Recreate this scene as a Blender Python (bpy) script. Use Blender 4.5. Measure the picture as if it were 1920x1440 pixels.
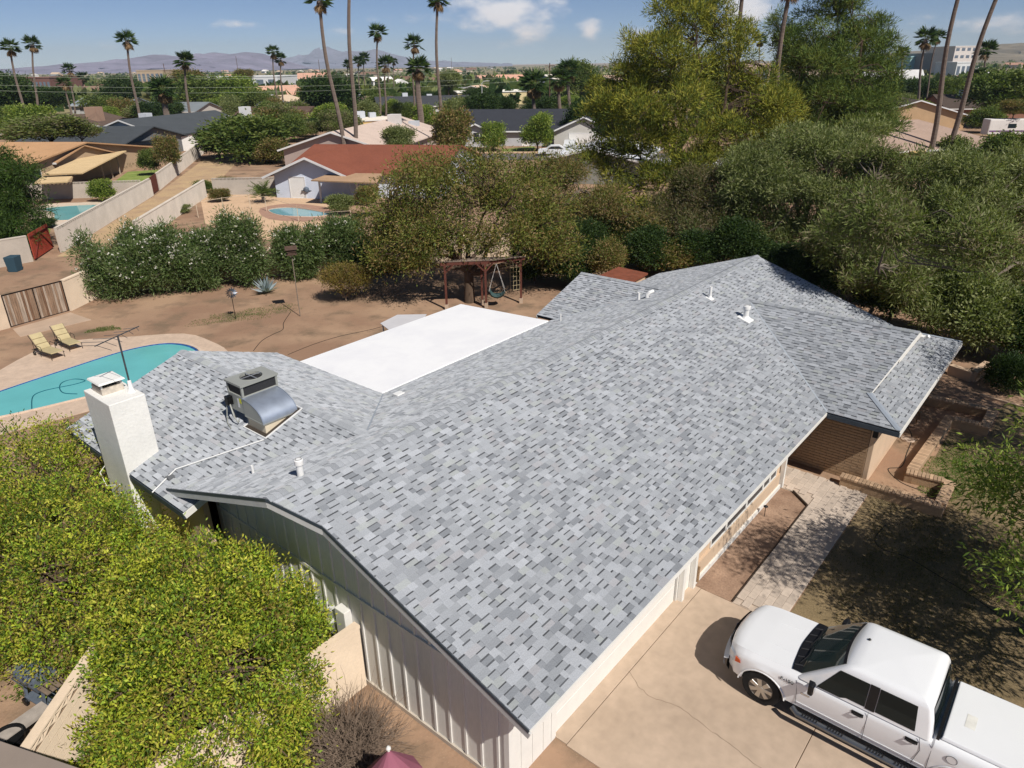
import bpy, bmesh, math, random
import numpy as np
from mathutils import Vector, Matrix
random.seed(7)
RNG = np.random.default_rng(11)
SC = bpy.context.scene
for o in list(bpy.data.objects): bpy.data.objects.remove(o)

# ------------------------------------------------------------------ camera
F_PX, PITCH, ROLL, CAM_H = 1338.3, math.radians(24.13), math.radians(0.832), 12.719
FW = Vector((0, math.cos(PITCH), -math.sin(PITCH)))
RT0 = Vector((1, 0, 0)); UP0 = RT0.cross(FW)
RT = RT0*math.cos(ROLL) - UP0*math.sin(ROLL)
UP = UP0*math.cos(ROLL) + RT0*math.sin(ROLL)
cd = bpy.data.cameras.new('camera'); cam = bpy.data.objects.new('camera', cd)
SC.collection.objects.link(cam)
cd.sensor_width = 36; cd.lens = F_PX/1920*36; cd.clip_end = 60000; cd.clip_start = 0.2
m = Matrix((RT, UP, -FW)).transposed().to_4x4(); m.translation = (0, 0, CAM_H)
cam.matrix_world = m
SC.camera = cam

# ------------------------------------------------------------------ sky, sun, exposure
SUN_AZ, SUN_EL = math.radians(144.3), math.radians(47.0)     # azimuth from +Y towards +X
wd = bpy.data.worlds.new('World'); SC.world = wd; wd.use_nodes = True
nt = wd.node_tree; nt.nodes.clear()
def wn(t, **k):
    n = nt.nodes.new(t)
    for a, b in k.items(): setattr(n, a, b)
    return n
def wl(a, b): nt.links.new(a, b)
out = wn('ShaderNodeOutputWorld'); bg = wn('ShaderNodeBackground'); bg.inputs[1].default_value = 0.082
sky = wn('ShaderNodeTexSky', sky_type='NISHITA'); sky.sun_disc = False
sky.sun_elevation = SUN_EL; sky.sun_rotation = SUN_AZ
sky.altitude = 400; sky.air_density = 0.36; sky.dust_density = 0.15; sky.ozone_density = 3.0
tc = wn('ShaderNodeTexCoord')
def wmath(op, a, b=None, c=None):
    n = wn('ShaderNodeMath', operation=op)
    for i, v in enumerate((a, b, c)):
        if v is None: continue
        if isinstance(v, (int, float)): n.inputs[i].default_value = v
        else: wl(v, n.inputs[i])
    return n.outputs[0]
def ray(px, py):
    return (FW + RT*((px-960)/F_PX) + UP*((720-py)/F_PX))
# clouds: noise on the sky direction, gathered into cumulus heaps low over the horizon
mp = wn('ShaderNodeMapping'); mp.inputs['Scale'].default_value = (1, 1, 2.2)
wl(tc.outputs['Generated'], mp.inputs[0])
nz = wn('ShaderNodeTexNoise'); nz.inputs['Scale'].default_value = 17; nz.inputs['Detail'].default_value = 9; nz.inputs['Roughness'].default_value = .58
wl(mp.outputs[0], nz.inputs['Vector'])
nz2 = wn('ShaderNodeTexNoise'); nz2.inputs['Scale'].default_value = 5.0; nz2.inputs['Detail'].default_value = 3
wl(mp.outputs[0], nz2.inputs['Vector'])
blobs_acc = None
for px, py, rx, rz, s in [(955, 20, .072, .026, .52), (985, 48, .040, .026, .36), (880, 10, .05, .016, .30), (1105, 60, .022, .020, .46), (1395, 30, .05, .030, .52),
                          (1450, 75, .05, .022, .22), (445, 45, .035, .008, .30), (120, 72, .022, .014, .26), (640, 60, .04, .010, .30), (225, 80, .025, .01, .2),
                          (1830, 45, .10, .018, .22), (1200, 70, .05, .014, .22), (760, 30, .10, .012, .16)]:
    d = ray(px, py).normalized()
    sb = wn('ShaderNodeVectorMath', operation='SUBTRACT'); wl(tc.outputs['Generated'], sb.inputs[0]); sb.inputs[1].default_value = d
    ml = wn('ShaderNodeVectorMath', operation='MULTIPLY'); wl(sb.outputs[0], ml.inputs[0]); ml.inputs[1].default_value = (1/rx, 1/rx, 1/rz)
    ln = wn('ShaderNodeVectorMath', operation='LENGTH'); wl(ml.outputs[0], ln.inputs[0])
    v = wmath('MULTIPLY', wmath('MAXIMUM', wmath('SUBTRACT', 1.25, ln.outputs['Value']), 0.0), s)
    blobs_acc = v if blobs_acc is None else wmath('MAXIMUM', blobs_acc, v)
fine = wmath('ADD', wmath('MULTIPLY', nz.outputs['Fac'], 1.0), wmath('MULTIPLY', nz2.outputs['Fac'], .35))
cov = wmath('ADD', blobs_acc, fine)
cl = wn('ShaderNodeMapRange'); wl(cov, cl.inputs[0]); cl.inputs[1].default_value = .82; cl.inputs[2].default_value = 1.18; cl.inputs[4].default_value = .92
cl.interpolation_type = 'SMOOTHSTEP'
mix = wn('ShaderNodeMixRGB'); wl(cl.outputs[0], mix.inputs[0]); wl(sky.outputs[0], mix.inputs[1]); mix.inputs[2].default_value = (9.6, 9.9, 10.6, 1)
wl(mix.outputs[0], bg.inputs[0]); wl(bg.outputs[0], out.inputs[0])

ld = bpy.data.lights.new('sun', 'SUN'); ld.energy = 4.2; ld.angle = math.radians(.53); ld.color = (1, .955, .89)
sun = bpy.data.objects.new('sun', ld); SC.collection.objects.link(sun)
sd = Vector((math.sin(SUN_AZ)*math.cos(SUN_EL), math.cos(SUN_AZ)*math.cos(SUN_EL), math.sin(SUN_EL)))
sun.rotation_euler = sd.to_track_quat('Z', 'Y').to_euler(); sun.location = (20, -20, 60)
vs = SC.view_settings; vs.view_transform = 'Standard'; vs.look = 'None'; vs.exposure = 0.10; vs.gamma = 1; vs.use_curve_mapping = False
cy = SC.cycles; cy.max_bounces = 6; cy.diffuse_bounces = 3; cy.glossy_bounces = 3; cy.transmission_bounces = 4; cy.transparent_max_bounces = 8; cy.volume_bounces = 0
cy.caustics_reflective = False; cy.caustics_refractive = False

# ------------------------------------------------------------------ pixel and house-frame helpers
def un(px, py, z=0.0, Y=None):
    d = ray(px, py)
    t = (z-CAM_H)/d.z if Y is None else Y/d.y
    return Vector((0, 0, CAM_H)) + d*t
def gnd(px, Y, z=0.0):
    lo, hi = 90.0, 1600.0
    for _ in range(60):
        mid = (lo+hi)/2; p = un(px, mid, z)
        if p.y < 0 or p.y > Y: lo = mid
        else: hi = mid
    return un(px, hi, z)
def px_at(X):
    d = Vector(X)-Vector((0, 0, CAM_H)); w = d.dot(FW)
    return 960+F_PX*d.dot(RT)/w, 720-F_PX*d.dot(UP)/w
TH = math.radians(39.892); PX0, PY0 = -3.718, 13.88
UA = Vector((math.sin(TH), math.cos(TH), 0)); VA = Vector((math.cos(TH), -math.sin(TH), 0))
HROT = math.pi/2-TH
def H(u, v, z=0.0):
    return Vector((PX0, PY0, 0)) + UA*u + VA*v + Vector((0, 0, z))
def toH(p):
    d = Vector((p[0]-PX0, p[1]-PY0, 0)); return d.dot(UA), d.dot(VA)
def on_plane(px, py, a, b, c):
    """point where the pixel's ray meets z = a + b*u + c*v (house frame) -> (u, v, z)"""
    d = ray(px, py); u0, v0 = toH((0, 0)); du, dv = d.dot(UA), d.dot(VA)
    t = (CAM_H-a-b*u0-c*v0)/(b*du+c*dv-d.z)
    return u0+du*t, v0+dv*t, CAM_H+d.z*t

# ------------------------------------------------------------------ object helpers
COL = SC.collection
def tag(o, label=None, cat=None, group=None, kind=None):
    if label: o['label'] = label
    if cat: o['category'] = cat
    if group: o['group'] = group
    if kind: o['kind'] = kind
    return o
def empty(name, loc=(0, 0, 0), rz=0.0, label=None, cat=None, group=None):
    o = bpy.data.objects.new(name, None); COL.objects.link(o); o.location = loc; o.rotation_euler = (0, 0, rz)
    o.empty_display_size = .2
    return tag(o, label, cat, group)
def link(name, me, mat=None, parent=None, loc=None):
    o = bpy.data.objects.new(name, me); COL.objects.link(o)
    if mat and not me.materials: me.materials.append(mat)
    if parent: o.parent = parent
    if loc is not None: o.location = loc
    return o
def copy_tree(o, parent=None):
    c = o.copy(); COL.objects.link(c); c.parent = parent
    for ch in [x for x in o.children]: copy_tree(ch, c)
    return c

class MB:
    def __init__(s): s.v = []; s.f = []; s.c = []; s.col = None
    def add(s, vs, fs, col=None):
        n = len(s.v); s.v += [tuple(p) for p in vs]; s.f += [tuple(i+n for i in f) for f in fs]
        s.c += [col if col is not None else (1, 1, 1)]*len(fs)
        return s
    def hexa(s, b, t, col=None):
        """b, t: four bottom and four top corners, same winding"""
        return s.add(list(b)+list(t), [(3, 2, 1, 0), (4, 5, 6, 7), (0, 1, 5, 4), (1, 2, 6, 5), (2, 3, 7, 6), (3, 0, 4, 7)], col)
    def box(s, x0, x1, y0, y1, z0, z1, col=None):
        return s.hexa([(x0, y0, z0), (x1, y0, z0), (x1, y1, z0), (x0, y1, z0)], [(x0, y0, z1), (x1, y0, z1), (x1, y1, z1), (x0, y1, z1)], col)
    def beam(s, a, b, w, h, up=(0, 0, 1), col=None):
        a, b = Vector(a), Vector(b); d = (b-a).normalized(); sd_ = d.cross(Vector(up))
        if sd_.length < 1e-4: sd_ = d.cross(Vector((1, 0, 0)))
        sd_.normalize(); u_ = sd_.cross(d)
        q = [sd_*(-w/2)+u_*(-h/2), sd_*(w/2)+u_*(-h/2), sd_*(w/2)+u_*(h/2), sd_*(-w/2)+u_*(h/2)]
        return s.hexa([a+k for k in q], [b+k for k in q], col)
    def prism(s, poly, z0, z1, col=None):
        n = len(poly)
        return s.add([(p[0], p[1], z0) for p in poly]+[(p[0], p[1], z1) for p in poly],
                     [tuple(range(n-1, -1, -1)), tuple(range(n, 2*n))]+[(i, (i+1) % n, n+(i+1) % n, n+i) for i in range(n)], col)
    def tube(s, pts, rad, sides=8, cap=True, col=None):
        pts = [Vector(p) for p in pts]; n = len(pts)
        if not hasattr(rad, '__len__'): rad = [rad]*n
        vs_, fs = [], []; ref = None
        for i, p in enumerate(pts):
            d = (pts[min(i+1, n-1)]-pts[max(i-1, 0)])
            d = d.normalized() if d.length > 1e-9 else Vector((0, 0, 1))
            if ref is None: ref = d.orthogonal().normalized()
            ref = (ref-d*ref.dot(d)); ref = ref.normalized() if ref.length > 1e-6 else d.orthogonal().normalized()
            bn = d.cross(ref)
            for k in range(sides):
                a = 2*math.pi*k/sides; vs_.append(p+(ref*math.cos(a)+bn*math.sin(a))*rad[i])
        for i in range(n-1):
            for k in range(sides):
                k2 = (k+1) % sides; fs.append((i*sides+k, i*sides+k2, (i+1)*sides+k2, (i+1)*sides+k))
        if cap: fs.append(tuple(range(sides-1, -1, -1))); fs.append(tuple(range((n-1)*sides, n*sides)))
        return s.add(vs_, fs, col)
    def lathe(s, prof, axis='z', origin=(0, 0, 0), sides=20, col=None, close=False):
        ox, oy, oz = origin; vs_, fs = [], []
        for r, h in prof:
            for k in range(sides):
                a = 2*math.pi*k/sides; x, y = r*math.cos(a), r*math.sin(a)
                vs_.append((ox+x, oy+y, oz+h) if axis == 'z' else (ox+x, oy+h, oz+y) if axis == 'y' else (ox+h, oy+x, oz+y))
        n = len(prof)
        for i in range(n-1 if not close else n):
            j = (i+1) % n
            for k in range(sides):
                k2 = (k+1) % sides; fs.append((i*sides+k, i*sides+k2, j*sides+k2, j*sides+k))
        if not close:
            fs.append(tuple(range(sides-1, -1, -1))); fs.append(tuple(range((n-1)*sides, n*sides)))
        return s.add(vs_, fs, col)
    def grid(s, rows, col=None):
        """rows: list of equal-length point lists -> quads"""
        n = len(rows[0]); vs_ = [p for r in rows for p in r]
        return s.add(vs_, [(i*n+j, i*n+j+1, (i+1)*n+j+1, (i+1)*n+j) for i in range(len(rows)-1) for j in range(n-1)], col)
    def mesh(s, name, mat=None, smooth=False, colors=False, recalc=True, bevel=0):
        me = bpy.data.meshes.new(name); me.from_pydata(s.v, [], s.f); me.update()
        if recalc or bevel:
            bm = bmesh.new(); bm.from_mesh(me)
            if bevel: bmesh.ops.bevel(bm, geom=list(bm.edges), offset=bevel, segments=2, affect='EDGES', profile=.5)
            bmesh.ops.recalc_face_normals(bm, faces=bm.faces); bm.to_mesh(me); bm.free()
        if colors:
            at = me.color_attributes.new('Col', 'FLOAT_COLOR', 'CORNER'); arr = np.ones((len(me.loops), 4), np.float32)
            k = 0
            for f, c in zip(s.f, s.c):
                arr[k:k+len(f), :3] = c; k += len(f)
            at.data.foreach_set('color', arr.ravel())
        if smooth:
            me.polygons.foreach_set('use_smooth', [True]*len(me.polygons))
            if smooth != 'all':
                try: me.set_sharp_from_angle(angle=math.radians(smooth if smooth is not True else 40))
                except Exception: pass
        if mat: me.materials.append(mat)
        return me
    def build(s, name, mat=None, parent=None, smooth=False, colors=False, recalc=True, bevel=0):
        return link(name, s.mesh(name, mat, smooth, colors, recalc and not colors, bevel), None, parent)

# ------------------------------------------------------------------ materials
def srgb(r, g=None, b=None):
    if g is None: r, g, b = r
    f = lambda x: (x/255/12.92) if x/255 <= .04045 else ((x/255+.055)/1.055)**2.4
    return (f(r), f(g), f(b))
MATS = {}
def M(name, col, rough=.85, var=.12, scale=6.0, bump=0.0, bscale=40.0, spec=.3, metal=0.0, col2=None, fine=0.0, fscale=120.0, attr=False, coat=0.0, stretch=None, detail=5, thr=(.32, .68)):
    if name in MATS: return MATS[name]
    mt = bpy.data.materials.new(name); mt.use_nodes = True; n = mt.node_tree.nodes; L = mt.node_tree.links
    b = n['Principled BSDF']; b.inputs['Roughness'].default_value = rough; b.inputs['Metallic'].default_value = metal
    b.inputs['Specular IOR Level'].default_value = spec
    if rough > .9: b.inputs['Diffuse Roughness'].default_value = 1.0
    if coat: b.inputs['Coat Weight'].default_value = coat; b.inputs['Coat Roughness'].default_value = .05
    t = n.new('ShaderNodeTexCoord'); vec = t.outputs['Object']
    if stretch:
        mpn = n.new('ShaderNodeMapping'); mpn.inputs['Scale'].default_value = stretch; L.new(vec, mpn.inputs[0]); vec = mpn.outputs[0]
    nz_ = n.new('ShaderNodeTexNoise'); nz_.inputs['Scale'].default_value = scale; nz_.inputs['Detail'].default_value = detail; L.new(vec, nz_.inputs['Vector'])
    r = n.new('ShaderNodeMapRange'); r.inputs[1].default_value = thr[0]; r.inputs[2].default_value = thr[1]; L.new(nz_.outputs['Fac'], r.inputs[0])
    mx = n.new('ShaderNodeMixRGB'); L.new(r.outputs[0], mx.inputs[0])
    c1 = tuple(max(0, x*(1-var)) for x in col); c2 = col2 if col2 else tuple(min(1, x*(1+var)) for x in col)
    mx.inputs[1].default_value = (*c1, 1); mx.inputs[2].default_value = (*c2, 1); cur = mx.outputs[0]
    if fine:
        n2 = n.new('ShaderNodeTexNoise'); n2.inputs['Scale'].default_value = fscale; n2.inputs['Detail'].default_value = 3; L.new(vec, n2.inputs['Vector'])
        r2 = n.new('ShaderNodeMapRange'); r2.inputs[1].default_value = .25; r2.inputs[2].default_value = .75; r2.inputs[3].default_value = 1-fine; r2.inputs[4].default_value = 1+fine; L.new(n2.outputs['Fac'], r2.inputs[0])
        m2 = n.new('ShaderNodeVectorMath'); m2.operation = 'MULTIPLY'; L.new(cur, m2.inputs[0]); L.new(r2.outputs[0], m2.inputs[1]); cur = m2.outputs[0]
    if attr:
        at = n.new('ShaderNodeVertexColor'); at.layer_name = 'Col'
        m3 = n.new('ShaderNodeVectorMath'); m3.operation = 'MULTIPLY'; L.new(cur, m3.inputs[0]); L.new(at.outputs[0], m3.inputs[1]); cur = m3.outputs[0]
    L.new(cur, b.inputs['Base Color'])
    if bump:
        nb = n.new('ShaderNodeTexNoise'); nb.inputs['Scale'].default_value = bscale; nb.inputs['Detail'].default_value = 4; L.new(vec, nb.inputs['Vector'])
        bp = n.new('ShaderNodeBump'); bp.inputs['Strength'].default_value = bump; bp.inputs['Distance'].default_value = .02; L.new(nb.outputs['Fac'], bp.inputs['Height']); L.new(bp.outputs[0], b.inputs['Normal'])
    MATS[name] = mt; return mt
def glass(name, col=(.02, .03, .035), rough=.04):
    if name in MATS: return MATS[name]
    mt = bpy.data.materials.new(name); mt.use_nodes = True; b = mt.node_tree.nodes['Principled BSDF']
    b.inputs['Base Color'].default_value = (*col, 1); b.inputs['Roughness'].default_value = rough; b.inputs['Specular IOR Level'].default_value = .6
    MATS[name] = mt; return mt
def leafmat(name, tr=.28, rough=.55, spec=.25):
    if name in MATS: return MATS[name]
    mt = bpy.data.materials.new(name); mt.use_nodes = True; n = mt.node_tree.nodes; L = mt.node_tree.links
    b = n['Principled BSDF']; b.inputs['Roughness'].default_value = rough; b.inputs['Specular IOR Level'].default_value = spec
    at = n.new('ShaderNodeVertexColor'); at.layer_name = 'Col'; L.new(at.outputs[0], b.inputs['Base Color'])
    t = n.new('ShaderNodeBsdfTranslucent'); g = n.new('ShaderNodeVectorMath'); g.operation = 'MULTIPLY'; g.inputs[1].default_value = (1.1, 1.2, .5)
    L.new(at.outputs[0], g.inputs[0]); L.new(g.outputs[0], t.inputs['Color'])
    ms = n.new('ShaderNodeMixShader'); ms.inputs[0].default_value = tr; L.new(b.outputs[0], ms.inputs[1]); L.new(t.outputs[0], ms.inputs[2])
    L.new(ms.outputs[0], n['Material Output'].inputs['Surface'])
    MATS[name] = mt; return mt
# ------------------------------------------------------------------ common materials
m_dirt = M('dirt', srgb(172, 134, 110), .95, .16, .35, bump=.5, bscale=6, fine=.22, fscale=14, col2=srgb(186, 150, 126))
m_shingle = M('shingle', (1, 1, 1), .93, .05, 3, attr=True, fine=.20, fscale=70, spec=.12, bump=.25, bscale=260)
m_white = M('white_paint', srgb(232, 230, 224), .6, .03, 3, spec=.3, fine=.02, fscale=30)
m_wall = M('siding_paint', srgb(228, 226, 220), .75, .05, 1.5, fine=.05, fscale=25, stretch=(1, 1, .2))
m_trim = M('trim_grey', srgb(200, 200, 198), .6, .06, 4)
m_drip = M('drip_edge', srgb(72, 82, 92), .45, .1, 5, metal=.3)
m_deck = M('roof_deck', srgb(70, 70, 72), .9, .1, 3)
m_elasto = M('elastomeric_white', srgb(245, 245, 247), .7, .02, .8, spec=.2, fine=.012, fscale=5, thr=(.35, .6), col2=srgb(250, 250, 250))
m_stucco = M('stucco_beige', srgb(214, 188, 160), .9, .06, 1.2, bump=.5, bscale=60, fine=.05, fscale=40)
m_brick = M('slump_brick', srgb(172, 144, 114), .9, .14, 2.5, bump=.6, bscale=30, fine=.12, fscale=30)
m_mortar = M('mortar', srgb(134, 114, 94), .95, .1, 8)
m_chim = M('chimney_paint', srgb(238, 236, 230), .8, .05, 1.3, bump=.5, bscale=18, fine=.05, fscale=14)
m_pvc = M('pvc_white', srgb(238, 238, 236), .4, .02, 5)
m_conc = M('concrete_drive', srgb(184, 163, 142), .85, .05, .5, bump=.15, bscale=60, fine=.08, fscale=4, col2=srgb(198, 176, 154))
m_paver = M('paver', srgb(196, 176, 158), .9, .12, 1.7, bump=.3, bscale=30, fine=.08, fscale=20)
m_dark = M('dark_void', srgb(28, 27, 26), .8, .2, 4)
m_pane = glass('window_glass')
m_blackm = M('black_metal', srgb(30, 30, 32), .45, .2, 6, metal=.4)

# ------------------------------------------------------------------ the ranch house
house = empty('ranch_house', (PX0, PY0, 0), HROT, 'long ranch house with grey architectural shingle roof, white patio roof and chimney', 'house')
def L3(u, v, z): return (u, -v, z)
S, ZR, VF, U0 = .337, 4.722, 6.448, -1.585
U1, U2, VW = 13.588, 23.124, 8.573
UE, UF, VB = 5.0, 14.0, -4.71
UL, VL0, UWL = 1.577, -10.59, -2.27
UR, VRW, ZRW = 17.5, -5.67, 4.231
ZE = ZR-S*VF; ZB = ZR+S*VB; ZL = ZB+S*(UE-UL); ZWR = ZE+S*(U2-U1)/2; UWR = (U1+U2)/2
CS = math.sqrt(1+S*S)
SHPAL = [(.455, .470, .490), (.425, .440, .460), (.400, .415, .432), (.372, .386, .402), (.340, .352, .368), (.295, .307, .322), (.420, .437, .430), (.415, .414, .425), (.440, .452, .462)]
SHPAL = [(.352+(a-.385)*1.0, .370+(b-.398)*1.0, .396+(c-.415)*1.0) for a, b, c in SHPAL]
SHW = [.17, .18, .17, .14, .12, .08, .06, .05, .03]
pieces = []        # (key distance, verts, faces, colours)
CAMH = None
def shingles(P, poly, rng, e=.143, lift=0.0, singles=False):
    bs = [p[1] for p in poly]; b = min(bs); top = max(bs)
    def span(y):
        xs = []
        n = len(poly)
        for i in range(n):
            (x0, y0), (x1, y1) = poly[i], poly[(i+1) % n]
            if (y0 <= y < y1) or (y1 <= y < y0): xs.append(x0+(x1-x0)*(y-y0)/(y1-y0))
        return (min(xs), max(xs)) if len(xs) >= 2 else None
    while b < top-1e-3:
        b1 = min(b+e, top); s0, s1 = span(b+1e-5), span(b1-1e-5)
        if s0 is None or s1 is None: b = b1; continue
        lo, hi = min(s0[0], s1[0]), max(s0[1], s1[1])
        a = lo-rng.uniform(0, .3); tooth = rng.random() < .5
        while a < hi:
            w = rng.uniform(.12, .34) if tooth else rng.uniform(.09, .30)
            a1 = a+w
            q = [max(a, s0[0]), min(a1, s0[1]), min(a1, s1[1]), max(a, s1[0])]
            if q[1]-q[0] > .005 or q[2]-q[3] > .005:
                q[1] = max(q[1], q[0]); q[2] = max(q[2], q[3])
                col = SHPAL[rng.choice(9, p=SHW)]; k = rng.uniform(.94, 1.06)*(1.02 if tooth else .96)
                col = tuple(c*k for c in col)
                h0, h1 = (.016, .006) if tooth else (.009, .003)
                h0 += lift; h1 += lift
                A, B, C, D = P(q[0], b, h0), P(q[1], b, h0), P(q[2], b1, h1), P(q[3], b1, h1)
                A0, B0, C0, D0 = P(q[0], b, -.012+lift), P(q[1], b, -.012+lift), P(q[2], b1, -.02+lift), P(q[3], b1, -.02+lift)
                vs_ = [A, B, C, D, A0, B0, C0, D0]; fs = [(0, 1, 2, 3), (0, 4, 5, 1), (1, 5, 6, 2), (3, 7, 4, 0)]; cs = [col]*4
                if not tooth and q[2]-q[3] > .02 and b1-b > .1 and rng.random() < .9:      # dark granule band at the head of the cutout
                    bb = b1-rng.uniform(.024, .038); t = (bb-b)/(b1-b)
                    hh = h0+(h1-h0)*t+.0015; al = q[3]+.004; ar = q[2]-.004
                    vs_ += [P(al, bb, hh), P(ar, bb, hh), P(ar, b1, h1+.0015), P(al, b1, h1+.0015)]
                    fs += [(8, 9, 10, 11)]; kk = rng.uniform(.075, .13); cs += [(kk, kk*1.06, kk*1.16)]
                pieces.append((A, vs_, fs, cs, singles))
            a = a1; tooth = not tooth
        b = b1
def slope_fn(u_dir):
    pass
srng = np.random.default_rng(5)
nrm = 1/CS
# each: map (a, b, h) -> local point ; a along the eave, b up the slope, h off the surface
def P_front(a, b, h): v = VF-b/CS; return L3(a, v+h*S*nrm, ZE+b*S/CS+h*nrm)
def P_rear(a, b, h): v = VB-.1+b/CS; return L3(a, v-h*S*nrm, ZB-.1*S+b*S/CS+h*nrm)
def P_wl(a, b, h): u = UWL+b/CS; return L3(u-h*S*nrm, a, ZL-S*(UL-UWL)+b*S/CS+h*nrm)
def P_wr(a, b, h): u = UE-b/CS; return L3(u+h*S*nrm, a, ZB+b*S/CS+h*nrm)
def P_fl(a, b, h): u = U1+b/CS; return L3(u-h*S*nrm, a, ZE+b*S/CS+h*nrm)
def P_fr(a, b, h): u = U2-b/CS; return L3(u+h*S*nrm, a, ZE+b*S/CS+h*nrm)
def P_fh(a, b, h): v = VW-b/CS; return L3(a, v+h*S*nrm, ZE+b*S/CS+h*nrm)
URL = UR-(ZRW-ZB)/S; URR = UR+(ZRW-ZB)/S
def P_rl(a, b, h): u = URL+b/CS; return L3(u-h*S*nrm, a, ZB+b*S/CS+h*nrm)
def P_rr(a, b, h): u = URR-b/CS; return L3(u+h*S*nrm, a, ZB+b*S/CS+h*nrm)
UR0, UR1, UQ = -2.03, 23.1, -2.075
shingles(P_front, [(U0, 0), (UR1, 0), (UR1, VF*CS), (UR0, VF*CS), (U0, (VF-1.18)*CS)], srng, singles=True)
VBX = -VB+.1
shingles(P_rear, [(UQ, 0), (UR1, 0), (UR1, VBX*CS), (UR0, VBX*CS)], srng)
vtop = -(ZR-ZL)/S+.25
shingles(P_wl, [(VL0, 0), (-3.62, 0), (-3.62, .9), (vtop, (UL-UWL)*CS), (VL0, (UL-UWL)*CS)], srng)
shingles(P_wr, [(VL0, 0), (VB+.1, 0), (vtop, (UE-UL)*CS), (VL0, (UE-UL)*CS)], srng)
HIP = 1.25
vgl = VW-HIP                                    # foot of the gablet rake
vW0 = (ZR-ZWR)/S-.1
shingles(P_fl, [(VF-.05, 0), (VW, 0), (vgl, HIP*CS), (7.78, (UWR-U1)*CS), (vW0, (UWR-U1)*CS)], srng)
shingles(P_fr, [(3.5, 0), (VW, 0), (vgl, HIP*CS), (7.78, (UWR-U1)*CS), (vW0, (UWR-U1)*CS)], srng)
shingles(P_fh, [(U1, 0), (U2, 0), (U2-HIP, HIP*CS), (U2-HIP-.35, (HIP+.35)*CS), (U1+HIP+.35, (HIP+.35)*CS), (U1+HIP, HIP*CS)], srng)
vR0 = -(ZR-ZRW)/S+.1
shingles(P_rl, [(VRW, 0), (VB+.15, 0), (vR0, (UR-URL)*CS), (VRW, (UR-URL)*CS)], srng)
shingles(P_rr, [(VRW, 0), (VB+.15, 0), (vR0, (UR-URL)*CS), (VRW, (UR-URL)*CS)], srng)
# the 300 nearest tabs are objects of their own, the rest is one mesh
cl_u, cl_v = toH((0, 0)); cl = Vector((cl_u, -cl_v, CAM_H))
cand = sorted([i for i, p in enumerate(pieces) if p[4]], key=lambda i: (Vector(pieces[i][0])-cl).length)[:300]
cs_ = set(cand); big = MB()
for i, (A, vs_, fs, cs, _) in enumerate(pieces):
    if i in cs_:
        mb = MB(); n0 = 0
        off = Vector(A); mb.v = [tuple(Vector(p)-off) for p in vs_]; mb.f = fs; mb.c = cs
        o = mb.build('shingle', m_shingle, house, colors=True); o.location = off
    else:
        n = len(big.v); big.v += vs_; big.f += [tuple(k+n for k in f) for f in fs]; big.c += cs
rs = big.build('roof_shingles', m_shingle, house, colors=True); rs['kind'] = 'stuff'

# decks under the shingles
dk = MB()
def deck(P, poly, t=.11):
    n = len(poly)
    dk.add([P(a, b, -.03-t) for a, b in poly]+[P(a, b, -.02) for a, b in poly], [tuple(range(n-1, -1, -1)), tuple(range(n, 2*n))]+[(i, (i+1) % n, n+(i+1) % n, n+i) for i in range(n)])
deck(P_front, [(U0+.01, .01), (UR1-.01, .01), (UR1-.01, VF*CS), (UR0+.01, VF*CS), (U0+.01, (VF-1.18)*CS)])
deck(P_rear, [(UQ+.01, .01), (UR1-.01, .01), (UR1-.01, VBX*CS), (UR0+.01, VBX*CS)])
deck(P_wl, [(VL0+.01, .01), (-3.63, .01), (-3.63, .9), (vtop, (UL-UWL)*CS), (VL0+.01, (UL-UWL)*CS)])
deck(P_wr, [(VL0+.01, .01), (VB, .01), (vtop, (UE-UL)*CS), (VL0+.01, (UE-UL)*CS)])
deck(P_fl, [(VF, .01), (VW-.01, .01), (vgl, HIP*CS), (7.77, (UWR-U1)*CS), (vW0, (UWR-U1)*CS)])
deck(P_fr, [(3.5, .01), (VW-.01, .01), (vgl, HIP*CS), (7.77, (UWR-U1)*CS), (vW0, (UWR-U1)*CS)])
deck(P_fh, [(U1+.02, .02), (U2-.02, .02), (U2-HIP, HIP*CS), (U1+HIP, HIP*CS)])
deck(P_rl, [(VRW+.01, .01), (VB+.1, .01), (vR0, (UR-URL)*CS), (VRW+.01, (UR-URL)*CS)])
deck(P_rr, [(VRW+.01, .01), (VB+.1, .01), (vR0, (UR-URL)*CS), (VRW+.01, (UR-URL)*CS)])
dk.build('roof_deck', m_deck, house)

# ridge caps, each a bent plate
m_cap = m_shingle
def capmesh(wd_, s, k):
    mb = MB(); z0, z1 = .030, .018; c = SHPAL[k]; c = tuple(x*.93 for x in c)
    h = wd_
    pr = lambda x, z: [(x, -h, z-h*s), (x, -h*.35, z-h*.35*s+.004), (x, 0, z+.004), (x, h*.35, z-h*.35*s+.004), (x, h, z-h*s)]
    a, b = pr(0, z0), pr(.20, z1); c_ = pr(0, z0-.014)
    mb.v = a+b+c_; mb.f = [(i, i+1, i+6, i+5) for i in range(4)]+[(10+i, 11+i, i+1, i) for i in range(4)]; mb.c = [c]*8
    return mb.mesh('ridge_cap', m_cap, colors=True, recalc=False)
CAPS = [capmesh(.15, S, k) for k in (0, 1, 2, 3, 4, 6)]
FLAT = [capmesh(.14, S*.72, k) for k in (1, 2, 3)]
def caps(p0, p1, meshes=CAPS, step=.143):
    p0, p1 = Vector(p0), Vector(p1); d = p1-p0; n = int(d.length/step); ang = math.atan2(d.y, d.x); el = math.asin(d.z/d.length)
    for i in range(n):
        o = link('ridge_cap', random.choice(meshes), None, house); o.location = p0+d*(i/n); o.rotation_euler = (0, -el, ang)
caps(L3(UR0, 0, ZR), L3(UR1, 0, ZR))
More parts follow.
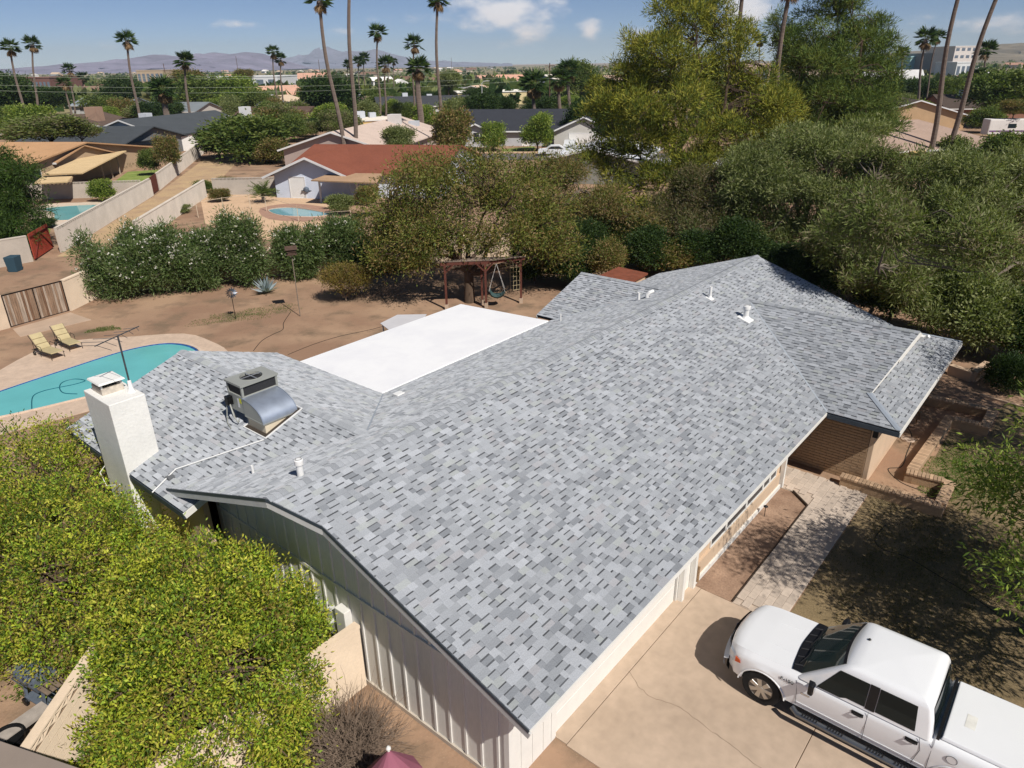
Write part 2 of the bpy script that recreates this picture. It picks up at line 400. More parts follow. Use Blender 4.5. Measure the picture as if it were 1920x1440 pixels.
caps(L3(UL, VL0, ZL), L3(UL, vtop-.3, ZL))
caps(L3(UWR, 7.75, ZWR), L3(UWR, vW0+.15, ZWR))
caps(L3(UR, VRW, ZRW), L3(UR, vR0-.15, ZRW))
# the wing's front hips: smooth metal-like hip flashing strip
for su in (0, 1):
    a, b = ((U1, VW, ZE), (U1+HIP, vgl, ZE+S*HIP)) if su == 0 else ((U2, VW, ZE), (U2-HIP, vgl, ZE+S*HIP))
    A, B = Vector(L3(*a)), Vector(L3(*b)); d = (B-A).normalized(); sgn = 1 if su == 0 else -1
    mb = MB(); p = Vector((sgn*1, 0, 0)); q = Vector((0, 1, 0)); w = .13
    # along the hip the two planes fall away in x and y
    e1 = Vector((-sgn*w*0+sgn*w, 0, 0)); e2 = Vector((0, w, 0))
    up = Vector((0, 0, .03))
    mb.add([A+e1+up, A+up, A+e2+up, B+e1+up, B+up, B+e2+up, A+e1, A+e2], [(0, 1, 4, 3), (1, 2, 5, 4), (0, 6, 7, 2, 1)])
    mb.build('hip_flashing', M('hip_metal', srgb(150, 158, 168), .6, .06, 3), house)
# valley strips (closed-cut valleys read as a pale line)
m_val = M('valley_metal', srgb(168, 176, 184), .7, .06, 4)
for a, b in (((U1, VF, ZE), (UWR, (ZR-ZWR)/S, ZWR)), ((UE, VB, ZB), (UL, vtop-.25, ZL)), ((URL, VB, ZB), (UR, vR0-.1, ZRW)), ((-1.9, -3.72, ZL-S*(UL+1.9)), (UL, vtop-.25, ZL))):
    mb = MB(); mb.beam(Vector(L3(*a))+Vector((0, 0, .012)), Vector(L3(*b))+Vector((0, 0, .012)), .05, .012); mb.build('valley_flashing', m_val, house)

# ---- fascia and rake trim
def trim(a, b, w, h, dz, mat, name):
    mb = MB(); mb.beam(Vector(L3(*a))+Vector((0, 0, dz)), Vector(L3(*b))+Vector((0, 0, dz)), w, h); return mb.build(name, mat, house)
def zf(v): return ZR-S*abs(v)
Kp, Ap, R0p, Qp = (U0, 1.18, zf(1.18)), (U0, VF, ZE), (UR0, 0, ZR), (UQ, -4.75, zf(4.75))
for a, b in ((R0p, Kp), (Kp, Ap), (R0p, Qp)):
    trim(a, b, .05, .15, -.135, m_trim, 'rake_board')
    a2, b2 = (a[0]-.026, a[1], a[2]), (b[0]-.026, b[1], b[2]); trim(a2, b2, .012, .075, -.03, m_drip, 'drip_edge')
trim(Ap, (U1, VF, ZE), .03, .09, -.075, m_white, 'fascia')
trim((U1, VF+.02, ZE), (U1, VW, ZE), .04, .15, -.125, m_drip, 'fascia')
trim((U1, VW, ZE), (U2, VW, ZE), .04, .15, -.125, m_white, 'fascia')
trim((U2, VW, ZE), (U2, 3, ZE), .04, .15, -.125, m_white, 'fascia')
trim((UWL, VL0, ZL-S*(UL-UWL)), (UWL, -3.62, ZL-S*(UL-UWL)), .04, .15, -.125, m_drip, 'fascia')
trim((UWL, -3.60, ZL-S*(UL-UWL)), (UWL+.85, -3.60, ZL-S*(UL-UWL)+S*.85), .04, .16, -.11, m_white, 'fascia')
trim((UWL, VL0, ZL-S*(UL-UWL)), (UL, VL0, ZL), .04, .14, -.12, m_white, 'rake_board')
trim((UL, VL0, ZL), (UE, VL0, ZB), .04, .14, -.12, m_white, 'rake_board')
trim((UE, VL0, ZB), (UE, VB, ZB), .04, .14, -.16, m_white, 'fascia')
trim((URL, VRW, ZB), (UR, VRW, ZRW), .04, .14, -.12, m_white, 'rake_board')
trim((UR, VRW, ZRW), (URR, VRW, ZB), .04, .14, -.12, m_white, 'rake_board')
trim((UR1, 0, ZR), (UR1, VF, ZE), .04, .14, -.12, m_white, 'rake_board')
# gablet over the wing's front hip
gb = MB(); gz = ZE+S*HIP
g0, g1, ga = (U1+HIP, vgl, gz), (U2-HIP, vgl, gz), (UWR, 7.62, ZWR)
for a, b in (((U1+HIP, vgl, gz), (UWR, 7.80, ZWR)), ((U2-HIP, vgl, gz), (UWR, 7.80, ZWR))):
    mid_ = tuple(a[i]+(b[i]-a[i])*.55 for i in range(3)); trim(mid_, b, .05, .13, -.09, m_white, 'rake_board'); trim(a, mid_, .02, .06, -.05, m_white, 'rake_edge')
gb.add([L3(U1+HIP+.1, vgl-.05, gz-.25), L3(U2-HIP-.1, vgl-.05, gz-.25), L3(U2-HIP-.1, vgl-.05, gz-.02), L3(UWR, vgl-.05, ZWR-.03), L3(U1+HIP+.1, vgl-.05, gz-.02)], [(0, 1, 2, 3, 4)])
gb.build('gablet_wall', m_white, house)

# ---- walls
UA_, VWALL = -1.2, 5.64
wl_ = MB()
def wallpoly(pts): n = len(pts)//2; wl_.add(pts, [tuple(range(len(pts)))])
# gable end (board and batten), thick
def gable_wall(u, v0, v1, t=.14):
    prof = [(v0, 0), (v1, 0), (v1, zf(v1)-.16), (0, ZR-.16), (v0, zf(v0)-.16)]
    n = len(prof); wl_.add([L3(u, v, z) for v, z in prof]+[L3(u+t, v, z) for v, z in prof], [tuple(range(n)), tuple(range(2*n-1, n-1, -1))]+[(i, (i+1) % n, n+(i+1) % n, n+i) for i in range(n)])
gable_wall(UA_, -4.2, VWALL)
wl_.build('gable_wall', m_wall, house)
bm_ = None
def batten_mesh(h):
    mb = MB(); mb.box(-.028, 0, -.028, .028, 0, h); return mb.mesh('batten', m_wall)
v = VWALL-.03
zj = 2.42
k = 0
while v > -4.1:
    b = MB(); b.box(-.030, 0, -.027, .027, .12, zj-.05); o = b.build('batten', m_wall, house); o.location = L3(UA_-.001, v, 0)
    top = zf(v)-.2
    if top > zj+.1:
        b = MB(); b.box(-.030, 0, -.027, .027, zj+.05, top); o = b.build('batten', m_wall, house); o.location = L3(UA_-.001, v, 0)
    v -= .425 if k else .22
    k += 1
b = MB(); b.box(UA_-.045, UA_-.002, -5.2, 4.1, zj-.045, zj+.045); b.build('belly_band', m_wall, house)
b = MB(); b.box(UA_-.05, UA_-.002, -VWALL+.0, 4.2, 0, .11); b.build('base_board', M('base_board', srgb(196, 186, 172), .8, .1, 3), house)
# corner boards
b = MB(); b.box(UA_-.032, UA_+.1, -VWALL-.035, -VWALL+.09, 0, ZE-.12); b.build('corner_board', m_white, house)
# front garage wall with vertical grooves, sectional door
fw = MB(); fw.box(UA_+.14, .30, -VWALL, -VWALL+.14, 0, ZE+.05); fw.box(.30, 5.5, -VWALL, -VWALL+.14, 2.22, ZE+.05); fw.box(5.5, 6.35, -VWALL, -VWALL+.14, 0, ZE+.05)
fw.build('garage_wall', m_white, house)
for u in (-.85, -.5, -.15, .12):
    b = MB(); b.box(u, u+.03, -VWALL-.02, -VWALL-.001, .05, 2.42); b.build('batten', m_white, house)
gd = empty('garage_door'); gd.parent = house
for i in range(4):
    b = MB(); b.box(.34, 5.46, -VWALL+.05, -VWALL+.10, .02+i*.55, .02+i*.55+.535); b.build('panel', m_white, gd, bevel=.006)
b = MB(); b.box(.62, .70, -VWALL+.02, -VWALL+.05, 1.62, 1.65); b.build('handle', m_blackm, gd)
b = MB(); b.box(5.55, 5.68, -VWALL-.14, -VWALL-.01, 0, ZE-.1); b.box(6.2, 6.33, -VWALL-.14, -VWALL-.01, 0, ZE-.1); b.build('post', m_white, house)
# living-room front: brick wainscot, window band, white curb
VL_ = 5.62
b = MB(); b.box(6.36, 13.0, -VL_, -VL_+.14, 0, ZE+.05); b.build('front_wall', m_stucco, house)
b = MB(); b.box(6.40, 12.4, -VWALL-.05, -VL_-.001, .16, .585); b.build('wainscot', M('wainscot', srgb(206, 182, 156), .9, .05, 1.4, bump=.3, bscale=25), house)
for r in range(5):
    for c in range(2 if r % 2 else 1):
        w = .11 if r % 2 else .225
        b = MB(); b.box(6.352, 6.386, -VWALL-.2+c*.118, -VWALL-.2+c*.118+w, .17+r*.105, .17+r*.105+.09); b.build('brick', m_brick, house)
b = MB(); b.box(6.38, 12.45, -VWALL-.10, -VL_-.001, 0, .157); b.build('curb', m_white, house)
us = [7.35, 8.35, 9.75, 11.0, 11.55, 12.1]
for i in range(5):
    w = empty('window'); w.parent = house
    b = MB(); b.box(us[i]+.04, us[i+1]-.04, -VL_-.02, -VL_-.006, .64, 2.16); b.build('pane', M('sun_screen', srgb(62, 64, 68), .35, .1, 20, spec=.5), w)
    b = MB()
    for x0, x1, z0, z1 in ((us[i], us[i]+.05, .60, 2.2), (us[i+1]-.05, us[i+1], .60, 2.2), (us[i]+.05, us[i+1]-.05, .60, .65), (us[i]+.05, us[i+1]-.05, 2.15, 2.2)):
        b.box(x0, x1, -VL_-.04, -VL_-.001, z0, z1)
    b.build('frame', m_white, w)
b = MB(); b.box(12.5, 12.62, -VL_-.16, -VL_-.03, 0, ZE-.1); b.build('post', m_white, house)
# entry recess and wing walls
UWL_ = 14.45; VWL_ = 7.68
b = MB(); b.box(13.0, 14.4, -4.2, -4.06, 0, ZE+.2); b.build('entry_wall', m_stucco, house)
b = MB(); b.box(13.3, 14.2, -4.24, -4.205, .05, 2.05); b.build('front_door', M('door_brown', srgb(80, 58, 44), .5, .2, 8), house)
b = MB(); b.box(13.0, 13.14, -VL_+.001, -4.06, 0, ZE+.05); b.build('entry_side_wall', m_stucco, house)
b = MB(); b.box(UWL_, UWL_+.16, -VWL_+.02, -4.06, 0, ZE+.1); b.build('wing_side_core', m_mortar, house)
bks = []
for w in (.385, .19):
    mb = MB(); mb.box(-.03, 0, 0, w, 0, .088); bks.append((w, mb.mesh('brick', m_brick, bevel=.006)))
bh = .101; r = 0; z = .01
while z+.09 < ZE-.02:
    y = -VWL_+.02; first = r % 2
    while y < -4.1:
        w, me = bks[1] if first else bks[0]; first = False
        if y+w > -4.06: break
        o = link('brick', me, None, house); o.location = (UWL_-.001+random.uniform(-.004, .004), y, z); y += w+.012
    z += bh; r += 1
b = MB(); b.box(UWL_-.02, 22.4, -VWL_-.13, -VWL_+.005, 0, ZE-.03); b.build('wing_front_wall', m_stucco, house)
b = MB(); b.box(22.25, 22.4, -VWL_+.006, 4.3, 0, ZE+.1); b.build('wing_end_wall', m_stucco, house)
# brackets / light at the wing corner
b = MB(); b.box(UWL_-.10, UWL_-.03, -VWL_-.20, -VWL_-.05, 1.75, 2.1); b.tube([(UWL_-.06, -VWL_-.12, 2.1), (UWL_-.06, -VWL_-.12, 2.2)], .02); b.build('wall_lantern', m_blackm, house)
# rear walls, plain stucco (mostly hidden under the eaves)
b = MB(); b.box(UA_+.15, 13.5, 4.05, 4.19, 0, 3.15); b.build('rear_wall', m_stucco, house)
b = MB(); b.box(UWL+.55, UWL+.7, 3.8, -VL0-.5, 0, 2.95); b.box(UWL+.55, UE-.5, -VL0-.65, -VL0-.5, 0, 2.95); b.box(UE-.65, UE-.5, 4.2, -VL0-.66, 0, 3.0); b.build('family_room_wall', m_stucco, house)
b = MB(); b.box(URL+.5, URL+.64, 4.2, -VRW-.5, 0, 3.0); b.box(URL+.65, URR-.5, -VRW-.64, -VRW-.5, 0, 3.0); b.box(URR-.64, URR-.5, 4.3, -VRW-.65, 0, 3.0); b.build('bedroom_wall', m_stucco, house)
gbm = MB()
gbm.add([L3(UWL+.5, VL0+.52, 2.9), L3(UE-.5, VL0+.52, 2.9), L3(UL, VL0+.52, ZL-.16)], [(0, 1, 2)]); gbm.add([L3(URL+.5, VRW+.5, 2.95), L3(URR-.5, VRW+.5, 2.95), L3(UR, VRW+.5, ZRW-.16)], [(0, 1, 2)])
gbm.build('rear_gable', m_stucco, house)
# white patio roof and its posts
pr_ = MB()
VP = -9.75
pr_.hexa([L3(UE+.03, VB-.08, ZB-.14), L3(UF-.08, VB-.08, ZB-.14), L3(UF-.05, VP, 2.72), L3(UE-.1, VP, 2.72)], [L3(UE+.03, VB-.08, ZB+.02), L3(UF-.08, VB-.08, ZB+.02), L3(UF-.05, VP, 2.90), L3(UE-.1, VP, 2.90)])
pr_.build('patio_roof', m_elasto, house, bevel=.02)
for u in (5.2, 8.1, 11.0, 13.7):
    b = MB(); b.box(u-.06, u+.06, -VP-.35, -VP-.23, 0, 2.75); b.build('post', m_white, house)
# awning corner beyond the patio roof
aw = MB(); c = [toH(un(x, y, 2.3)) for x, y in ((713, 607), (746, 590), (800, 588), (780, 618), (735, 622))]
# chimney
ch = empty('chimney'); ch.parent = house
b = MB(); b.hexa([L3(-2.32, -8.0, 0), L3(-1.40, -8.0, 0), L3(-1.40, -6.47, 0), L3(-2.32, -6.47, 0)], [L3(-2.32, -8.0, 5.0), L3(-1.40, -8.0, 5.0), L3(-1.40, -6.47, 5.0), L3(-2.32, -6.47, 5.0)])
b.build('stack', m_chim, ch, bevel=.02)
b = MB(); b.box(-1.9, -1.35, 6.48, 8.0, 3.0, 3.2); b.build('flashing', m_trim, ch)
b = MB(); b.box(-2.16, -1.60, 7.2, 7.8, 5.001, 5.17); b.build('flue', M('flue_clay', srgb(196, 186, 172), .9, .2, 7), ch)
b = MB(); b.box(-2.05, -1.7, 7.3, 7.7, 5.172, 5.18); b.build('flue_opening', m_dark, ch)
b = MB()
for x, y in ((-2.13, 7.24), (-1.63, 7.24), (-2.13, 7.76), (-1.63, 7.76)): b.box(x-.02, x+.02, y-.02, y+.02, 5.171, 5.30)
b.build('cap_leg', m_trim, ch)
b = MB(); b.hexa([(-2.22, 7.12, 5.30), (-1.54, 7.12, 5.30), (-1.54, 7.88, 5.30), (-2.22, 7.88, 5.30)], [(-2.19, 7.15, 5.35), (-1.57, 7.15, 5.35), (-1.57, 7.85, 5.35), (-2.19, 7.85, 5.35)]); b.build('cap', m_chim, ch, bevel=.012)
# roof vents
def vent(px, py, plane, h, r, hood=False, foot=True):
    u, v, z = on_plane(px, py, *plane); e = empty('roof_vent', L3(u, v, z)); e.parent = house
    b = MB(); b.lathe([(r, -.1), (r, h), (r*.8, h), (r*.8, h-.05)], sides=14); b.build('pipe', m_pvc, e, smooth=True)
    if hood: b = MB(); b.lathe([(r*1.35, h-.13), (r*1.35, h-.02), (r*1.1, h)], sides=14); b.build('collar', m_pvc, e, smooth=True)
    if foot:
        s = -S if plane[2] < 0 else S
        b = MB(); w = r*2.4
        b.hexa([(-w, -w, .01-w*-s*-1*0+(-w)*(-plane[2])), (w, -w, .01+(-w)*(-plane[2])), (w, w, .01+w*(-plane[2])), (-w, w, .01+w*(-plane[2]))], [(-w, -w, .03+(-w)*(-plane[2])), (w, -w, .03+(-w)*(-plane[2])), (w, w, .03+w*(-plane[2])), (-w, w, .03+w*(-plane[2]))]); b.build('boot_flashing', m_pvc, e)
        b = MB(); b.lathe([(r*1.9, 0), (r*1.05, .12)], sides=14); b.build('boot', m_pvc, e, smooth=True)
PF, PR_ = (ZR, 0, -S), (ZR, 0, S)
vent(564, 892, PR_, .42, .075, True, False); vent(475, 888, PR_, .22, .035, False, False)
vent(1398, 598, PF, .52, .10, True); vent(1331, 560, PF, .48, .055); vent(1197, 563, PR_, .32, .06, False, False); vent(1051, 602, PR_, .30, .03, False, False)
u, v, z = on_plane(1213, 559, *PR_)
b = MB(); b.tube([L3(u, v, z+.02), L3(u, v, z+.14), L3(u+.05, v+.06, z+.22), L3(u+.26, v+.1, z+.24)], .075, 12); b.build('exhaust_hood', m_pvc, house, smooth=True)
u, v, z = on_plane(748, 741, *PR_)
b = MB(); b.box(u-.15, u+.15, -v-.12, -v+.12, z-.05, z+.08); b.build('exhaust_hood', m_pvc, house, bevel=.02)
u, v, z = on_plane(1729, 640, ZE+S*(VW), 0, -S)
b = MB(); b.box(u-.14, u+.14, -v-.05, -v+.12, z+.02, z+.22); b.tube([(u, -v-.02, z+.1), (u-.1, -v-.2, z+.28)], .06, 8); b.build('flood_light', m_pvc, house)
# condensate pipe across the wing
PWL = (ZL-S*UL, S, 0)
pp = [on_plane(x, y, *PWL) for x, y in ((495, 827), (330, 882), (286, 926))]
b = MB(); b.tube([L3(p[0], p[1], p[2]+.04) for p in pp], .018, 8); b.build('drain_pipe', m_pvc, house, smooth=True)
p = on_plane(320, 896, *PWL); b = MB(); b.box(p[0]-.09, p[0]+.09, -p[1]-.09, -p[1]+.09, p[2]-.03, p[2]+.05); b.build('pipe_support', M('pipe_block', srgb(110, 112, 114), .9), house)
# electric panel and pipes on the gable wall
b = MB(); b.box(UA_-.20, UA_-.002, -1.20, -.86, 1.15, 1.95); b.build('meter_box', m_white, house, bevel=.012)
b = MB(); b.box(UA_-.16, UA_-.002, -.78, -.50, 1.0, 1.7); b.lathe([(.09, -.30), (.09, -.16)], axis='x', origin=(UA_, -.64, 1.45), sides=16); b.build('meter_box', M('meter_grey', srgb(206, 206, 202), .5), house, bevel=.0)
b = MB(); b.tube([(UA_-.06, -.95, 0), (UA_-.06, -.95, 1.1)], .03); b.tube([(UA_-.07, -.6, 0), (UA_-.07, -.6, 1.0)], .035); b.build('conduit', m_white, house)
b = MB(); b.tube([L3(-2.1, -8.1, 2.8), L3(-2.45, -8.1, 2.5), L3(-2.5, -7.7, 2.25), L3(-2.33, -7.2, 2.4)], .012, 6); b.build('cable', m_white, house)
# ------------------------------------------------------------------ ground, drive, walks, beds
def struct(o): o['kind'] = 'structure'; return o
def ring(R, n=64): return [(R*math.cos(2*math.pi*i/n), R*math.sin(2*math.pi*i/n)) for i in range(n)]
gm = MB(); rr = [0, 12, 25, 45, 80, 140, 260, 500, 1000, 2200, 5000, 12000, 26000]; n = 64
vs_ = [(0, 30, 0)]; fs = []
for r in rr[1:]:
    vs_ += [(r*math.cos(2*math.pi*i/n), 30+r*math.sin(2*math.pi*i/n), 0) for i in range(n)]
for i in range(n): fs.append((0, 1+i, 1+(i+1) % n))
for k in range(len(rr)-2):
    for i in range(n): a = 1+k*n; fs.append((a+i, a+(i+1) % n, a+n+(i+1) % n, a+n+i))
gm.add(vs_, fs)
# dirt: tan decomposed granite with patchy olive-brown litter
mg = bpy.data.materials.new('ground_dirt'); mg.use_nodes = True; n_ = mg.node_tree.nodes; L_ = mg.node_tree.links
b_ = n_['Principled BSDF']; b_.inputs['Roughness'].default_value = .96; b_.inputs['Specular IOR Level'].default_value = .1
t_ = n_.new('ShaderNodeTexCoord')
def nzn(sc, dt=5, ro=.55):
    x = n_.new('ShaderNodeTexNoise'); x.inputs['Scale'].default_value = sc; x.inputs['Detail'].default_value = dt; x.inputs['Roughness'].default_value = ro; L_.new(t_.outputs['Object'], x.inputs['Vector']); return x.outputs['Fac']
def rng_(f, a, b, c=0, d=1):
    x = n_.new('ShaderNodeMapRange'); x.inputs[1].default_value = a; x.inputs[2].default_value = b; x.inputs[3].default_value = c; x.inputs[4].default_value = d; L_.new(f, x.inputs[0]); return x.outputs[0]
def mixc(f, a, b):
    x = n_.new('ShaderNodeMixRGB'); L_.new(f, x.inputs[0])
    for i, c in ((1, a), (2, b)):
        if isinstance(c, tuple): x.inputs[i].default_value = (*c, 1)
        else: L_.new(c, x.inputs[i])
    return x.outputs[0]
c_ = mixc(rng_(nzn(.25, 7), .40, .62), srgb(156, 126, 104), srgb(178, 148, 122))
c_ = mixc(rng_(nzn(.55, 8, .6), .50, .66), c_, srgb(134, 114, 94))
c_ = mixc(rng_(nzn(5, 4), .60, .80, 0, .55), c_, srgb(112, 92, 70))
c_ = mixc(rng_(nzn(28, 3), .62, .74, 0, .5), c_, srgb(205, 176, 146))
L_.new(c_, b_.inputs['Base Color'])
bp_ = n_.new('ShaderNodeBump'); bp_.inputs['Strength'].default_value = .6; bp_.inputs['Distance'].default_value = .03; L_.new(nzn(9, 6), bp_.inputs['Height']); L_.new(bp_.outputs[0], b_.inputs['Normal'])
struct(gm.build('ground', mg))

def hstruct(name): o = empty(name, (PX0, PY0, 0), HROT); return o
# driveway: slabs with open joints
drv = empty('driveway', (PX0, PY0, 0), HROT); drv['kind'] = 'structure'
def slab(parent, name, poly, z0, z1, mat, bev=.008):
    b = MB(); b.prism([(u, -v) for u, v in poly], z0, z1); return b.build(name, mat, parent, bevel=bev)
slab(drv, 'slab', [(.28, 5.55), (6.36, 5.55), (6.36, 5.92), (.28, 5.92)], -.08, .035, m_conc)
for v0, v1 in ((5.935, 9.72), (9.735, 13.5), (13.515, 18), (18.015, 24)):
    slab(drv, 'slab', [(.26, v0), (3.6 if v0 > 13 else 6.36, v0), (3.6 if v0 > 13 else 6.36, v1), (.26, v1)], -.08, .03, m_conc)
    if v0 > 13: slab(drv, 'slab', [(3.62, v0), (6.36, v0), (6.36, v1), (3.62, v1)], -.08, .03, m_conc)
rng2 = random.Random(3)
def ribbon(name, pts, w, mat, parent=None, z=.034):
    b = MB(); rows = []
    for i, p in enumerate(pts):
        a = Vector(pts[max(i-1, 0)]); c2 = Vector(pts[min(i+1, len(pts)-1)]); d = (c2-a).normalized(); s_ = Vector((-d.y, d.x))*w*rng2.uniform(.5, 1.2)
        rows.append([(p[0]-s_.x, p[1]-s_.y, z), (p[0]+s_.x, p[1]+s_.y, z)])
    b.grid(rows); return b.build(name, mat, parent)
cp = [(2.75, 5.9), (2.50, 6.3), (2.39, 6.68), (2.55, 7.2), (2.52, 7.51), (2.42, 8.1), (2.34, 8.6), (2.22, 9.15), (2.25, 9.7)]
fine_ = []
for a, c2 in zip(cp[:-1], cp[1:]):
    for k in range(5): t = k/5; fine_.append((a[0]+(c2[0]-a[0])*t+rng2.uniform(-.02, .02), -(a[1]+(c2[1]-a[1])*t)))
ribbon('crack', fine_, .005, M('crack', srgb(136, 116, 98), .95), drv)
# front walk and entry court of concrete pavers
walk = empty('front_walk', (PX0, PY0, 0), HROT); walk['kind'] = 'structure'
bsd = MB(); bsd.prism([(6.38, -6.78), (6.38, -8.05), (13.95, -8.05), (13.95, -5.2), (12.5, -5.2), (12.5, -6.15), (11.95, -6.78)], -.05, .02); bsd.build('paver_bed', M('paver_joint', srgb(188, 172, 156), .95, .1, 8), walk)
pvm = []
for k in range(6):
    b = MB(); b.box(0, .40, 0, .205, 0, .03); pvm.append(b.mesh('paver', M('paver_tone_%s' % 'abcdef'[k], srgb(*(np.array((204, 188, 172))*(.94+.016*k))), .9, .08, 3, bump=.3, bscale=40, fine=.06, fscale=20), bevel=.008))
v = 6.80; r = 0
while v < 8.0:
    u = 6.40+(0 if r % 2 else -.2)
    while u < 13.9:
        if u >= 6.38 and u+.40 < 13.95:
            o = link('paver', rng2.choice(pvm), None, walk); o.location = (u, -v-.205, .021+rng2.uniform(-.002, .003))
        u += .406
    v += .2095; r += 1
v = 5.25; r = 0
while v < 6.75:
    u = 12.52+(0 if r % 2 else .2)
    while u < 13.9:
        if u+.40 < 13.96: o = link('paver', rng2.choice(pvm), None, walk); o.location = (u, -v-.205, .021+rng2.uniform(-.002, .003))
        u += .406
    v += .2095; r += 1
# planting strip between the wall and the walk
m_bed = M('bed_soil', srgb(146, 118, 98), .96, .16, 1.4, bump=.7, bscale=14, fine=.2, fscale=20, col2=srgb(170, 142, 120))
b = MB(); b.prism([(6.39, -5.74), (6.39, -6.76), (11.9, -6.76), (12.45, -6.14), (12.45, -5.74)], -.05, .012); struct(b.build('planting_bed', m_bed)); bpy.data.objects['planting_bed'].location = (PX0, PY0, 0); bpy.data.objects['planting_bed'].rotation_euler = (0, 0, HROT)
b = MB(); b.prism([(11.93, -6.76), (12.47, -6.13), (12.50, -6.16), (11.96, -6.79)], 0, .09); b.prism([(6.4, -6.77), (11.93, -6.77), (11.93, -6.80), (6.4, -6.80)], 0, .06)
struct(tag(b.build('bed_edging', M('edging_dark', srgb(70, 58, 48), .9)))); bpy.data.objects['bed_edging'].location = (PX0, PY0, 0); bpy.data.objects['bed_edging'].rotation_euler = (0, 0, HROT)

# raised planter wall with rowlock brick caps
pw = empty('planter_wall', (PX0, PY0, 0), HROT, 'low stepped brick planter wall with rowlock cap around the front bed', 'planter wall')
ppath = [(13.92, 7.30), (13.95, 10.0), (15.62, 10.0), (15.5, 8.85), (20.72, 9.04), (20.76, 10.2), (22.42, 10.2), (22.25, 8.0)]
capm = []
for k in range(4):
    b = MB(); b.box(0, .098, -.16, .16, 0, .07); capm.append(b.mesh('brick', M('cap_brick_%s' % 'abcd'[k], srgb(*(np.array((190, 160, 130))*(.88+.06*k))), .9, .08, 5, bump=.4, bscale=40), bevel=.008))
pbody = MB()
for i, (a, c2) in enumerate(zip(ppath[:-1], ppath[1:])):
    A, B = Vector((a[0], -a[1])), Vector((c2[0], -c2[1])); d = B-A; ln = d.length; ang = math.atan2(d.y, d.x); dn = d.normalized(); s_ = Vector((-dn.y, dn.x))*.13
    e = .13 if i < len(ppath)-2 else 0
    A2, B2 = A-dn*(.128+.001*i), B+dn*(.128-.001*i)
    pbody.prism([tuple(A2-s_), tuple(B2-s_), tuple(B2+s_), tuple(A2+s_)], 0, .30+.001*i)
    nb = int((ln+.32-(.32 if i else 0))/.112)
    for k in range(nb):
        o = link('brick', rng2.choice(capm), None, pw); p = A+dn*(-.16+(.32 if i else 0)+k*.112); o.location = (p.x, p.y, .309+rng2.uniform(0, .004)); o.rotation_euler = (0, 0, ang)
pbody.build('wall_core', m_brick, pw)
# front lawn patch: grass blades
def grass(name, polys, nb, seed, pal, h=(.03, .07)):
    rg = np.random.default_rng(seed); P = []
    while len(P) < nb:
        c, rx, ry, th = polys[rg.integers(len(polys))]; a = rg.uniform(0, 2*math.pi); r = rg.uniform(0, 1)**.55*(1+.25*math.sin(3*a+c[0])+.12*math.sin(7*a))
        x, y = rx*r*math.cos(a), ry*r*math.sin(a); P.append((c[0]+x*math.cos(th)-y*math.sin(th), c[1]+x*math.sin(th)+y*math.cos(th), 0))
    P = np.array(P); D = rg.normal(size=(nb, 3))*.6; D[:, 2] = 1; D /= np.linalg.norm(D, axis=1)[:, None]
    o = leaf_object(name, P, D, rg.uniform(*h, nb), rg.uniform(.006, .014, nb), pal_colors(rg, nb, pal), None); o['kind'] = 'stuff'; return o
# ------------------------------------------------------------------ foliage library
m_leaf = leafmat('leaf', tr=.34); m_needle = leafmat('needle', tr=.15, rough=.7, spec=.12)
m_bark = M('bark', srgb(96, 80, 66), .95, .25, 5, bump=.8, bscale=18, stretch=(1, 1, .25))
m_barkg = M('bark_grey', srgb(128, 116, 104), .95, .22, 6, bump=.7, bscale=20)
m_palmb = M('palm_bark', srgb(126, 112, 102), .95, .22, 3, bump=.7, bscale=10, stretch=(.3, .3, 3.0))
m_twig = M('twig_grey', srgb(122, 106, 92), .95, .2, 8)
def pal_colors(rg, n, pal, jit=.18):
    pal = np.array(pal); a = rg.integers(len(pal), size=n); c = pal[a]*rg.uniform(1-jit, 1+jit, (n, 1))
    return c
def leaf_arrays(C, D, Ln, W, rg):
    n = len(C); R = rg.normal(size=(n, 3)); Sd = np.cross(D, R); nn = np.linalg.norm(Sd, axis=1); Sd /= np.maximum(nn, 1e-6)[:, None]
    Ln = np.broadcast_to(Ln, n)[:, None]; W = np.broadcast_to(W, n)[:, None]
    Nn = np.cross(D, Sd)
    V = np.empty((n, 4, 3), np.float32)
    V[:, 0] = C; V[:, 1] = C+D*Ln*.45+Sd*W+Nn*Ln*.05; V[:, 2] = C+D*Ln; V[:, 3] = C+D*Ln*.45-Sd*W+Nn*Ln*.05
    return V
def quad_mesh(name, V, cols, mat):
    n = len(V); me = bpy.data.meshes.new(name)
    me.vertices.add(n*4); me.vertices.foreach_set('co', V.reshape(-1).astype(np.float32))
    me.loops.add(n*4); me.loops.foreach_set('vertex_index', np.arange(n*4, dtype=np.int32))
    me.polygons.add(n); me.polygons.foreach_set('loop_start', np.arange(0, n*4, 4, dtype=np.int32)); me.polygons.foreach_set('loop_total', np.full(n, 4, np.int32))
    me.update(calc_edges=True)
    at = me.color_attributes.new('Col', 'FLOAT_COLOR', 'POINT'); a = np.ones((n, 4, 4), np.float32); a[:, :, :3] = np.clip(cols, 0, 1)[:, None, :]
    at.data.foreach_set('color', a.reshape(-1)); me.materials.append(mat); return me
def leaf_object(name, C, D, Ln, W, cols, parent, mat=None, rg=None):
    return link(name, quad_mesh(name, leaf_arrays(np.asarray(C), np.asarray(D), Ln, W, rg or np.random.default_rng(1)), cols, mat or m_leaf), None, parent)
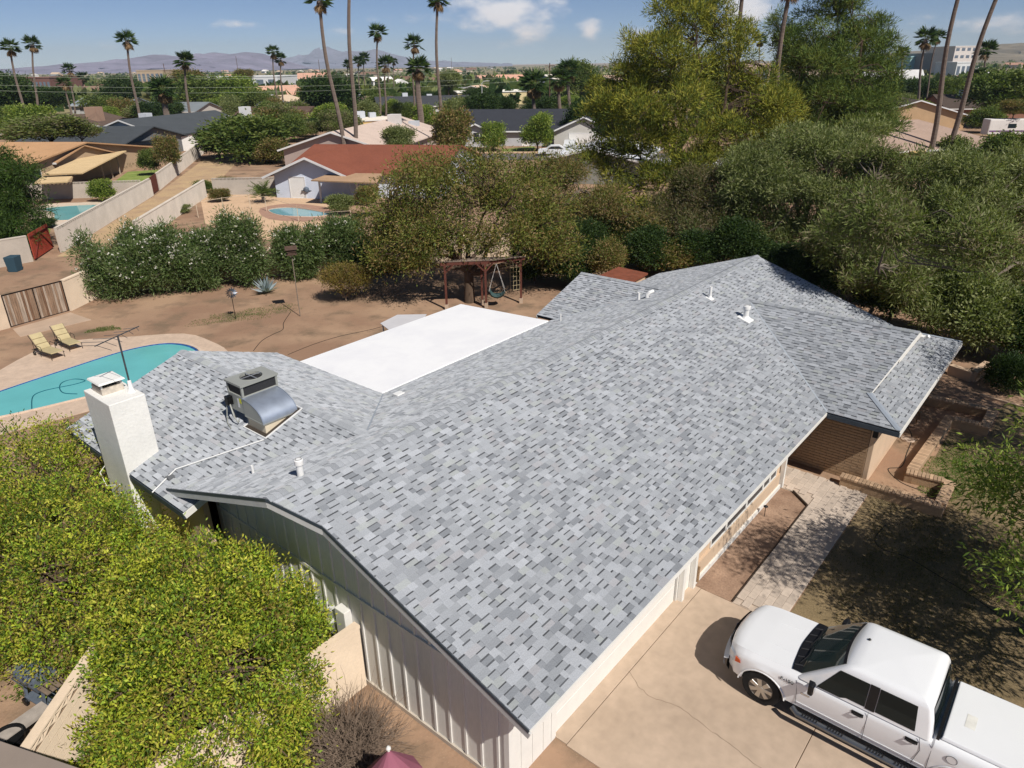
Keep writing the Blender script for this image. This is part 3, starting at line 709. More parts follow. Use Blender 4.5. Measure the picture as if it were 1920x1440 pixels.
def crown_points(rg, blobs, nclump, per, cr, pal, shell=(.72, 1.0), zcut=-.55, up=.35, out=.7, rnd=.7, inner=.0, droop=0.0, flat=1.0):
    B = np.array(blobs, float); area = (B[:, 3]*B[:, 4]+B[:, 3]*B[:, 5]+B[:, 4]*B[:, 5]); area /= area.sum()
    cs = []; os_ = []
    while len(cs) < nclump:
        m_ = nclump
        k = rg.choice(len(B), m_, p=area); d = rg.normal(size=(m_, 3)); d /= np.linalg.norm(d, axis=1)[:, None]
        rad = rg.uniform(shell[0], shell[1], m_); 
        inn = rg.random(m_) < inner; rad[inn] = rg.uniform(.15, shell[0], inn.sum())
        p = B[k, :3]+d*B[k, 3:6]*rad[:, None]
        ok = (d[:, 2] > zcut) | (rg.random(m_) < .12)
        for j in range(len(B)):
            q = (p-B[j, :3])/B[j, 3:6]; ok &= ~((np.linalg.norm(q, axis=1) < .62) & (k != j))
        for a, b in zip(p[ok], d[ok]): cs.append(a); os_.append(b)
    cs = np.array(cs[:nclump]); os_ = np.array(os_[:nclump])
    pal = np.array(pal); ci = pal[rg.integers(len(pal), size=nclump)]*rg.uniform(.82, 1.18, (nclump, 1))
    per_ = np.repeat(np.arange(nclump), per); n = len(per_)
    off = rg.normal(size=(n, 3))*cr*rg.uniform(.5, 1.3, (nclump, 1))[per_]; off[:, 2] *= flat
    C = cs[per_]+off
    D = off/max(cr, 1e-6)*.5+os_[per_]*out+rg.normal(size=(n, 3))*rnd+np.array((0, 0, up-droop)); D /= np.linalg.norm(D, axis=1)[:, None]
    cols = ci[per_]*rg.uniform(.85, 1.15, (n, 1))
    return C, D, cols, cs
def branch(mb, a, b, r0, r1, rg, n=5, wob=.08, sag=0, sides=6):
    a, b = np.array(a, float), np.array(b, float); L = np.linalg.norm(b-a); pts = []; rs = []
    w = rg.normal(size=3)*L*wob
    for i in range(n+1):
        t = i/n; p = a+(b-a)*t+w*math.sin(math.pi*t)+np.array((0, 0, sag*L*math.sin(math.pi*t)))+(rg.normal(size=3)*L*wob*.25 if 0 < i < n else 0)
        pts.append(p); rs.append(r0+(r1-r0)*t)
    mb.tube(pts, rs, sides); return pts
def make_crown(name, seed, blobs, nclump, per, cr, Ln, W, pal, parent=None, mat=None, **k):
    rg = np.random.default_rng(seed); C, D, cols, cs = crown_points(rg, blobs, nclump, per, cr, pal, **k)
    n = len(C); me = quad_mesh(name, leaf_arrays(C, D, Ln*rg.uniform(.7, 1.3, n), W*rg.uniform(.7, 1.3, n), rg), cols, mat or m_leaf)
    return me, cs
def make_trunk(seed, cs, h_fork, r, spread=.15, nlimb=6, ntwig=40, sides=7, base=(0, 0), twig_r=.02, lean=(0, 0)):
    rg = np.random.default_rng(seed+99); mb = MB(); ctr = cs.mean(0)
    fork = np.array((base[0]+lean[0], base[1]+lean[1], h_fork))
    branch(mb, (base[0], base[1], -.2), fork, r*1.15, r*.8, rg, 5, .03, sides=sides+3)
    ends = []
    idx = rg.choice(len(cs), nlimb, replace=False)
    for i in idx:
        tgt = fork+(cs[i]-fork)*.78; pts = branch(mb, fork-np.array((0, 0, r*.5)), tgt, r*.55, r*.14, rg, 6, .10, .05, sides); ends += pts[2:]
    ends = np.array(ends)
    for i in rg.choice(len(cs), min(ntwig, len(cs)), replace=False):
        j = np.argmin(np.linalg.norm(ends-cs[i], axis=1)); branch(mb, ends[j], cs[i], r*.12+twig_r*.4, twig_r*.4, rg, 4, .10, 0, 4)
    return mb
def tree(name, label, cat, loc, seed, blobs, nclump, per, cr, Ln, W, pal, h_fork=1.5, r=.18, group=None, mat=None, bark=None, nlimb=6, ntwig=40, twig_r=.02, rz=0, lean=(0, 0), **k):
    e = empty(name, loc, rz, label, cat, group)
    me, cs = make_crown('crown', seed, blobs, nclump, per, cr, Ln, W, pal, mat=mat, **k); link('crown', me, None, e)
    make_trunk(seed, cs, h_fork, r, nlimb=nlimb, ntwig=ntwig, twig_r=twig_r, lean=lean).build('trunk', bark or m_bark, e, smooth=True); return e
G_YEL = [srgb(192, 198, 66), srgb(174, 190, 62), srgb(152, 178, 60), srgb(202, 200, 84), srgb(134, 162, 56), srgb(184, 178, 74)]
G_MID = [srgb(96, 114, 56), srgb(110, 126, 62), srgb(82, 102, 50), srgb(122, 132, 70)]
G_DARK = [srgb(56, 78, 40), srgb(68, 90, 44), srgb(48, 68, 36), srgb(80, 98, 50)]
G_PINE = [srgb(138, 142, 56), srgb(152, 150, 58), srgb(122, 130, 54), srgb(102, 114, 50), srgb(160, 154, 70), srgb(88, 102, 48)]
G_PINE2 = [srgb(94, 114, 56), srgb(108, 124, 58), srgb(78, 98, 50), srgb(122, 132, 64)]
G_OLIVE = [srgb(138, 146, 90), srgb(122, 134, 80), srgb(152, 156, 108), srgb(108, 120, 72)]
G_MESQ = [srgb(120, 132, 72), srgb(104, 118, 62), srgb(132, 138, 86), srgb(136, 128, 100)]
G_DRY = [srgb(132, 122, 68), srgb(112, 118, 58), srgb(148, 128, 84), srgb(94, 108, 50), srgb(156, 132, 96)]
G_OLE = [srgb(100, 122, 68), srgb(116, 134, 82), srgb(80, 104, 54), srgb(128, 140, 96)]
G_GRASS = [srgb(104, 138, 56), srgb(88, 122, 46), srgb(128, 146, 76)]

def clumpy(bl, seed, k=8, r=(.26, .42), keep=True, zmin=-.35):
    """break big crown masses into branch-end tufts"""
    rg = np.random.default_rng(seed); out_ = []
    for b in bl:
        if keep: out_.append((b[0], b[1], b[2]-b[5]*.1, b[3]*.6, b[4]*.6, b[5]*.55))
        for _ in range(k):
            d = rg.normal(size=3); d /= np.linalg.norm(d)
            if d[2] < zmin: d[2] = -d[2]
            q = rg.uniform(*r); out_.append((b[0]+d[0]*b[3]*.8, b[1]+d[1]*b[4]*.8, b[2]+d[2]*b[5]*.8, b[3]*q, b[4]*q, max(b[5], b[3]*.6)*q*.8))
    return out_
# ------------------------------------------------------------------ near planting
fgb = [(-6.0, 10.7, 1.2, 2.2, 2.35, 2.5), (-5.75, 9.9, 1.0, 1.5, 1.6, 2.0), (-7.2, 11.9, 1.2, 1.8, 1.8, 2.3), (-6.35, 9.8, .9, 1.4, 1.5, 1.8), (-5.8, 11.8, 1.1, 1.7, 1.6, 2.2), (-5.7, 10.3, .6, 1.5, 1.6, 1.4), (-6.1, 9.3, .7, 1.3, 1.2, 1.5), (-5.5, 9.3, .9, 1.2, 1.2, 1.6)]
def shift(bl, o): return [(a-o[0], b-o[1], c, d, e, f) for a, b, c, d, e, f in bl]
def bumpy(bl, seed, k=7, r=(.35, .75)):
    rg = np.random.default_rng(seed); out_ = list(bl)
    for b in bl:
        for _ in range(k):
            d = rg.normal(size=3); d /= np.linalg.norm(d); d[2] = d[2] if d[2] > -.4 else -d[2]; q = rg.uniform(*r)
            out_.append((b[0]+d[0]*b[3]*.86, b[1]+d[1]*b[4]*.86, b[2]+d[2]*b[5]*.86, q, q, q*.8))
    return out_
o0 = (-6.3, 10.6); o1 = (-11.3, 14.6)
G_SUM = G_YEL+[srgb(104, 128, 46), srgb(84, 108, 42), srgb(146, 130, 66)]
SK = dict(h_fork=.8, r=.16, shell=(.70, 1.05), inner=.08, up=.2, out=.6, rnd=1.0, zcut=-1.0, ntwig=220, nlimb=9)
tree('sumac_tree', 'broad yellow-green sumac tree with dense narrow leaves against the white gable wall', 'tree', (o0[0], o0[1], 0), 21, shift(bumpy(fgb, 1, 18, (.4, .85)), o0), 6800, 15, .12, .090, .0185, G_SUM, **SK)
fgb2 = [(-11.2, 14.3, 1.1, 2.6, 2.5, 2.6), (-13.6, 16.9, 1.2, 2.7, 2.6, 2.8), (-10.2, 13.0, .9, 1.8, 1.6, 2.0), (-12.9, 13.8, .9, 2.0, 2.0, 2.1)]
tree('sumac_tree', 'broad yellow-green sumac tree with dense narrow leaves below the chimney', 'tree', (o1[0], o1[1], 0), 22, shift(bumpy(fgb2, 2, 18, (.4, .85)), o1), 6800, 15, .12, .090, .0185, G_SUM, **SK)
G_RT = [srgb(138, 156, 66), srgb(112, 134, 58), srgb(92, 116, 50), srgb(156, 168, 84)]
tree('shade_tree', 'light green feathery shade tree spreading over the lawn beside the white truck', 'tree', (13.9, 11.9, 0), 31,
     [(0, 0, 4.6, 2.6, 2.4, 1.7), (-1.9, .9, 4.0, 1.6, 1.5, 1.2), (1.6, 1.3, 4.9, 2.0, 2.0, 1.5), (-1.3, -1.6, 3.7, 1.4, 1.4, 1.0), (.4, 2.4, 4.3, 1.9, 1.7, 1.3), (-2.4, 2.3, 3.6, 1.0, 1.2, .8), (-.6, -1.2, 6.4, 2.2, 2.0, 1.3), (1.6, -1.0, 6.6, 2.0, 2.0, 1.3), (-2.9, -.4, 6.6, 1.5, 1.5, .9), (-3.4, -.2, 3.1, .9, .9, .6), (-2.7, -1.2, 2.9, .9, .9, .6)], 3300, 12, .22, .16, .022, G_RT,
     h_fork=1.9, r=.2, shell=(.4, 1.08), inner=.2, up=-.1, out=.6, rnd=.8, zcut=-.9, ntwig=120)
tree('tall_shade_tree', 'tall leafy tree behind the planter wall corner, shading the wing roof', 'tree', (21.5, 19.6, 0), 32,
     [(-1.2, 0, 7.2, 2.6, 2.4, 1.8), (1.0, 1.0, 7.8, 2.4, 2.4, 1.9), (-2.6, -.6, 6.4, 1.6, 1.6, 1.2), (0, -2.0, 6.6, 2.0, 2.0, 1.6)], 1700, 12, .25, .18, .03, G_MID, h_fork=3.2, r=.24, shell=(.4, 1.05), inner=.2, zcut=-.9)
# bare shrub by the gable wall
db = empty('dead_shrub', (*H(-2.75, 2.75).to_2d(), 0), 0, 'bare grey twiggy shrub at the foot of the gable wall', 'shrub')
rg = np.random.default_rng(4); tw = MB()
for i in range(520):
    a = rg.uniform(0, 2*math.pi); el = rg.uniform(.15, 1.25); L = rg.uniform(.7, 1.35); d = np.array((math.cos(a)*math.cos(el), math.sin(a)*math.cos(el), math.sin(el)*.85))
    st = np.array((rg.uniform(-.25, .25), rg.uniform(-.25, .25), 0)); p = st+d*L*rg.uniform(.3, .5); q = st+d*L+rg.normal(size=3)*.16
    tw.tube([st, p+rg.normal(size=3)*.05, q], [.010, .007, .003], 3, cap=False)
    for k in range(5):
        s_ = p+(q-p)*rg.uniform(0, 1); e_ = s_+d*rg.uniform(.15, .4)+rg.normal(size=3)*.16; tw.tube([s_, (s_+e_)/2+rg.normal(size=3)*.03, e_], [.006, .004, .002], 3, cap=False)
tw.build('twigs', m_twig, db)
# furled pink parasol tip
ub = un(728, 1402, 2.05); pe = empty('parasol', (ub.x, ub.y, 0), 0, 'faded pink parasol with white finial beside the gable wall', 'parasol')
c = MB(); nseg = 6
for i in range(nseg):
    a0, a1 = 2*math.pi*i/nseg, 2*math.pi*(i+1)/nseg; am = (a0+a1)/2
    c.grid([[(.0, 0, 2.0)]*3] + [[(r*math.cos(a)*(1 if k != 1 else .955), r*math.sin(a)*(1 if k != 1 else .955), 2.0-r*1.35) for k, a in enumerate((a0, am, a1))] for r in (.15, .3, .45, .6)])
c.build('canopy', M('pink_cloth', srgb(150, 92, 108), .85, .08, 2), pe)
c = MB(); c.tube([(0, 0, 0), (0, 0, 2.0)], .022, 10); c.build('pole', m_white, pe, smooth=True)
c = MB(); c.lathe([(.02, 1.99), (.045, 2.02), (.045, 2.05), (.02, 2.08)], sides=12); c.build('finial', m_white, pe, smooth=True)
c = MB(); c.lathe([(.28, 0), (.28, .05), (.06, .1), (.05, .3)], sides=20); c.build('base', m_white, pe, smooth=True)
# block walls of the side yard
m_block = M('block_wall', srgb(206, 188, 166), .92, .08, 1.0, bump=.4, bscale=40, fine=.05, fscale=18)
def block_wall(name, label, a, b, h, t=.15, mat=None, lattice=False, pil=0, blocks=False):
    a, b = Vector(a), Vector(b); d = b-a; ln = d.length; e = empty(name, (a.x, a.y, 0), math.atan2(d.y, d.x), label, 'wall')
    top = h-.20 if lattice else h-.09
    if blocks:
        z = 0; r = 0; w = .397; bmsh = MB(); bmsh.box(0, .39, -t/2, t/2, 0, .19); bm1 = bmsh.mesh('block', mat or m_block, bevel=.006); hm = MB(); hm.box(0, .19, -t/2, t/2, 0, .19); bm2 = hm.mesh('block', mat or m_block, bevel=.006)
        core = MB(); core.box(.01, ln-.01, -t/2+.012, t/2-.012, 0, top); core.build('core', m_mortar, e)
        while z+.19 <= top+.001:
            x = 0; half = r % 2
            while x < ln-.1:
                me, ww = (bm2, .2) if half else (bm1, .4)
                if x+ww-.01 > ln: break
                o = link('block', me, None, e); o.location = (x, random.uniform(-.002, .002), z); x += ww; half = False
            z += .2; r += 1
    else:
        m_ = MB(); m_.box(0, ln, -t/2, t/2, 0, top); m_.build('core', mat or m_block, e)
    if lattice:
        x = .02; lm = MB()
        for sx in (0, .385): lm.box(sx, sx+.02, -t/2, t/2, 0, .17)
        lm.beam((.02, 0, .02), (.385, 0, .15), t, .025); lm.beam((.02, 0, .15), (.385, 0, .02), t-.01, .025)
        lm.box(0, .405, -t/2, t/2, .165, .2); me = lm.mesh('screen_block', mat or m_block)
        while x+.4 < ln:
            o = link('screen_block', me, None, e); o.location = (x, 0, top+.002); x += .41
    else:
        m_ = MB(); m_.box(-.01, ln+.01, -t/2-.02, t/2+.02, top+.002, h); m_.build('cap', mat or m_block, e, bevel=.006)
    if pil:
        x = 0
        while x <= ln+.01:
            m_ = MB(); m_.box(x-.2, x+.2, -.2, .2, 0, h+.05); m_.build('pilaster', mat or m_block, e); x += pil
    return e
a = H(-1.28, 1.45); b = H(-6.6, 1.45); block_wall('block_wall', 'plain block garden wall running from the gable wall under the sumac', (a.x, a.y), (b.x, b.y), 1.75)
block_wall('block_wall', 'block wall with patterned screen-block top course beside the grill', (-8.68, 7.2), (-8.80, 13.5), 1.8, .2, lattice=True, blocks=True)
# flat-roofed neighbour corner at the bottom left
p1, p2 = un(-40, 1375, 3.0), un(170, 1447, 3.0); dd = (p2-p1).normalized(); nn = Vector((dd.y, -dd.x, 0))
nb = empty('garden_shed', (0, 0, 0), 0, 'flat roofed beige stucco shed casting a dark shadow over the block wall', 'shed')
q = [p1-dd*2.5, p2+dd*1.2, p2+dd*1.2+nn*2.4, p1-dd*2.5+nn*2.4]
c = MB(); c.prism([(p.x, p.y) for p in q], 2.82, 3.0); c.build('roof', M('shed_roof', srgb(150, 136, 124), .9, .05, 2), nb, bevel=.01)
q2 = [q[0]+nn*.3+dd*.3, q[1]+nn*.3-dd*.3, q[2]-nn*.2-dd*.3, q[3]-nn*.2+dd*.3]
c = MB(); c.prism([(p.x, p.y) for p in q2], 0, 2.818); c.build('wall', m_stucco, nb)
# gas grill
m_grill = M('grill_grey', srgb(112, 122, 136), .5, .1, 6, metal=.3)
gpos = un(88, 1318, .0); gr = empty('grill', (gpos.x, gpos.y, 0), math.radians(-28), 'blue-grey gas grill on wheeled cart beside the block wall', 'grill')
c = MB(); rows = []
for i in range(9):
    t = math.pi*i/8; rows.append([(x, -.27*math.cos(t), .84+.26*math.sin(t)) for x in (-.36, -.33, .33, .36)])
c.grid(rows); c.add([rows[i][0] for i in range(9)], [tuple(range(9))]); c.add([rows[i][3] for i in range(9)], [tuple(range(9))]); c.build('lid', m_grill, gr, smooth=True)
c = MB(); c.hexa([(-.3, -.2, .62), (.3, -.2, .62), (.3, .2, .62), (-.3, .2, .62)], [(-.36, -.27, .835), (.36, -.27, .835), (.36, .27, .835), (-.36, .27, .835)]); c.build('firebox', m_grill, gr)
c = MB(); c.tube([(-.22, -.28, .93), (-.22, -.36, .95), (.22, -.36, .95), (.22, -.28, .93)], .013, 8); c.build('handle', M('chrome_bar', srgb(210, 214, 220), .2, .02, 3, metal=1), gr, smooth=True)
for x0, x1 in ((-.74, -.38), (.38, .74)):
    sh = empty('side_shelf'); sh.parent = gr
    for k in range(4): c = MB(); c.box(x0, x1, -.22+k*.115, -.22+k*.115+.09, .80, .825); c.build('slat', M('shelf_wood', srgb(128, 112, 98), .8, .15, 8), sh)
for x in (-.34, .34):
    for y in (-.2, .2): c = MB(); c.beam((x, y, .06), (x, y*.6, .7), .05, .05); c.build('leg', m_grill, gr)
c = MB(); c.box(-.36, .36, -.22, .22, .20, .23); c.build('lower_shelf', m_grill, gr)
for y in (-.24, .24): c = MB(); c.lathe([(.09, -.025), (.10, -.02), (.10, .02), (.09, .025)], axis='y', origin=(-.34, y, .10), sides=18); c.build('wheel', m_blackm, gr, smooth=True)
# stone bench slab and round pot in the shade
bp = un(42, 1355, .4); be = empty('stone_bench', (bp.x, bp.y, 0), math.radians(60), 'weathered grey stone bench beside the screen-block wall', 'bench')
c = MB(); c.box(-.5, .5, -.18, .18, .36, .44); c.build('seat', M('stone_grey', srgb(150, 142, 134), .95, .15, 5, bump=.4), be, bevel=.015)
for x in (-.34, .34): c = MB(); c.box(x-.07, x+.07, -.14, .14, 0, .358); c.build('leg', MATS['stone_grey'], be, bevel=.01)
bp = un(12, 1380, .5); c = MB(); c.lathe([(.16, 0), (.26, .2), (.30, .38), (.28, .46), (.32, .5), (.29, .5), (.26, .42)], sides=24); o = c.build('garden_pot', m_blackm, smooth=True); o.location = (bp.x, bp.y, 0); tag(o, 'black round garden pot in the shed shadow', 'pot')
# wheelie bin, its lid peeping from under the sumac
bp = un(352, 1432, 1.0); we = empty('wheelie_bin', (bp.x, bp.y, 0), math.radians(20), 'black wheelie bin with its lid showing under the sumac edge', 'bin')
c = MB(); c.hexa([(-.24, -.26, .08), (.24, -.26, .08), (.24, .26, .08), (-.24, .26, .08)], [(-.30, -.34, .98), (.30, -.34, .98), (.30, .34, .98), (-.30, .34, .98)]); c.build('body', m_blackm, we, bevel=.02)
c = MB(); c.hexa([(-.32, -.36, .985), (.32, -.36, .985), (.32, .36, .985), (-.32, .36, .985)], [(-.26, -.28, 1.06), (.26, -.28, 1.06), (.26, .3, 1.06), (-.26, .3, 1.06)]); c.build('lid', M('bin_lid', srgb(40, 42, 44), .5, .1, 5), we, bevel=.02)
for x in (-.28, .28): c = MB(); c.lathe([(.09, -.03), (.1, 0), (.09, .03)], axis='x', origin=(x, .28, .1), sides=16); c.build('wheel', m_blackm, we)

# ------------------------------------------------------------------ rooftop air conditioner
ac = empty('rooftop_air_conditioner', (PX0, PY0, 0), HROT, 'grey packaged air conditioner with shiny curved duct elbow on the roof', 'air conditioner')
m_acg = M('ac_grey', srgb(158, 160, 154), .5, .05, 2, spec=.4); m_galv = M('galvanised', srgb(196, 206, 220), .42, .12, 3, metal=.75)
u0, u1, v0, v1 = .35, 1.45, -5.55, -4.80
c = MB(); c.box(u0, u1, -v1, -v0, 4.20, 4.72); c.build('cabinet', m_acg, ac, bevel=.015)
m_grille = M('coil_grille', srgb(52, 52, 54), .7, .3, 60, bump=.6, bscale=150)
c = MB(); c.box(u0+.03, u1-.03, -v1+.03, -v0-.03, 4.722, 5.0); c.build('coil', m_grille, ac)
for x in (u0, u1-.06):
    for y in (-v1, -v0-.06): c = MB(); c.box(x, x+.06, y, y+.06, 4.722, 5.0); c.build('corner_post', m_acg, ac)
c = MB(); n = 28; cx, cy_, rF = (u0+u1)/2, -(v0+v1)/2, .30
ringo = [(cx+rF*math.cos(2*math.pi*i/n), cy_+rF*math.sin(2*math.pi*i/n)) for i in range(n)]
def sq(i):
    a = 2*math.pi*i/n; dx, dy = math.cos(a), math.sin(a); k = min((u1-u0+.06)/2/max(abs(dx), 1e-6), (v1-v0+.06)/2/max(abs(dy), 1e-6)); return (cx+dx*k, cy_+dy*k)
sqo = [sq(i) for i in range(n)]
for sx in (-1, 1):
    for sy in (-1, 1):
        cxy = (cx+sx*(u1-u0+.06)/2, cy_+sy*(v1-v0+.06)/2); j = min(range(n), key=lambda i: (sqo[i][0]-cxy[0])**2+(sqo[i][1]-cxy[1])**2); sqo[j] = cxy
for z in (5.002, 5.06):
    c.add([(x, y, z) for x, y in ringo]+[(x, y, z) for x, y in sqo], [(i, (i+1) % n, n+(i+1) % n, n+i) for i in range(n)])
c.add([(x, y, 5.002) for x, y in sqo]+[(x, y, 5.06) for x, y in sqo], [(i, (i+1) % n, n+(i+1) % n, n+i) for i in range(n)])
c.add([(x, y, 5.075) for x, y in ringo]+[(x, y, 4.85) for x, y in ringo], [(i, (i+1) % n, n+(i+1) % n, n+i) for i in range(n)])
c.build('top_panel', m_acg, ac)
c = MB()
c.lathe([(.07, 4.90), (.07, 4.99)], origin=(cx, cy_, 0), sides=14)
for i in range(3):
    a = 2*math.pi*i/3; c.beam((cx, cy_, 4.95), (cx+.27*math.cos(a), cy_+.27*math.sin(a), 4.95), .16, .012, up=(.3*math.sin(a), -.3*math.cos(a), 1))
c.build('fan', m_blackm, ac)
c = MB(); c.box(cx-.014, cx+.014, cy_-.3, cy_+.3, 5.062, 5.072); c.box(cx-.3, cx+.3, cy_-.014, cy_+.014, 5.0725, 5.08); c.build('fan_guard', M('guard_metal', srgb(190, 192, 194), .4, .05, 3, metal=.6), ac)
# quarter-round duct elbow on the front face
c = MB(); prof = []
for i in range(13):
    t = math.pi/2*i/12; prof.append((-v1-.002-.88*math.sin(t), 4.20+.50*math.cos(t)))
c.grid([[(u0-.02, y, z), (u1-.08, y, z)] for y, z in prof])
c.build('duct_elbow', m_galv, ac, smooth=True)
for u in (u0-.02, u1-.08):
    c = MB(); c.add([(u, -v1-.002, 4.20)]+[(u, y, z) for y, z in prof], [tuple(range(len(prof)+1))]); c.build('duct_side', m_acg, ac)
    c = MB(); c.tube([(u, y, z) for y, z in prof], .014, 6); c.build('duct_seam', m_galv, ac, smooth=True)
c = MB(); c.box(u0-.03, u1-.07, -v1-.89, -v1-.003, 4.17, 4.199); c.build('duct_lip', m_acg, ac)
# curb (wedge following the roof pitch)
def zw(u): return ZL-S*(UL-u)
c = MB(); c.hexa([(u0+.03, -v1-.85, zw(u0+.03)-.03), (u1-.12, -v1-.85, zw(u1-.12)-.03), (u1-.12, -v1-.05, zw(u1-.12)-.03), (u0+.03, -v1-.05, zw(u0+.03)-.03)], [(u0+.03, -v1-.85, 4.168), (u1-.12, -v1-.85, 4.168), (u1-.12, -v1-.05, 4.168), (u0+.03, -v1-.05, 4.168)])
c.build('curb', M('curb_cream', srgb(226, 212, 186), .8, .05, 2), ac)
c = MB(); y0, y1, x0, x1 = -v1-1.0, -v1+.04, u0-.1, u1
for a, b2 in (((x0, y0), (x1, y0)), ((x1, y0), (x1, y1)), ((x1, y1), (x0, y1)), ((x0, y1), (x0, y0))):
    c.beam((a[0], a[1], zw(a[0])+.03), (b2[0], b2[1], zw(b2[0])+.03), .03, .03)
c.build('pan_rim', m_pvc, ac)
c = MB(); c.hexa([(x0, y0, zw(x0)), (x1, y0, zw(x1)), (x1, y1, zw(x1)), (x0, y1, zw(x0))], [(x0, y0, zw(x0)+.022), (x1, y0, zw(x1)+.022), (x1, y1, zw(x1)+.022), (x0, y1, zw(x0)+.022)]); c.build('pan', M('tar_pan', srgb(70, 62, 54), .8, .2, 9), ac)
for x, y in ((u0+.04, -v1-.03), (u0+.04, -v0-.04), (u1-.04, -v0-.04), (u1-.04, -v1-.03)):
    c = MB(); c.tube([(x, y, zw(x)), (x, y, 4.2)], .022, 8); c.build('leg', m_acg, ac)
c = MB(); c.box(u0-.004, u0-.001, -v1+.10, -v1+.20, 4.50, 4.64); c.build('energy_label', M('label_yellow', srgb(214, 214, 60), .5, .02, 5), ac)
c = MB(); c.box(u0-.004, u0-.001, -v1+.22, -v1+.30, 4.35, 4.62); c.build('rating_label', M('label_white', srgb(226, 226, 226), .5, .02, 5), ac)
c = MB(); c.box(u0-.16, u0-.002, -v0-.22, -v0-.06, 4.38, 4.62); c.build('disconnect_box', m_blackm, ac)
c = MB(); c.tube([(u0-.1, -v0-.2, 4.4), (u0-.14, -v0-.32, 4.3), (u0-.16, -v0-.42, 4.1), (u0-.12, -v0-.5, 3.95), (u0-.02, -v0-.42, 4.0)], .02, 7); c.tube([(u0-.12, -v0-.06, 4.38), (u0-.2, -v0-.06, zw(u0-.2)+.04), (u0-.3, -v0-.4, zw(u0-.3)+.03)], .016, 6); c.build('conduit', m_acg, ac, smooth=True)
# TV antenna on a mast beside the chimney
an = empty('tv_antenna', (PX0, PY0, 0), HROT, 'old branching metal television antenna on a mast behind the chimney top', 'antenna')
base = L3(-1.55, -6.9, 5.0); m_ant = M('antenna_metal', srgb(92, 96, 100), .5, .2, 8, metal=.6)
top = L3(-1.55, -6.9, 6.55)
c = MB(); c.tube([base, top], .024, 8); c.build('mast', m_ant, an, smooth=True)
c = MB(); c.lathe([(.10, 5.0), (.06, 5.12), (.05, 5.3), (.028, 5.32)], origin=(base[0], base[1], 0), sides=12); c.build('mast_boot', m_pvc, an, smooth=True)
t = Vector(top); bd = Vector((.55, .25, 0)).normalized(); sdv = Vector((-bd.y, bd.x, 0))
c = MB(); c.tube([t-bd*.75, t+bd*.75], .015, 6); c.build('boom', m_ant, an)
for i, L in enumerate((.62, .52, .44, .36, .30, .24)):
    p = t+bd*(-.7+i*.27); c = MB(); s1 = 1 if i % 2 else -1
    c.tube([p-sdv*L+bd*.22*s1*0-bd*.18, p, p+sdv*L-bd*.18], .007, 5); c.build('element', m_ant, an)
# hose and garden bits by the front bed
m_hose = M('hose_dark', srgb(58, 52, 44), .6, .1, 5)
def hose(name, pts, r, mat, label, cat='hose', z=.02):
    pts = [Vector((p[0], p[1], p[2] if len(p) > 2 else z)) for p in pts]; fp = []
    for i in range(len(pts)-1):
        p0, p1, p2, p3 = pts[max(i-1, 0)], pts[i], pts[i+1], pts[min(i+2, len(pts)-1)]
        for k in range(8):
            t = k/8; fp.append(.5*((2*p1)+(-p0+p2)*t+(2*p0-5*p1+4*p2-p3)*t*t+(-p0+3*p1-3*p2+p3)*t**3))
    fp.append(pts[-1]); b = MB(); b.tube(fp, r, 6); o = b.build(name, mat, smooth=True); tag(o, label, cat); return o
hose('garden_hose', [un(x, y) for x, y in ((1700, 798), (1710, 820), (1700, 850), (1690, 875), (1665, 880), (1690, 905), (1740, 925), (1755, 935))], .018, m_hose, 'dark green garden hose lying in the brick planter bed')
hose('garden_hose', [un(x, y) for x, y in ((1660, 985), (1640, 1010), (1655, 1030), (1700, 1045), (1760, 1080), (1840, 1130), (1915, 1190))], .02, m_hose, 'black drip hose snaking across the shaded lawn')
hose('irrigation_loop', [un(x, y) for x, y in ((1385, 1063), (1398, 1060), (1402, 1070), (1390, 1078), (1382, 1070), (1385, 1063))], .007, m_hose, 'small loop of black drip tubing on the planting strip', 'tubing')
hose('garden_hose', [un(x, y) for x, y in ((475, 658), (490, 640), (510, 628), (530, 618), (532, 605), (545, 585))], .02, m_hose, 'dark hose curving over the back yard dirt toward the bird feeder')
hose('garden_hose', [un(x, y) for x, y in ((540, 665), (590, 645), (640, 630), (700, 617), (760, 600))], .018, m_hose, 'long dark hose running along the edge of the white patio roof')
# backflow valve, access lid, path light
p = un(1720, 790); ve = empty('backflow_valve', (p.x, p.y, 0), HROT, 'copper backflow pipe with valve standing in the brick planter', 'valve')
c = MB(); c.tube([(-.22, 0, 0), (-.22, 0, .34), (.22, 0, .34), (.22, 0, 0)], .022, 8); c.build('pipe', M('brass', srgb(140, 118, 88), .45, .15, 8, metal=.6), ve, smooth=True)
c = MB(); c.lathe([(.06, .32), (.07, .42), (.03, .46)], origin=(-.05, 0, 0), sides=12); c.build('valve_cap', MATS['brass'], ve, smooth=True)
p = un(1702, 824); c = MB(); c.lathe([(.24, 0), (.24, .03), (.21, .045)], sides=24); o = c.build('access_lid', m_paver); o.location = (p.x, p.y, 0); tag(o, 'round concrete utility lid in the planter bed', 'lid')
p = on_plane(1440, 945, .0, 0, 0); q = H(10.6, 5.95); pl = empty('path_light', (q.x, q.y, 0), 0, 'small black path light against the white curb', 'path light')
c = MB(); c.tube([(0, 0, 0), (0, 0, .34)], .01, 6); c.build('stake', m_blackm, pl); c = MB(); c.lathe([(.03, .34), (.07, .37), (.07, .38), (.02, .42)], sides=12); c.build('lamp_head', m_blackm, pl)
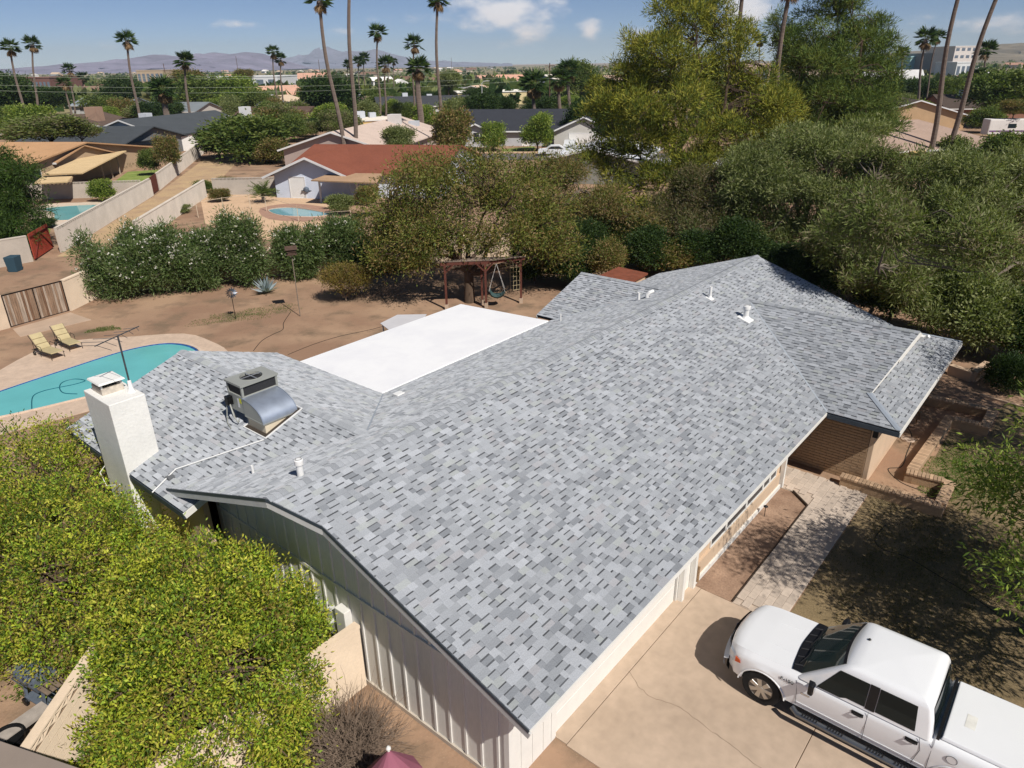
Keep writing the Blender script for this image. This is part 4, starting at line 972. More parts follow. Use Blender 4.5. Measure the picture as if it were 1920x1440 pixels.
# lawn patches
b = MB(); b.prism([(6.40, -8.08), (13.8, -8.08), (13.8, -10.15), (15.75, -10.15), (15.75, -9.2), (20.5, -9.2), (20.5, -10.4), (24.2, -10.4), (24.2, -19), (6.40, -19)], -.05, .006)
o = struct(b.build('front_lawn', M('lawn_soil', srgb(132, 116, 86), .97, .18, .9, bump=.8, bscale=30, fine=.25, fscale=25, col2=srgb(150, 130, 98)))); o.location = (PX0, PY0, 0); o.rotation_euler = (0, 0, HROT)
c1 = un(1775, 880); c2 = un(1810, 855); c3 = un(1850, 905); c4 = un(1765, 915)
o = grass('lawn_grass', [((c1.x, c1.y), 1.5, .7, HROT), ((c2.x, c2.y), 1.6, .7, HROT), ((c3.x, c3.y), 1.4, .8, HROT), ((c4.x, c4.y), .9, .5, HROT)], 11000, 5, G_GRASS); tag(o, 'patchy green lawn outside the brick planter', 'grass')
c1 = un(1640, 1100); c2 = un(1800, 1170); c3 = un(1700, 1010); c4 = un(1800, 1050)
o = grass('dry_grass', [((c1.x, c1.y), 2.2, 1.6, HROT), ((c2.x, c2.y), 2.4, 1.8, HROT), ((c3.x, c3.y), 2.4, 1.2, HROT), ((c4.x, c4.y), 2.2, 1.5, HROT)], 15000, 6, [srgb(120, 112, 72), srgb(98, 96, 58), srgb(140, 124, 86)]); tag(o, 'thin dry lawn in dappled tree shade beside the walk', 'grass')
c1 = un(495, 583); c2 = un(430, 597); c3 = un(195, 618)
o = grass('weed_grass', [((c1.x, c1.y), 2.2, .9, .4), ((c2.x, c2.y), 2.0, .9, .3), ((c3.x, c3.y), .8, .4, .3)], 3800, 7, [srgb(110, 128, 70), srgb(92, 112, 56), srgb(134, 136, 88)], (.04, .10)); tag(o, 'thin strips of green weeds on the back yard dirt', 'grass')
# clipped bush and boulder edging to the right of the wing
p = un(1888, 735); tree('clipped_bush', 'dark green rounded bush beside the rock bed right of the wing', 'bush', (p.x+.2, p.y+.2, 0), 41, [(0, 0, .7, .95, .9, .75), (.6, .4, .6, .7, .7, .6)], 1500, 10, .09, .09, .02, G_DARK, h_fork=.3, r=.05, ntwig=20, shell=(.8, 1.03), inner=.2)
q = [un(x, y, .45) for x, y in ((1783, 683), (1826, 697), (1853, 678))]
c = MB(); m_edge = M('edge_wall', srgb(206, 178, 150), .9, .06, 2)
for a, b2 in zip(q[:-1], q[1:]): c.beam((a.x, a.y, .22), (b2.x, b2.y, .22), .3, .45)
tag(c.build('low_stucco_wall', m_edge), 'low angled stucco garden wall beyond the wing corner', 'wall')
q = [un(x, y, .08) for x, y in ((1838, 739), (1925, 764), (1990, 783))]
c = MB()
for a, b2 in zip(q[:-1], q[1:]): c.beam((a.x, a.y, .04), (b2.x, b2.y, .04), .1, .1)
struct(c.build('kerb', m_edge))
# ------------------------------------------------------------------ white pickup truck
p = H(4.70, 7.62); tk = empty('pickup_truck', (p.x, p.y, .03), math.atan2(VA.y, VA.x), 'white crew-cab pickup truck with covered bed parked on the concrete driveway', 'truck')
m_tw = M('truck_white', srgb(240, 241, 242), .28, .01, 2, spec=.5, coat=.6); m_tblk = M('truck_black', srgb(22, 22, 24), .5, .1, 9, spec=.4)
m_tgl = glass('truck_glass', (.010, .016, .016), .03); m_tgl.node_tree.nodes['Principled BSDF'].inputs['Specular IOR Level'].default_value = .3; m_chrome = M('truck_chrome', srgb(200, 202, 206), .15, .05, 4, metal=1.0)
m_tyre = M('tyre', srgb(34, 33, 33), .85, .15, 9, bump=.4, bscale=60); m_rim = M('rim_alloy', srgb(196, 192, 186), .3, .05, 4, metal=.85)
m_seam = M('seam', srgb(70, 72, 76), .7, .05, 5); m_amber = M('amber_lens', srgb(214, 92, 40), .25, .05, 5, spec=.5)
XF, XR, RW = .93, 4.61, .425
def lerp(x, t): 
    for (a, b), (c, d) in zip(t[:-1], t[1:]):
        if x <= c: return b+(d-b)*max(0, (x-a))/(c-a)
    return t[-1][1]
half = [(0, .80), (.06, .88), (.16, .935), (.32, .97), (.6, .99), (1.5, .99), (5.4, .99), (5.75, .975), (5.85, .95)]
ztop = [(0, 1.0), (.06, 1.085), (.22, 1.135), (.7, 1.17), (1.5, 1.205), (1.62, 1.21), (4.06, 1.21), (4.10, 1.24), (5.85, 1.26)]
zbelt = [(0, .93), (.1, .99), (.4, 1.04), (1.5, 1.10), (4.06, 1.12), (4.10, 1.17), (5.85, 1.19)]
def zlow(x):
    z = .44 if .15 < x < 5.7 else .50
    for xa in (XF, XR):
        d = abs(x-xa)
        if d < .50: z = max(z, .38+math.sqrt(max(0, .50**2-d*d)))
    return z
xs = sorted(set([0, .03, .08, .16, .25, .32, .40]+[XF+.5*math.sin(k*math.pi/24) for k in range(-12, 13)]+[XR+.5*math.sin(k*math.pi/24) for k in range(-12, 13)]+list(np.arange(1.5, 4.05, .16))+[4.06, 4.10, 5.2, 5.4, 5.6, 5.75, 5.85]))
def sect(x):
    w, zt, zb, zl = lerp(x, half), lerp(x, ztop), lerp(x, zbelt), zlow(x)
    fl = max(0, 1-min(abs(x-XF), abs(x-XR))/.62)*.03
    hood = x < 1.62
    pts = [(w-.05+fl, zl), (w-.012+fl, zl+.015), (w+fl*.9, max(zl+.05, .62)), (w+.004+fl*.5, max(zl+.08, .82)), (w-.004, max(zl+.10, zb-.09)), (w-.022, max(zl+.12, zb-.02)), (w-.06, max(zl+.13, zb+.025))]
    if hood: pts += [(w-.10, zb+.055), (w-.145, (zt+zb)/2+.045), (w-.19, zt-.012), (w*.58, zt-.002), (w*.40, zt+.006), (0, zt-.004)]
    else: pts += [(w-.10, zb+.05), (w-.14, zt-.012), (w*.62, zt+.004), (w*.42, zt+.008), (w*.28, zt+.010), (0, zt+.012)]
    return pts
b = MB(); rows = []
for x in xs:
    s = sect(x); bx = .05*(1-min(1, x/.3))  # nose bow in plan
    rows.append([(x+.16*(yy/.9)**2*(1 if x < .1 else max(0, 1-x/.6)), -yy, zz) for yy, zz in s]+[(x+.16*(yy/.9)**2*(1 if x < .1 else max(0, 1-x/.6)), yy, zz) for yy, zz in reversed(s[:-1])])
b.grid(rows); nR = len(rows[0])
b.add(rows[-1], [tuple(range(nR))])
b.build('body', m_tw, tk, smooth=38)
# dark underbody and wheel wells
b = MB(); b.box(.25, 5.7, -.86, .86, .38, .80); b.build('underbody', m_tblk, tk)
# nose: bumper, grille, lamps
def bow(y, x0=0.0): return x0+.16*(y/.9)**2
b = MB(); ys = np.linspace(-.90, .90, 19)
b.grid([[(bow(y)-.10, y, .50), (bow(y)-.13, y, .56), (bow(y)-.13, y, .68), (bow(y)-.02, y, .72)] for y in ys]); b.build('front_bumper', m_tw, tk, smooth=True)
b = MB(); b.grid([[(bow(y)+.02, y, .42), (bow(y)-.05, y, .50)] for y in ys]); b.build('air_dam', m_tblk, tk)
b = MB(); ys2 = np.linspace(-.56, .56, 13); b.grid([[(bow(y)-.03, y, .72), (bow(y)-.035, y, .98)] for y in ys2]); b.build('grille', m_tblk, tk)
for z in (.76, .85, .94):
    b = MB(); b.grid([[(bow(y)-.055, y, z-.018), (bow(y)-.06, y, z+.018)] for y in ys2]); b.build('grille_bar', m_chrome, tk)
b = MB(); b.lathe([(.085, -.075), (.085, -.06)], axis='x', origin=(0, 0, .86), sides=20); b.build('badge', M('badge_blue', srgb(30, 50, 110), .3, .05, 5), tk)
for s_ in (-1, 1):
    hl = empty('headlight'); hl.parent = tk
    b = MB(); yy = np.linspace(.60, .895, 7)
    b.grid([[(bow(y)-.02+max(0, y-.78)*.95, s_*(y+.03), .74), (bow(y)-.012+max(0, y-.78)*1.0, s_*(y+.035), .97-.02*(y-.6))] for y in yy]); b.build('lens', M('lamp_lens', srgb(206, 212, 220), .12, .05, 8, spec=.6), hl, smooth=True)
    b = MB(); b.hexa([(.30, s_*.955, .80), (.43, s_*.985, .83), (.43, s_*.992, .83), (.30, s_*.968, .80)], [(.30, s_*.945, .93), (.41, s_*.975, .90), (.41, s_*.99, .90), (.30, s_*.965, .93)]); b.build('turn_signal', m_amber, hl)
# greenhouse
def ring_(z, x0, x1, w, rr=.075, n=5, bowf=.10, bowr=.03):
    out_ = []
    for cx, cy_, a0 in ((x1-rr, w-rr, 0), (x0+rr, w-rr, 90), (x0+rr, -w+rr, 180), (x1-rr, -w+rr, 270)):
        for k in range(n+1):
            a = math.radians(a0+90*k/n); x, y = cx+rr*math.cos(a), cy_+rr*math.sin(a)
            if x < x0+rr+.02: x += bowf*(abs(y)/w)**2
            if x > x1-rr-.02: x -= bowr*(abs(y)/w)**2
            out_.append((x, y, z))
    return out_
lv = [(1.15, 1.50, 4.07, .95), (1.22, 1.58, 4.065, .935), (1.50, 1.90, 4.02, .885), (1.74, 2.18, 3.96, .84), (1.82, 2.29, 3.92, .815), (1.868, 2.38, 3.86, .765), (1.886, 2.54, 3.74, .66)]
b = MB(); R_ = [ring_(z, x0, x1, w) for z, x0, x1, w in lv]; N = len(R_[0])
for i in range(len(R_)-1): b.add(R_[i]+R_[i+1], [(k, (k+1) % N, N+(k+1) % N, N+k) for k in range(N)])
b.add(R_[-1]+[(3.1, 0, 1.90)], [(k, (k+1) % N, N) for k in range(N)])
bm = bmesh.new(); me = b.mesh('cab', m_tw); bm.from_mesh(me); bmesh.ops.remove_doubles(bm, verts=bm.verts, dist=.0005); bmesh.ops.recalc_face_normals(bm, faces=bm.faces); bm.to_mesh(me); bm.free()
me.polygons.foreach_set('use_smooth', [True]*len(me.polygons)); me.set_sharp_from_angle(angle=math.radians(50)); link('cab', me, None, tk)
def at_level(z):
    for a, c in zip(lv[:-1], lv[1:]):
        if z <= c[0]: t = (z-a[0])/(c[0]-a[0]); return [a[i]+(c[i]-a[i])*t for i in range(4)]
    return lv[-1]
# windshield
b = MB(); rows = []
for z in np.linspace(1.20, 1.80, 7):
    _, x0, x1, w = at_level(z); rows.append([(x0+.10*(abs(y)/w)**2-.012, y, z+.006) for y in np.linspace(-(w-.09), w-.09, 13)])
b.grid(rows); b.build('windshield', glass('windshield_glass', (.03, .05, .046), .04), tk, smooth=True)
b = MB(); rows = []
for z in (1.795, 1.83):
    _, x0, x1, w = at_level(z); rows.append([(x0+.10*(abs(y)/w)**2-.013, y, z+.008) for y in np.linspace(-(w-.09), w-.09, 13)])
b.grid(rows); b.build('windshield_band', m_tblk, tk, smooth=True)
b = MB(); rows = []
for z in (1.26, 1.45, 1.62, 1.74):
    _, x0, x1, w = at_level(z); rows.append([(x1-.03*(abs(y)/w)**2+.010, y, z) for y in np.linspace(-(w-.13), w-.13, 9)])
b.grid(rows); b.build('rear_window', m_tgl, tk, smooth=True)
def side_pane(name, s_, x0b, x1b, x0t, x1t, z0, z1, mat, off=.007, dip=None):
    b = MB(); rows = []
    for i in range(5):
        t = i/4; rows.append([])
        for j in range(9):
            r = j/8; xa, xb = x0b+(x0t-x0b)*t, x1b+(x1t-x1b)*t; x = xa+(xb-xa)*r
            zz0 = z0-(.05 if dip and r < dip else 0); z = zz0+(z1-zz0)*t; w = at_level(z)[3]; rows[-1].append((x, s_*(w+off), z))
    b.grid(rows); return b.build(name, mat, tk, smooth=True)
for s_ in (-1, 1):
    side_pane('side_window', s_, 1.98, 2.87, 2.32, 2.87, 1.22, 1.735, m_tgl, dip=.55)
    side_pane('side_window', s_, 3.06, 3.76, 3.06, 3.70, 1.22, 1.735, m_tgl)
    side_pane('pillar_trim', s_, 2.88, 3.05, 2.88, 3.05, 1.20, 1.745, m_tblk, .009)
# cowl, wipers
b = MB(); b.grid([[(x+.10*(abs(y)/.9)**2, y, z) for y in np.linspace(-.84, .84, 13)] for x, z in ((1.36, 1.217), (1.45, 1.222), (1.56, 1.215))]); b.build('cowl', m_tblk, tk, smooth=True)
for k in range(6):
    yy0 = -.70+k*.26
    b = MB(); b.beam((1.385+.1*(abs(yy0)/.9)**2, yy0, 1.228), (1.53+.1*(abs(yy0)/.9)**2, yy0+.06, 1.228), .02, .012); b.build('cowl_slot', M('cowl_grey', srgb(58, 58, 60), .6), tk)
for y0, y1 in ((-.62, -.05), (.02, .60)):
    b = MB(); b.tube([(1.52, y0, 1.24), (1.60, (y0+y1)/2, 1.275), (1.60, y1, 1.272)], .012, 6); b.build('wiper', m_tblk, tk)
# hood centre crease, door seams, handles
for y in (-.36, .36):
    b = MB(); b.tube([(.3, y*.9, 1.128), (.8, y, 1.176), (1.32, y*1.12, 1.20)], .008, 5); b.build('hood_crease', m_tw, tk, smooth=True)
for s_ in (-1, 1):
    for pts in ([(1.60, 1.10), (1.64, .80), (1.66, .50)], [(2.965, 1.17), (2.965, .8), (2.965, .48)], [(3.86, 1.16), (3.92, .9), (3.86, .62), (3.84, .50)], [(4.085, 1.17), (4.085, .8), (4.085, .46)]):
        b = MB(); b.tube([(x, s_*(.998 if z < 1.05 else .975), z) for x, z in pts], .0042, 5); b.build('door_seam', m_seam, tk)
    b = MB(); b.tube([(1.66, s_*.995, .58), (4.06, s_*.995, .58)], .006, 5); b.build('body_crease', m_tw, tk)
    for x in (2.70, 3.66):
        hd = empty('door_handle'); hd.parent = tk
        b = MB(); b.box(x-.02, x+.20, s_*.985-.012, s_*.985+.012, .975, 1.055); b.build('recess', m_tblk, hd, bevel=.008)
        b = MB(); b.tube([(x+.005, s_*1.0, 1.015), (x+.03, s_*1.03, 1.02), (x+.15, s_*1.03, 1.02), (x+.175, s_*1.0, 1.015)], .016, 7); b.build('grip', m_tblk, hd, smooth=True)
    b = MB(); b.box(1.72, 1.90, s_*.988-.012, s_*.988+.012, .84, .87); b.build('fender_vent', m_chrome, tk)
    # mirror
    mr = empty('side_mirror'); mr.parent = tk
    b = MB(); b.hexa([(1.86, s_*1.02, 1.10), (1.98, s_*1.02, 1.10), (1.98, s_*1.24, 1.12), (1.88, s_*1.24, 1.12)], [(1.84, s_*1.03, 1.34), (1.97, s_*1.03, 1.34), (1.97, s_*1.22, 1.36), (1.88, s_*1.22, 1.36)]); b.build('housing', m_tblk, mr, bevel=.025)
    b = MB(); b.beam((1.92, s_*.93, 1.17), (1.92, s_*1.05, 1.17), .08, .06); b.build('arm', m_tblk, mr)
    b = MB(); b.hexa([(1.983, s_*1.05, 1.13), (1.99, s_*1.05, 1.13), (1.99, s_*1.21, 1.15), (1.983, s_*1.21, 1.15)], [(1.983, s_*1.05, 1.31), (1.99, s_*1.05, 1.31), (1.99, s_*1.20, 1.33), (1.983, s_*1.20, 1.33)]); b.build('mirror_glass', m_chrome, mr)
    # running board
    rb = empty('running_board'); rb.parent = tk
    b = MB(); b.tube([(1.62, s_*1.02, .40), (1.75, s_*1.09, .36), (3.95, s_*1.09, .36), (4.08, s_*1.02, .40)], .062, 10); b.build('tube', M('board_metal', srgb(120, 124, 128), .35, .1, 5, metal=.8), rb, smooth=True)
    for xa in (1.85, 2.35, 3.1, 3.6):
        for k in range(6): b = MB(); b.box(xa+k*.055, xa+k*.055+.025, s_*1.09-.05, s_*1.09+.05, .418, .428); b.build('tread', m_tblk, rb)
    # wheel-arch lips and fuel flap
    for xa in (XF, XR):
        b = MB(); b.tube([(xa+.505*math.cos(a), s_*1.005, .38+.505*math.sin(a)) for a in np.linspace(.12, math.pi-.12, 17)], .018, 6); b.build('arch_lip', m_tw, tk, smooth=True)
b = MB(); b.lathe([(.085, -.003), (.085, .003)], axis='y', origin=(4.42, -1.0, 1.03), sides=24); b.build('fuel_flap', m_tw, tk)
b = MB(); b.tube([(4.42+.09*math.cos(a), -1.002, 1.03+.09*math.sin(a)) for a in np.linspace(0, 2*math.pi, 25)], .005, 5, cap=False); b.build('fuel_seam', m_seam, tk)
# fender lettering
cv = bpy.data.curves.new('fender_letters', 'FONT'); cv.body = 'F-150'; cv.size = .12; cv.extrude = .004
fo_ = bpy.data.objects.new('tmp_text', cv); COL.objects.link(fo_); fme = bpy.data.meshes.new_from_object(fo_.evaluated_get(bpy.context.evaluated_depsgraph_get())); bpy.data.objects.remove(fo_); fo = link('fender_letters', fme, None, tk); fme.materials.clear(); fme.materials.append(m_seam); fo.location = (1.28, -1.0, .95); fo.rotation_euler = (math.radians(90), 0, 0)
# bed cover with raised rim and rub mark
b = MB(); b.hexa([(4.16, -.86, 1.245), (5.80, -.86, 1.26), (5.80, .86, 1.26), (4.16, .86, 1.245)], [(4.19, -.83, 1.315), (5.77, -.83, 1.33), (5.77, .83, 1.33), (4.19, .83, 1.315)]); b.build('bed_cover', m_tw, tk, bevel=.02)
b = MB(); b.box(4.10, 4.155, -.88, .88, 1.2, 1.31); b.build('bed_cover_seal', m_tblk, tk)
b = MB(); b.box(4.45, 4.62, -.34, .02, 1.319, 1.322); b.build('scuff', M('scuff', srgb(226, 224, 216), .6, .1, 6), tk)
for s_ in (-1, 1):
    b = MB(); b.box(5.80, 5.87, s_*.90-.06, s_*.90+.06, .78, 1.16); b.build('tail_light', M('tail_red', srgb(150, 24, 24), .25), tk, bevel=.01)
b = MB(); b.box(5.84, 5.98, -.95, .95, .52, .70); b.build('rear_bumper', m_chrome, tk, bevel=.02)
b = MB(); b.lathe([(.03, 0), (.03, .012), (.012, .03)], origin=(2.55, .18, 1.892), sides=12); b.build('roof_antenna', m_tblk, tk)
b = MB(); b.hexa([(1.68, -.66, 1.245), (1.75, -.66, 1.305), (1.75, -.55, 1.305), (1.68, -.55, 1.245)], [(1.675, -.66, 1.25), (1.745, -.66, 1.31), (1.745, -.55, 1.31), (1.675, -.55, 1.25)]); b.build('window_sticker', m_white, tk)
# wheels
for xa in (XF, XR):
    for s_ in (-1, 1):
        w = empty('wheel', (xa, s_*.875, RW)); w.parent = tk
        b = MB(); b.lathe([(.255, -.11), (.34, -.125), (.40, -.118), (.422, -.08), (.425, 0), (.422, .08), (.40, .118), (.34, .125), (.255, .11)], axis='y', sides=36); b.build('tyre', m_tyre, w, smooth=50)
        r = MB(); r.lathe([(.262, s_*.118), (.25, s_*.122), (.238, s_*.10), (.232, s_*.02)], axis='y', sides=32)
        rim = r.build('rim', M('rim_barrel', srgb(110, 106, 102), .5, .1, 5, metal=.7), w, smooth=40)
        for k in range(7):
            a = 2*math.pi*k/7; b = MB(); dx, dz = math.cos(a), math.sin(a)
            t1, t2 = Vector((-dz, 0, dx)), Vector((dx, 0, dz)); y0, y1 = s_*.095, s_*.128
            pr = lambda rr, ww, y: [t2*rr-t1*ww+Vector((0, y, 0)), t2*rr+t1*ww+Vector((0, y, 0))]
            q = pr(.05, .036, y1)+pr(.245, .052, y1); q0 = pr(.05, .036, y0)+pr(.245, .052, y0)
            b.hexa([q0[0], q0[1], q0[3], q0[2]], [q[0], q[1], q[3], q[2]]); b.build('spoke', m_rim, rim, bevel=.006)
        b = MB(); b.lathe([(.07, s_*.10), (.065, s_*.136), (.03, s_*.142)], axis='y', sides=18); b.build('hub_cap', m_rim, rim, smooth=True)
SHRUBS = []
# ------------------------------------------------------------------ back yard: pool, furniture, pergola, hedge
def smooth_loop(pts, k=6):
    n = len(pts); out_ = []
    for i in range(n):
        p0, p1, p2, p3 = [Vector(pts[(i+j-1) % n]) for j in range(4)]
        for q in range(k):
            t = q/k; out_.append(.5*((2*p1)+(-p0+p2)*t+(2*p0-5*p1+4*p2-p3)*t*t+(-p0+3*p1-3*p2+p3)*t**3))
    return out_
def water_mat(name, col):
    mt = bpy.data.materials.new(name); mt.use_nodes = True; n = mt.node_tree.nodes; L = mt.node_tree.links; b = n['Principled BSDF']
    b.inputs['Base Color'].default_value = (*col, 1); b.inputs['Roughness'].default_value = .03; b.inputs['IOR'].default_value = 1.33; b.inputs['Specular IOR Level'].default_value = .5
    t = n.new('ShaderNodeTexCoord'); z = n.new('ShaderNodeTexNoise'); z.inputs['Scale'].default_value = 2.2; z.inputs['Detail'].default_value = 3; L.new(t.outputs['Object'], z.inputs['Vector'])
    bp = n.new('ShaderNodeBump'); bp.inputs['Strength'].default_value = .12; bp.inputs['Distance'].default_value = .05; L.new(z.outputs['Fac'], bp.inputs['Height']); L.new(bp.outputs[0], b.inputs['Normal'])
    z2 = n.new('ShaderNodeTexNoise'); z2.inputs['Scale'].default_value = .5; L.new(t.outputs['Object'], z2.inputs['Vector'])
    mx = n.new('ShaderNodeMixRGB'); L.new(z2.outputs['Fac'], mx.inputs[0]); mx.inputs[1].default_value = (*[c*.82 for c in col], 1); mx.inputs[2].default_value = (*[min(1, c*1.15) for c in col], 1); L.new(mx.outputs[0], b.inputs['Base Color'])
    return mt
def pool(label, edge, deck, col, deckmat, tile=True, z=.02):
    e = empty('swimming_pool', (0, 0, 0), 0, label, 'pool')
    c = MB(); n = len(edge); dn = len(deck)
    ctr = sum((Vector((p[0], p[1])) for p in edge), Vector((0, 0)))/n
    c.prism([(p[0], p[1]) for p in deck], -.1, z) ; c.build('deck', deckmat, e)
    inn = [ctr+(Vector((p[0], p[1]))-ctr)*.992 for p in edge]
    c = MB(); out_ = [ctr+(Vector((p[0], p[1]))-ctr)*1.035 for p in edge]
    c.add([(p.x, p.y, z+.04) for p in out_]+[(p[0], p[1], z+.05) for p in edge]+[(p.x, p.y, z) for p in out_]+[(p[0], p[1], z+.006) for p in edge],
          [(i, (i+1) % n, n+(i+1) % n, n+i) for i in range(n)]+[(2*n+i, 2*n+(i+1) % n, (i+1) % n, i) for i in range(n)]+[(n+i, n+(i+1) % n, 3*n+(i+1) % n, 3*n+i) for i in range(n)]); c.build('coping', M('coping', srgb(214, 192, 172), .85, .1, 4), e)
    if tile:
        c = MB(); tl = [ctr+(Vector((p[0], p[1]))-ctr)*.995 for p in edge]; t2 = [ctr+(Vector((p[0], p[1]))-ctr)*.972 for p in edge]
        c.add([(p.x, p.y, z+.035) for p in tl]+[(p.x, p.y, z+.004) for p in t2], [(i, (i+1) % n, n+(i+1) % n, n+i) for i in range(n)]); c.build('waterline_tile', M('pool_tile', srgb(40, 88, 152), .3, .35, 6, spec=.5), e)
    c = MB(); c.add([(p.x, p.y, z+.006) for p in inn], [tuple(range(n))]); c.build('water', water_mat('water_'+label.split()[0], col), e)
    return e
pe = [un(x, y) for x, y in ((-90, 768), (0, 735), (120, 695), (230, 660), (300, 646), (345, 647), (372, 658), (372, 676), (340, 695), (260, 722), (160, 746), (60, 770), (0, 783), (-90, 800))]
pd = [un(x, y) for x, y in ((-140, 775), (-30, 712), (60, 662), (130, 640), (240, 632), (345, 626), (395, 640), (428, 660), (425, 690), (360, 720), (240, 750), (160, 773), (60, 800), (0, 815), (-140, 850))]
m_pdeck = M('deck_paver', srgb(208, 184, 162), .9, .08, 1.4, bump=.3, bscale=12, fine=.09, fscale=5)
pool('turquoise kidney swimming pool with blue tile line beside the loungers', smooth_loop([(p.x, p.y) for p in pe]), smooth_loop([(p.x, p.y) for p in pd], 3), srgb(112, 192, 192), m_pdeck)
# pool cleaner hose
hose('pool_hose', [(*un(x, y).to_2d(), .03) for x, y in ((60, 768), (62, 745), (80, 735), (110, 728), (140, 722), (160, 715), (140, 712), (118, 718), (112, 728), (120, 738), (145, 740))], .022, M('hose_blue', srgb(20, 96, 112), .5), 'dark vacuum hose looped on the turquoise pool', 'hose')
# two loungers
m_can = M('canvas', srgb(190, 174, 134), .85, .08, 4, fine=.05, fscale=40); m_lf = M('lounger_frame', srgb(62, 58, 52), .5, .1, 6, metal=.3)
def lounger(loc, rz, label):
    e = empty('pool_lounger', loc, rz, label, 'lounger', 'loungers on the pool deck')
    def cush(name, a, b, n, w=.56):
        a, b = Vector(a), Vector(b); d = (b-a); 
        for i in range(n):
            p, q = a+d*(i/n+.01), a+d*((i+1)/n-.01); c = MB(); nrm_ = Vector((-d.z, 0, d.x)).normalized()*.05
            c.hexa([(p.x, -w/2, p.z), (q.x, -w/2, q.z), (q.x, w/2, q.z), (p.x, w/2, p.z)], [(p.x+nrm_.x, -w/2, p.z+nrm_.z), (q.x+nrm_.x, -w/2, q.z+nrm_.z), (q.x+nrm_.x, w/2, q.z+nrm_.z), (p.x+nrm_.x, w/2, p.z+nrm_.z)]); c.build(name, m_can, e, bevel=.015)
    cush('seat_cushion', (0, 0, .30), (1.15, 0, .33), 1); cush('back_cushion', (-.62, 0, .98), (0, 0, .32), 3)
    for s_ in (-1, 1):
        c = MB(); c.tube([(1.2, s_*.3, .31), (0, s_*.3, .29), (-.66, s_*.3, .97)], .016, 6); c.build('rail', m_lf, e)
        for x in (.1, 1.1): c = MB(); c.tube([(x, s_*.3, 0), (x, s_*.3, .3)], .015, 6); c.build('leg', m_lf, e)
        c = MB(); c.tube([(-.1, s_*.31, .42), (-.05, s_*.33, .58), (.35, s_*.33, .56), (.4, s_*.31, .32)], .014, 6); c.build('armrest', m_lf, e)
    c = MB(); c.tube([(-.45, -.28, .0), (-.45, -.28, .72)], .012, 5); c.tube([(-.45, .28, .0), (-.45, .28, .72)], .012, 5); c.build('back_strut', m_lf, e)
    
    for yw in (-.33, .33): c = MB(); c.lathe([(.10, -.03), (.11, 0), (.10, .03)], axis='y', origin=(-.42, yw, .11), sides=14); c.build('wheel', m_lf, e)
    return e
for (x0, y0), (x1, y1), lb in (((66, 640), (128, 676), 'tan canvas pool lounger next to the gate pad'), ((108, 622), (158, 660), 'tan canvas pool lounger at the curved end of the pool')):
    a, b2 = un(x0, y0+18), un(x1, y1+4); d = b2-a; mid = a+d*.36; lounger((mid.x, mid.y, .02), math.atan2(d.y, d.x), lb)
# vehicle gate of upright weathered boards and its walls
ga, gb_ = un(20, 614), un(130, 583); d = gb_-ga; ge = empty('board_gate', (ga.x, ga.y, 0), math.atan2(d.y, d.x), 'double driveway gate of weathered upright boards in black frame', 'gate')
ln = d.length; x = .03; m_gw = [M('gate_wood_%s' % 'abc'[k], srgb(*c), .9, .3, 3, stretch=(6, 6, .6), fine=.1) for k, c in enumerate(((168, 152, 136), (140, 116, 96), (120, 92, 72)))]
while x+.1 < ln:
    c = MB(); c.box(x, x+.105, -.02, .02, .06, 1.78); c.build('board', random.choice(m_gw), ge); x += .118
c = MB()
for x in (0, ln/2-.03, ln-.04): c.box(x, x+.05, -.035, -.021, .04, 1.82)
c.box(.051, ln/2-.031, -.035, -.021, 1.76, 1.82); c.box(ln/2+.021, ln-.041, -.035, -.021, 1.76, 1.82); c.build('frame', m_blackm, ge)
c = MB(); q = [un(x, y) for x, y in ((38, 632), (172, 600), (132, 586), (24, 617))]; c.prism([(p.x, p.y) for p in q], -.05, .012); struct(c.build('gate_pad', M('pad', srgb(190, 166, 144), .9, .1, 1)))
q1 = un(-60, 640); block_wall('block_wall', 'tan stucco wall left of the board gate', (q1.x-1, q1.y-.6), (ga.x-.05, ga.y), 1.85, .2)
q2 = un(186, 556); block_wall('block_wall', 'tan stucco wall between the board gate and the oleanders', (gb_.x+.05, gb_.y+.02), (q2.x, q2.y), 1.85, .2)
q3 = un(330, 520); q4 = un(1010, 458)
block_wall('block_wall', 'back yard block wall behind the flowering oleanders', (q2.x+.2, q2.y+.3), (-17.5, 46.2), 1.8, .2); block_wall('block_wall', 'back yard block wall behind the shade tree and pergola', (-17.3, 46.3), (6.0, 52.5), 1.8, .2)
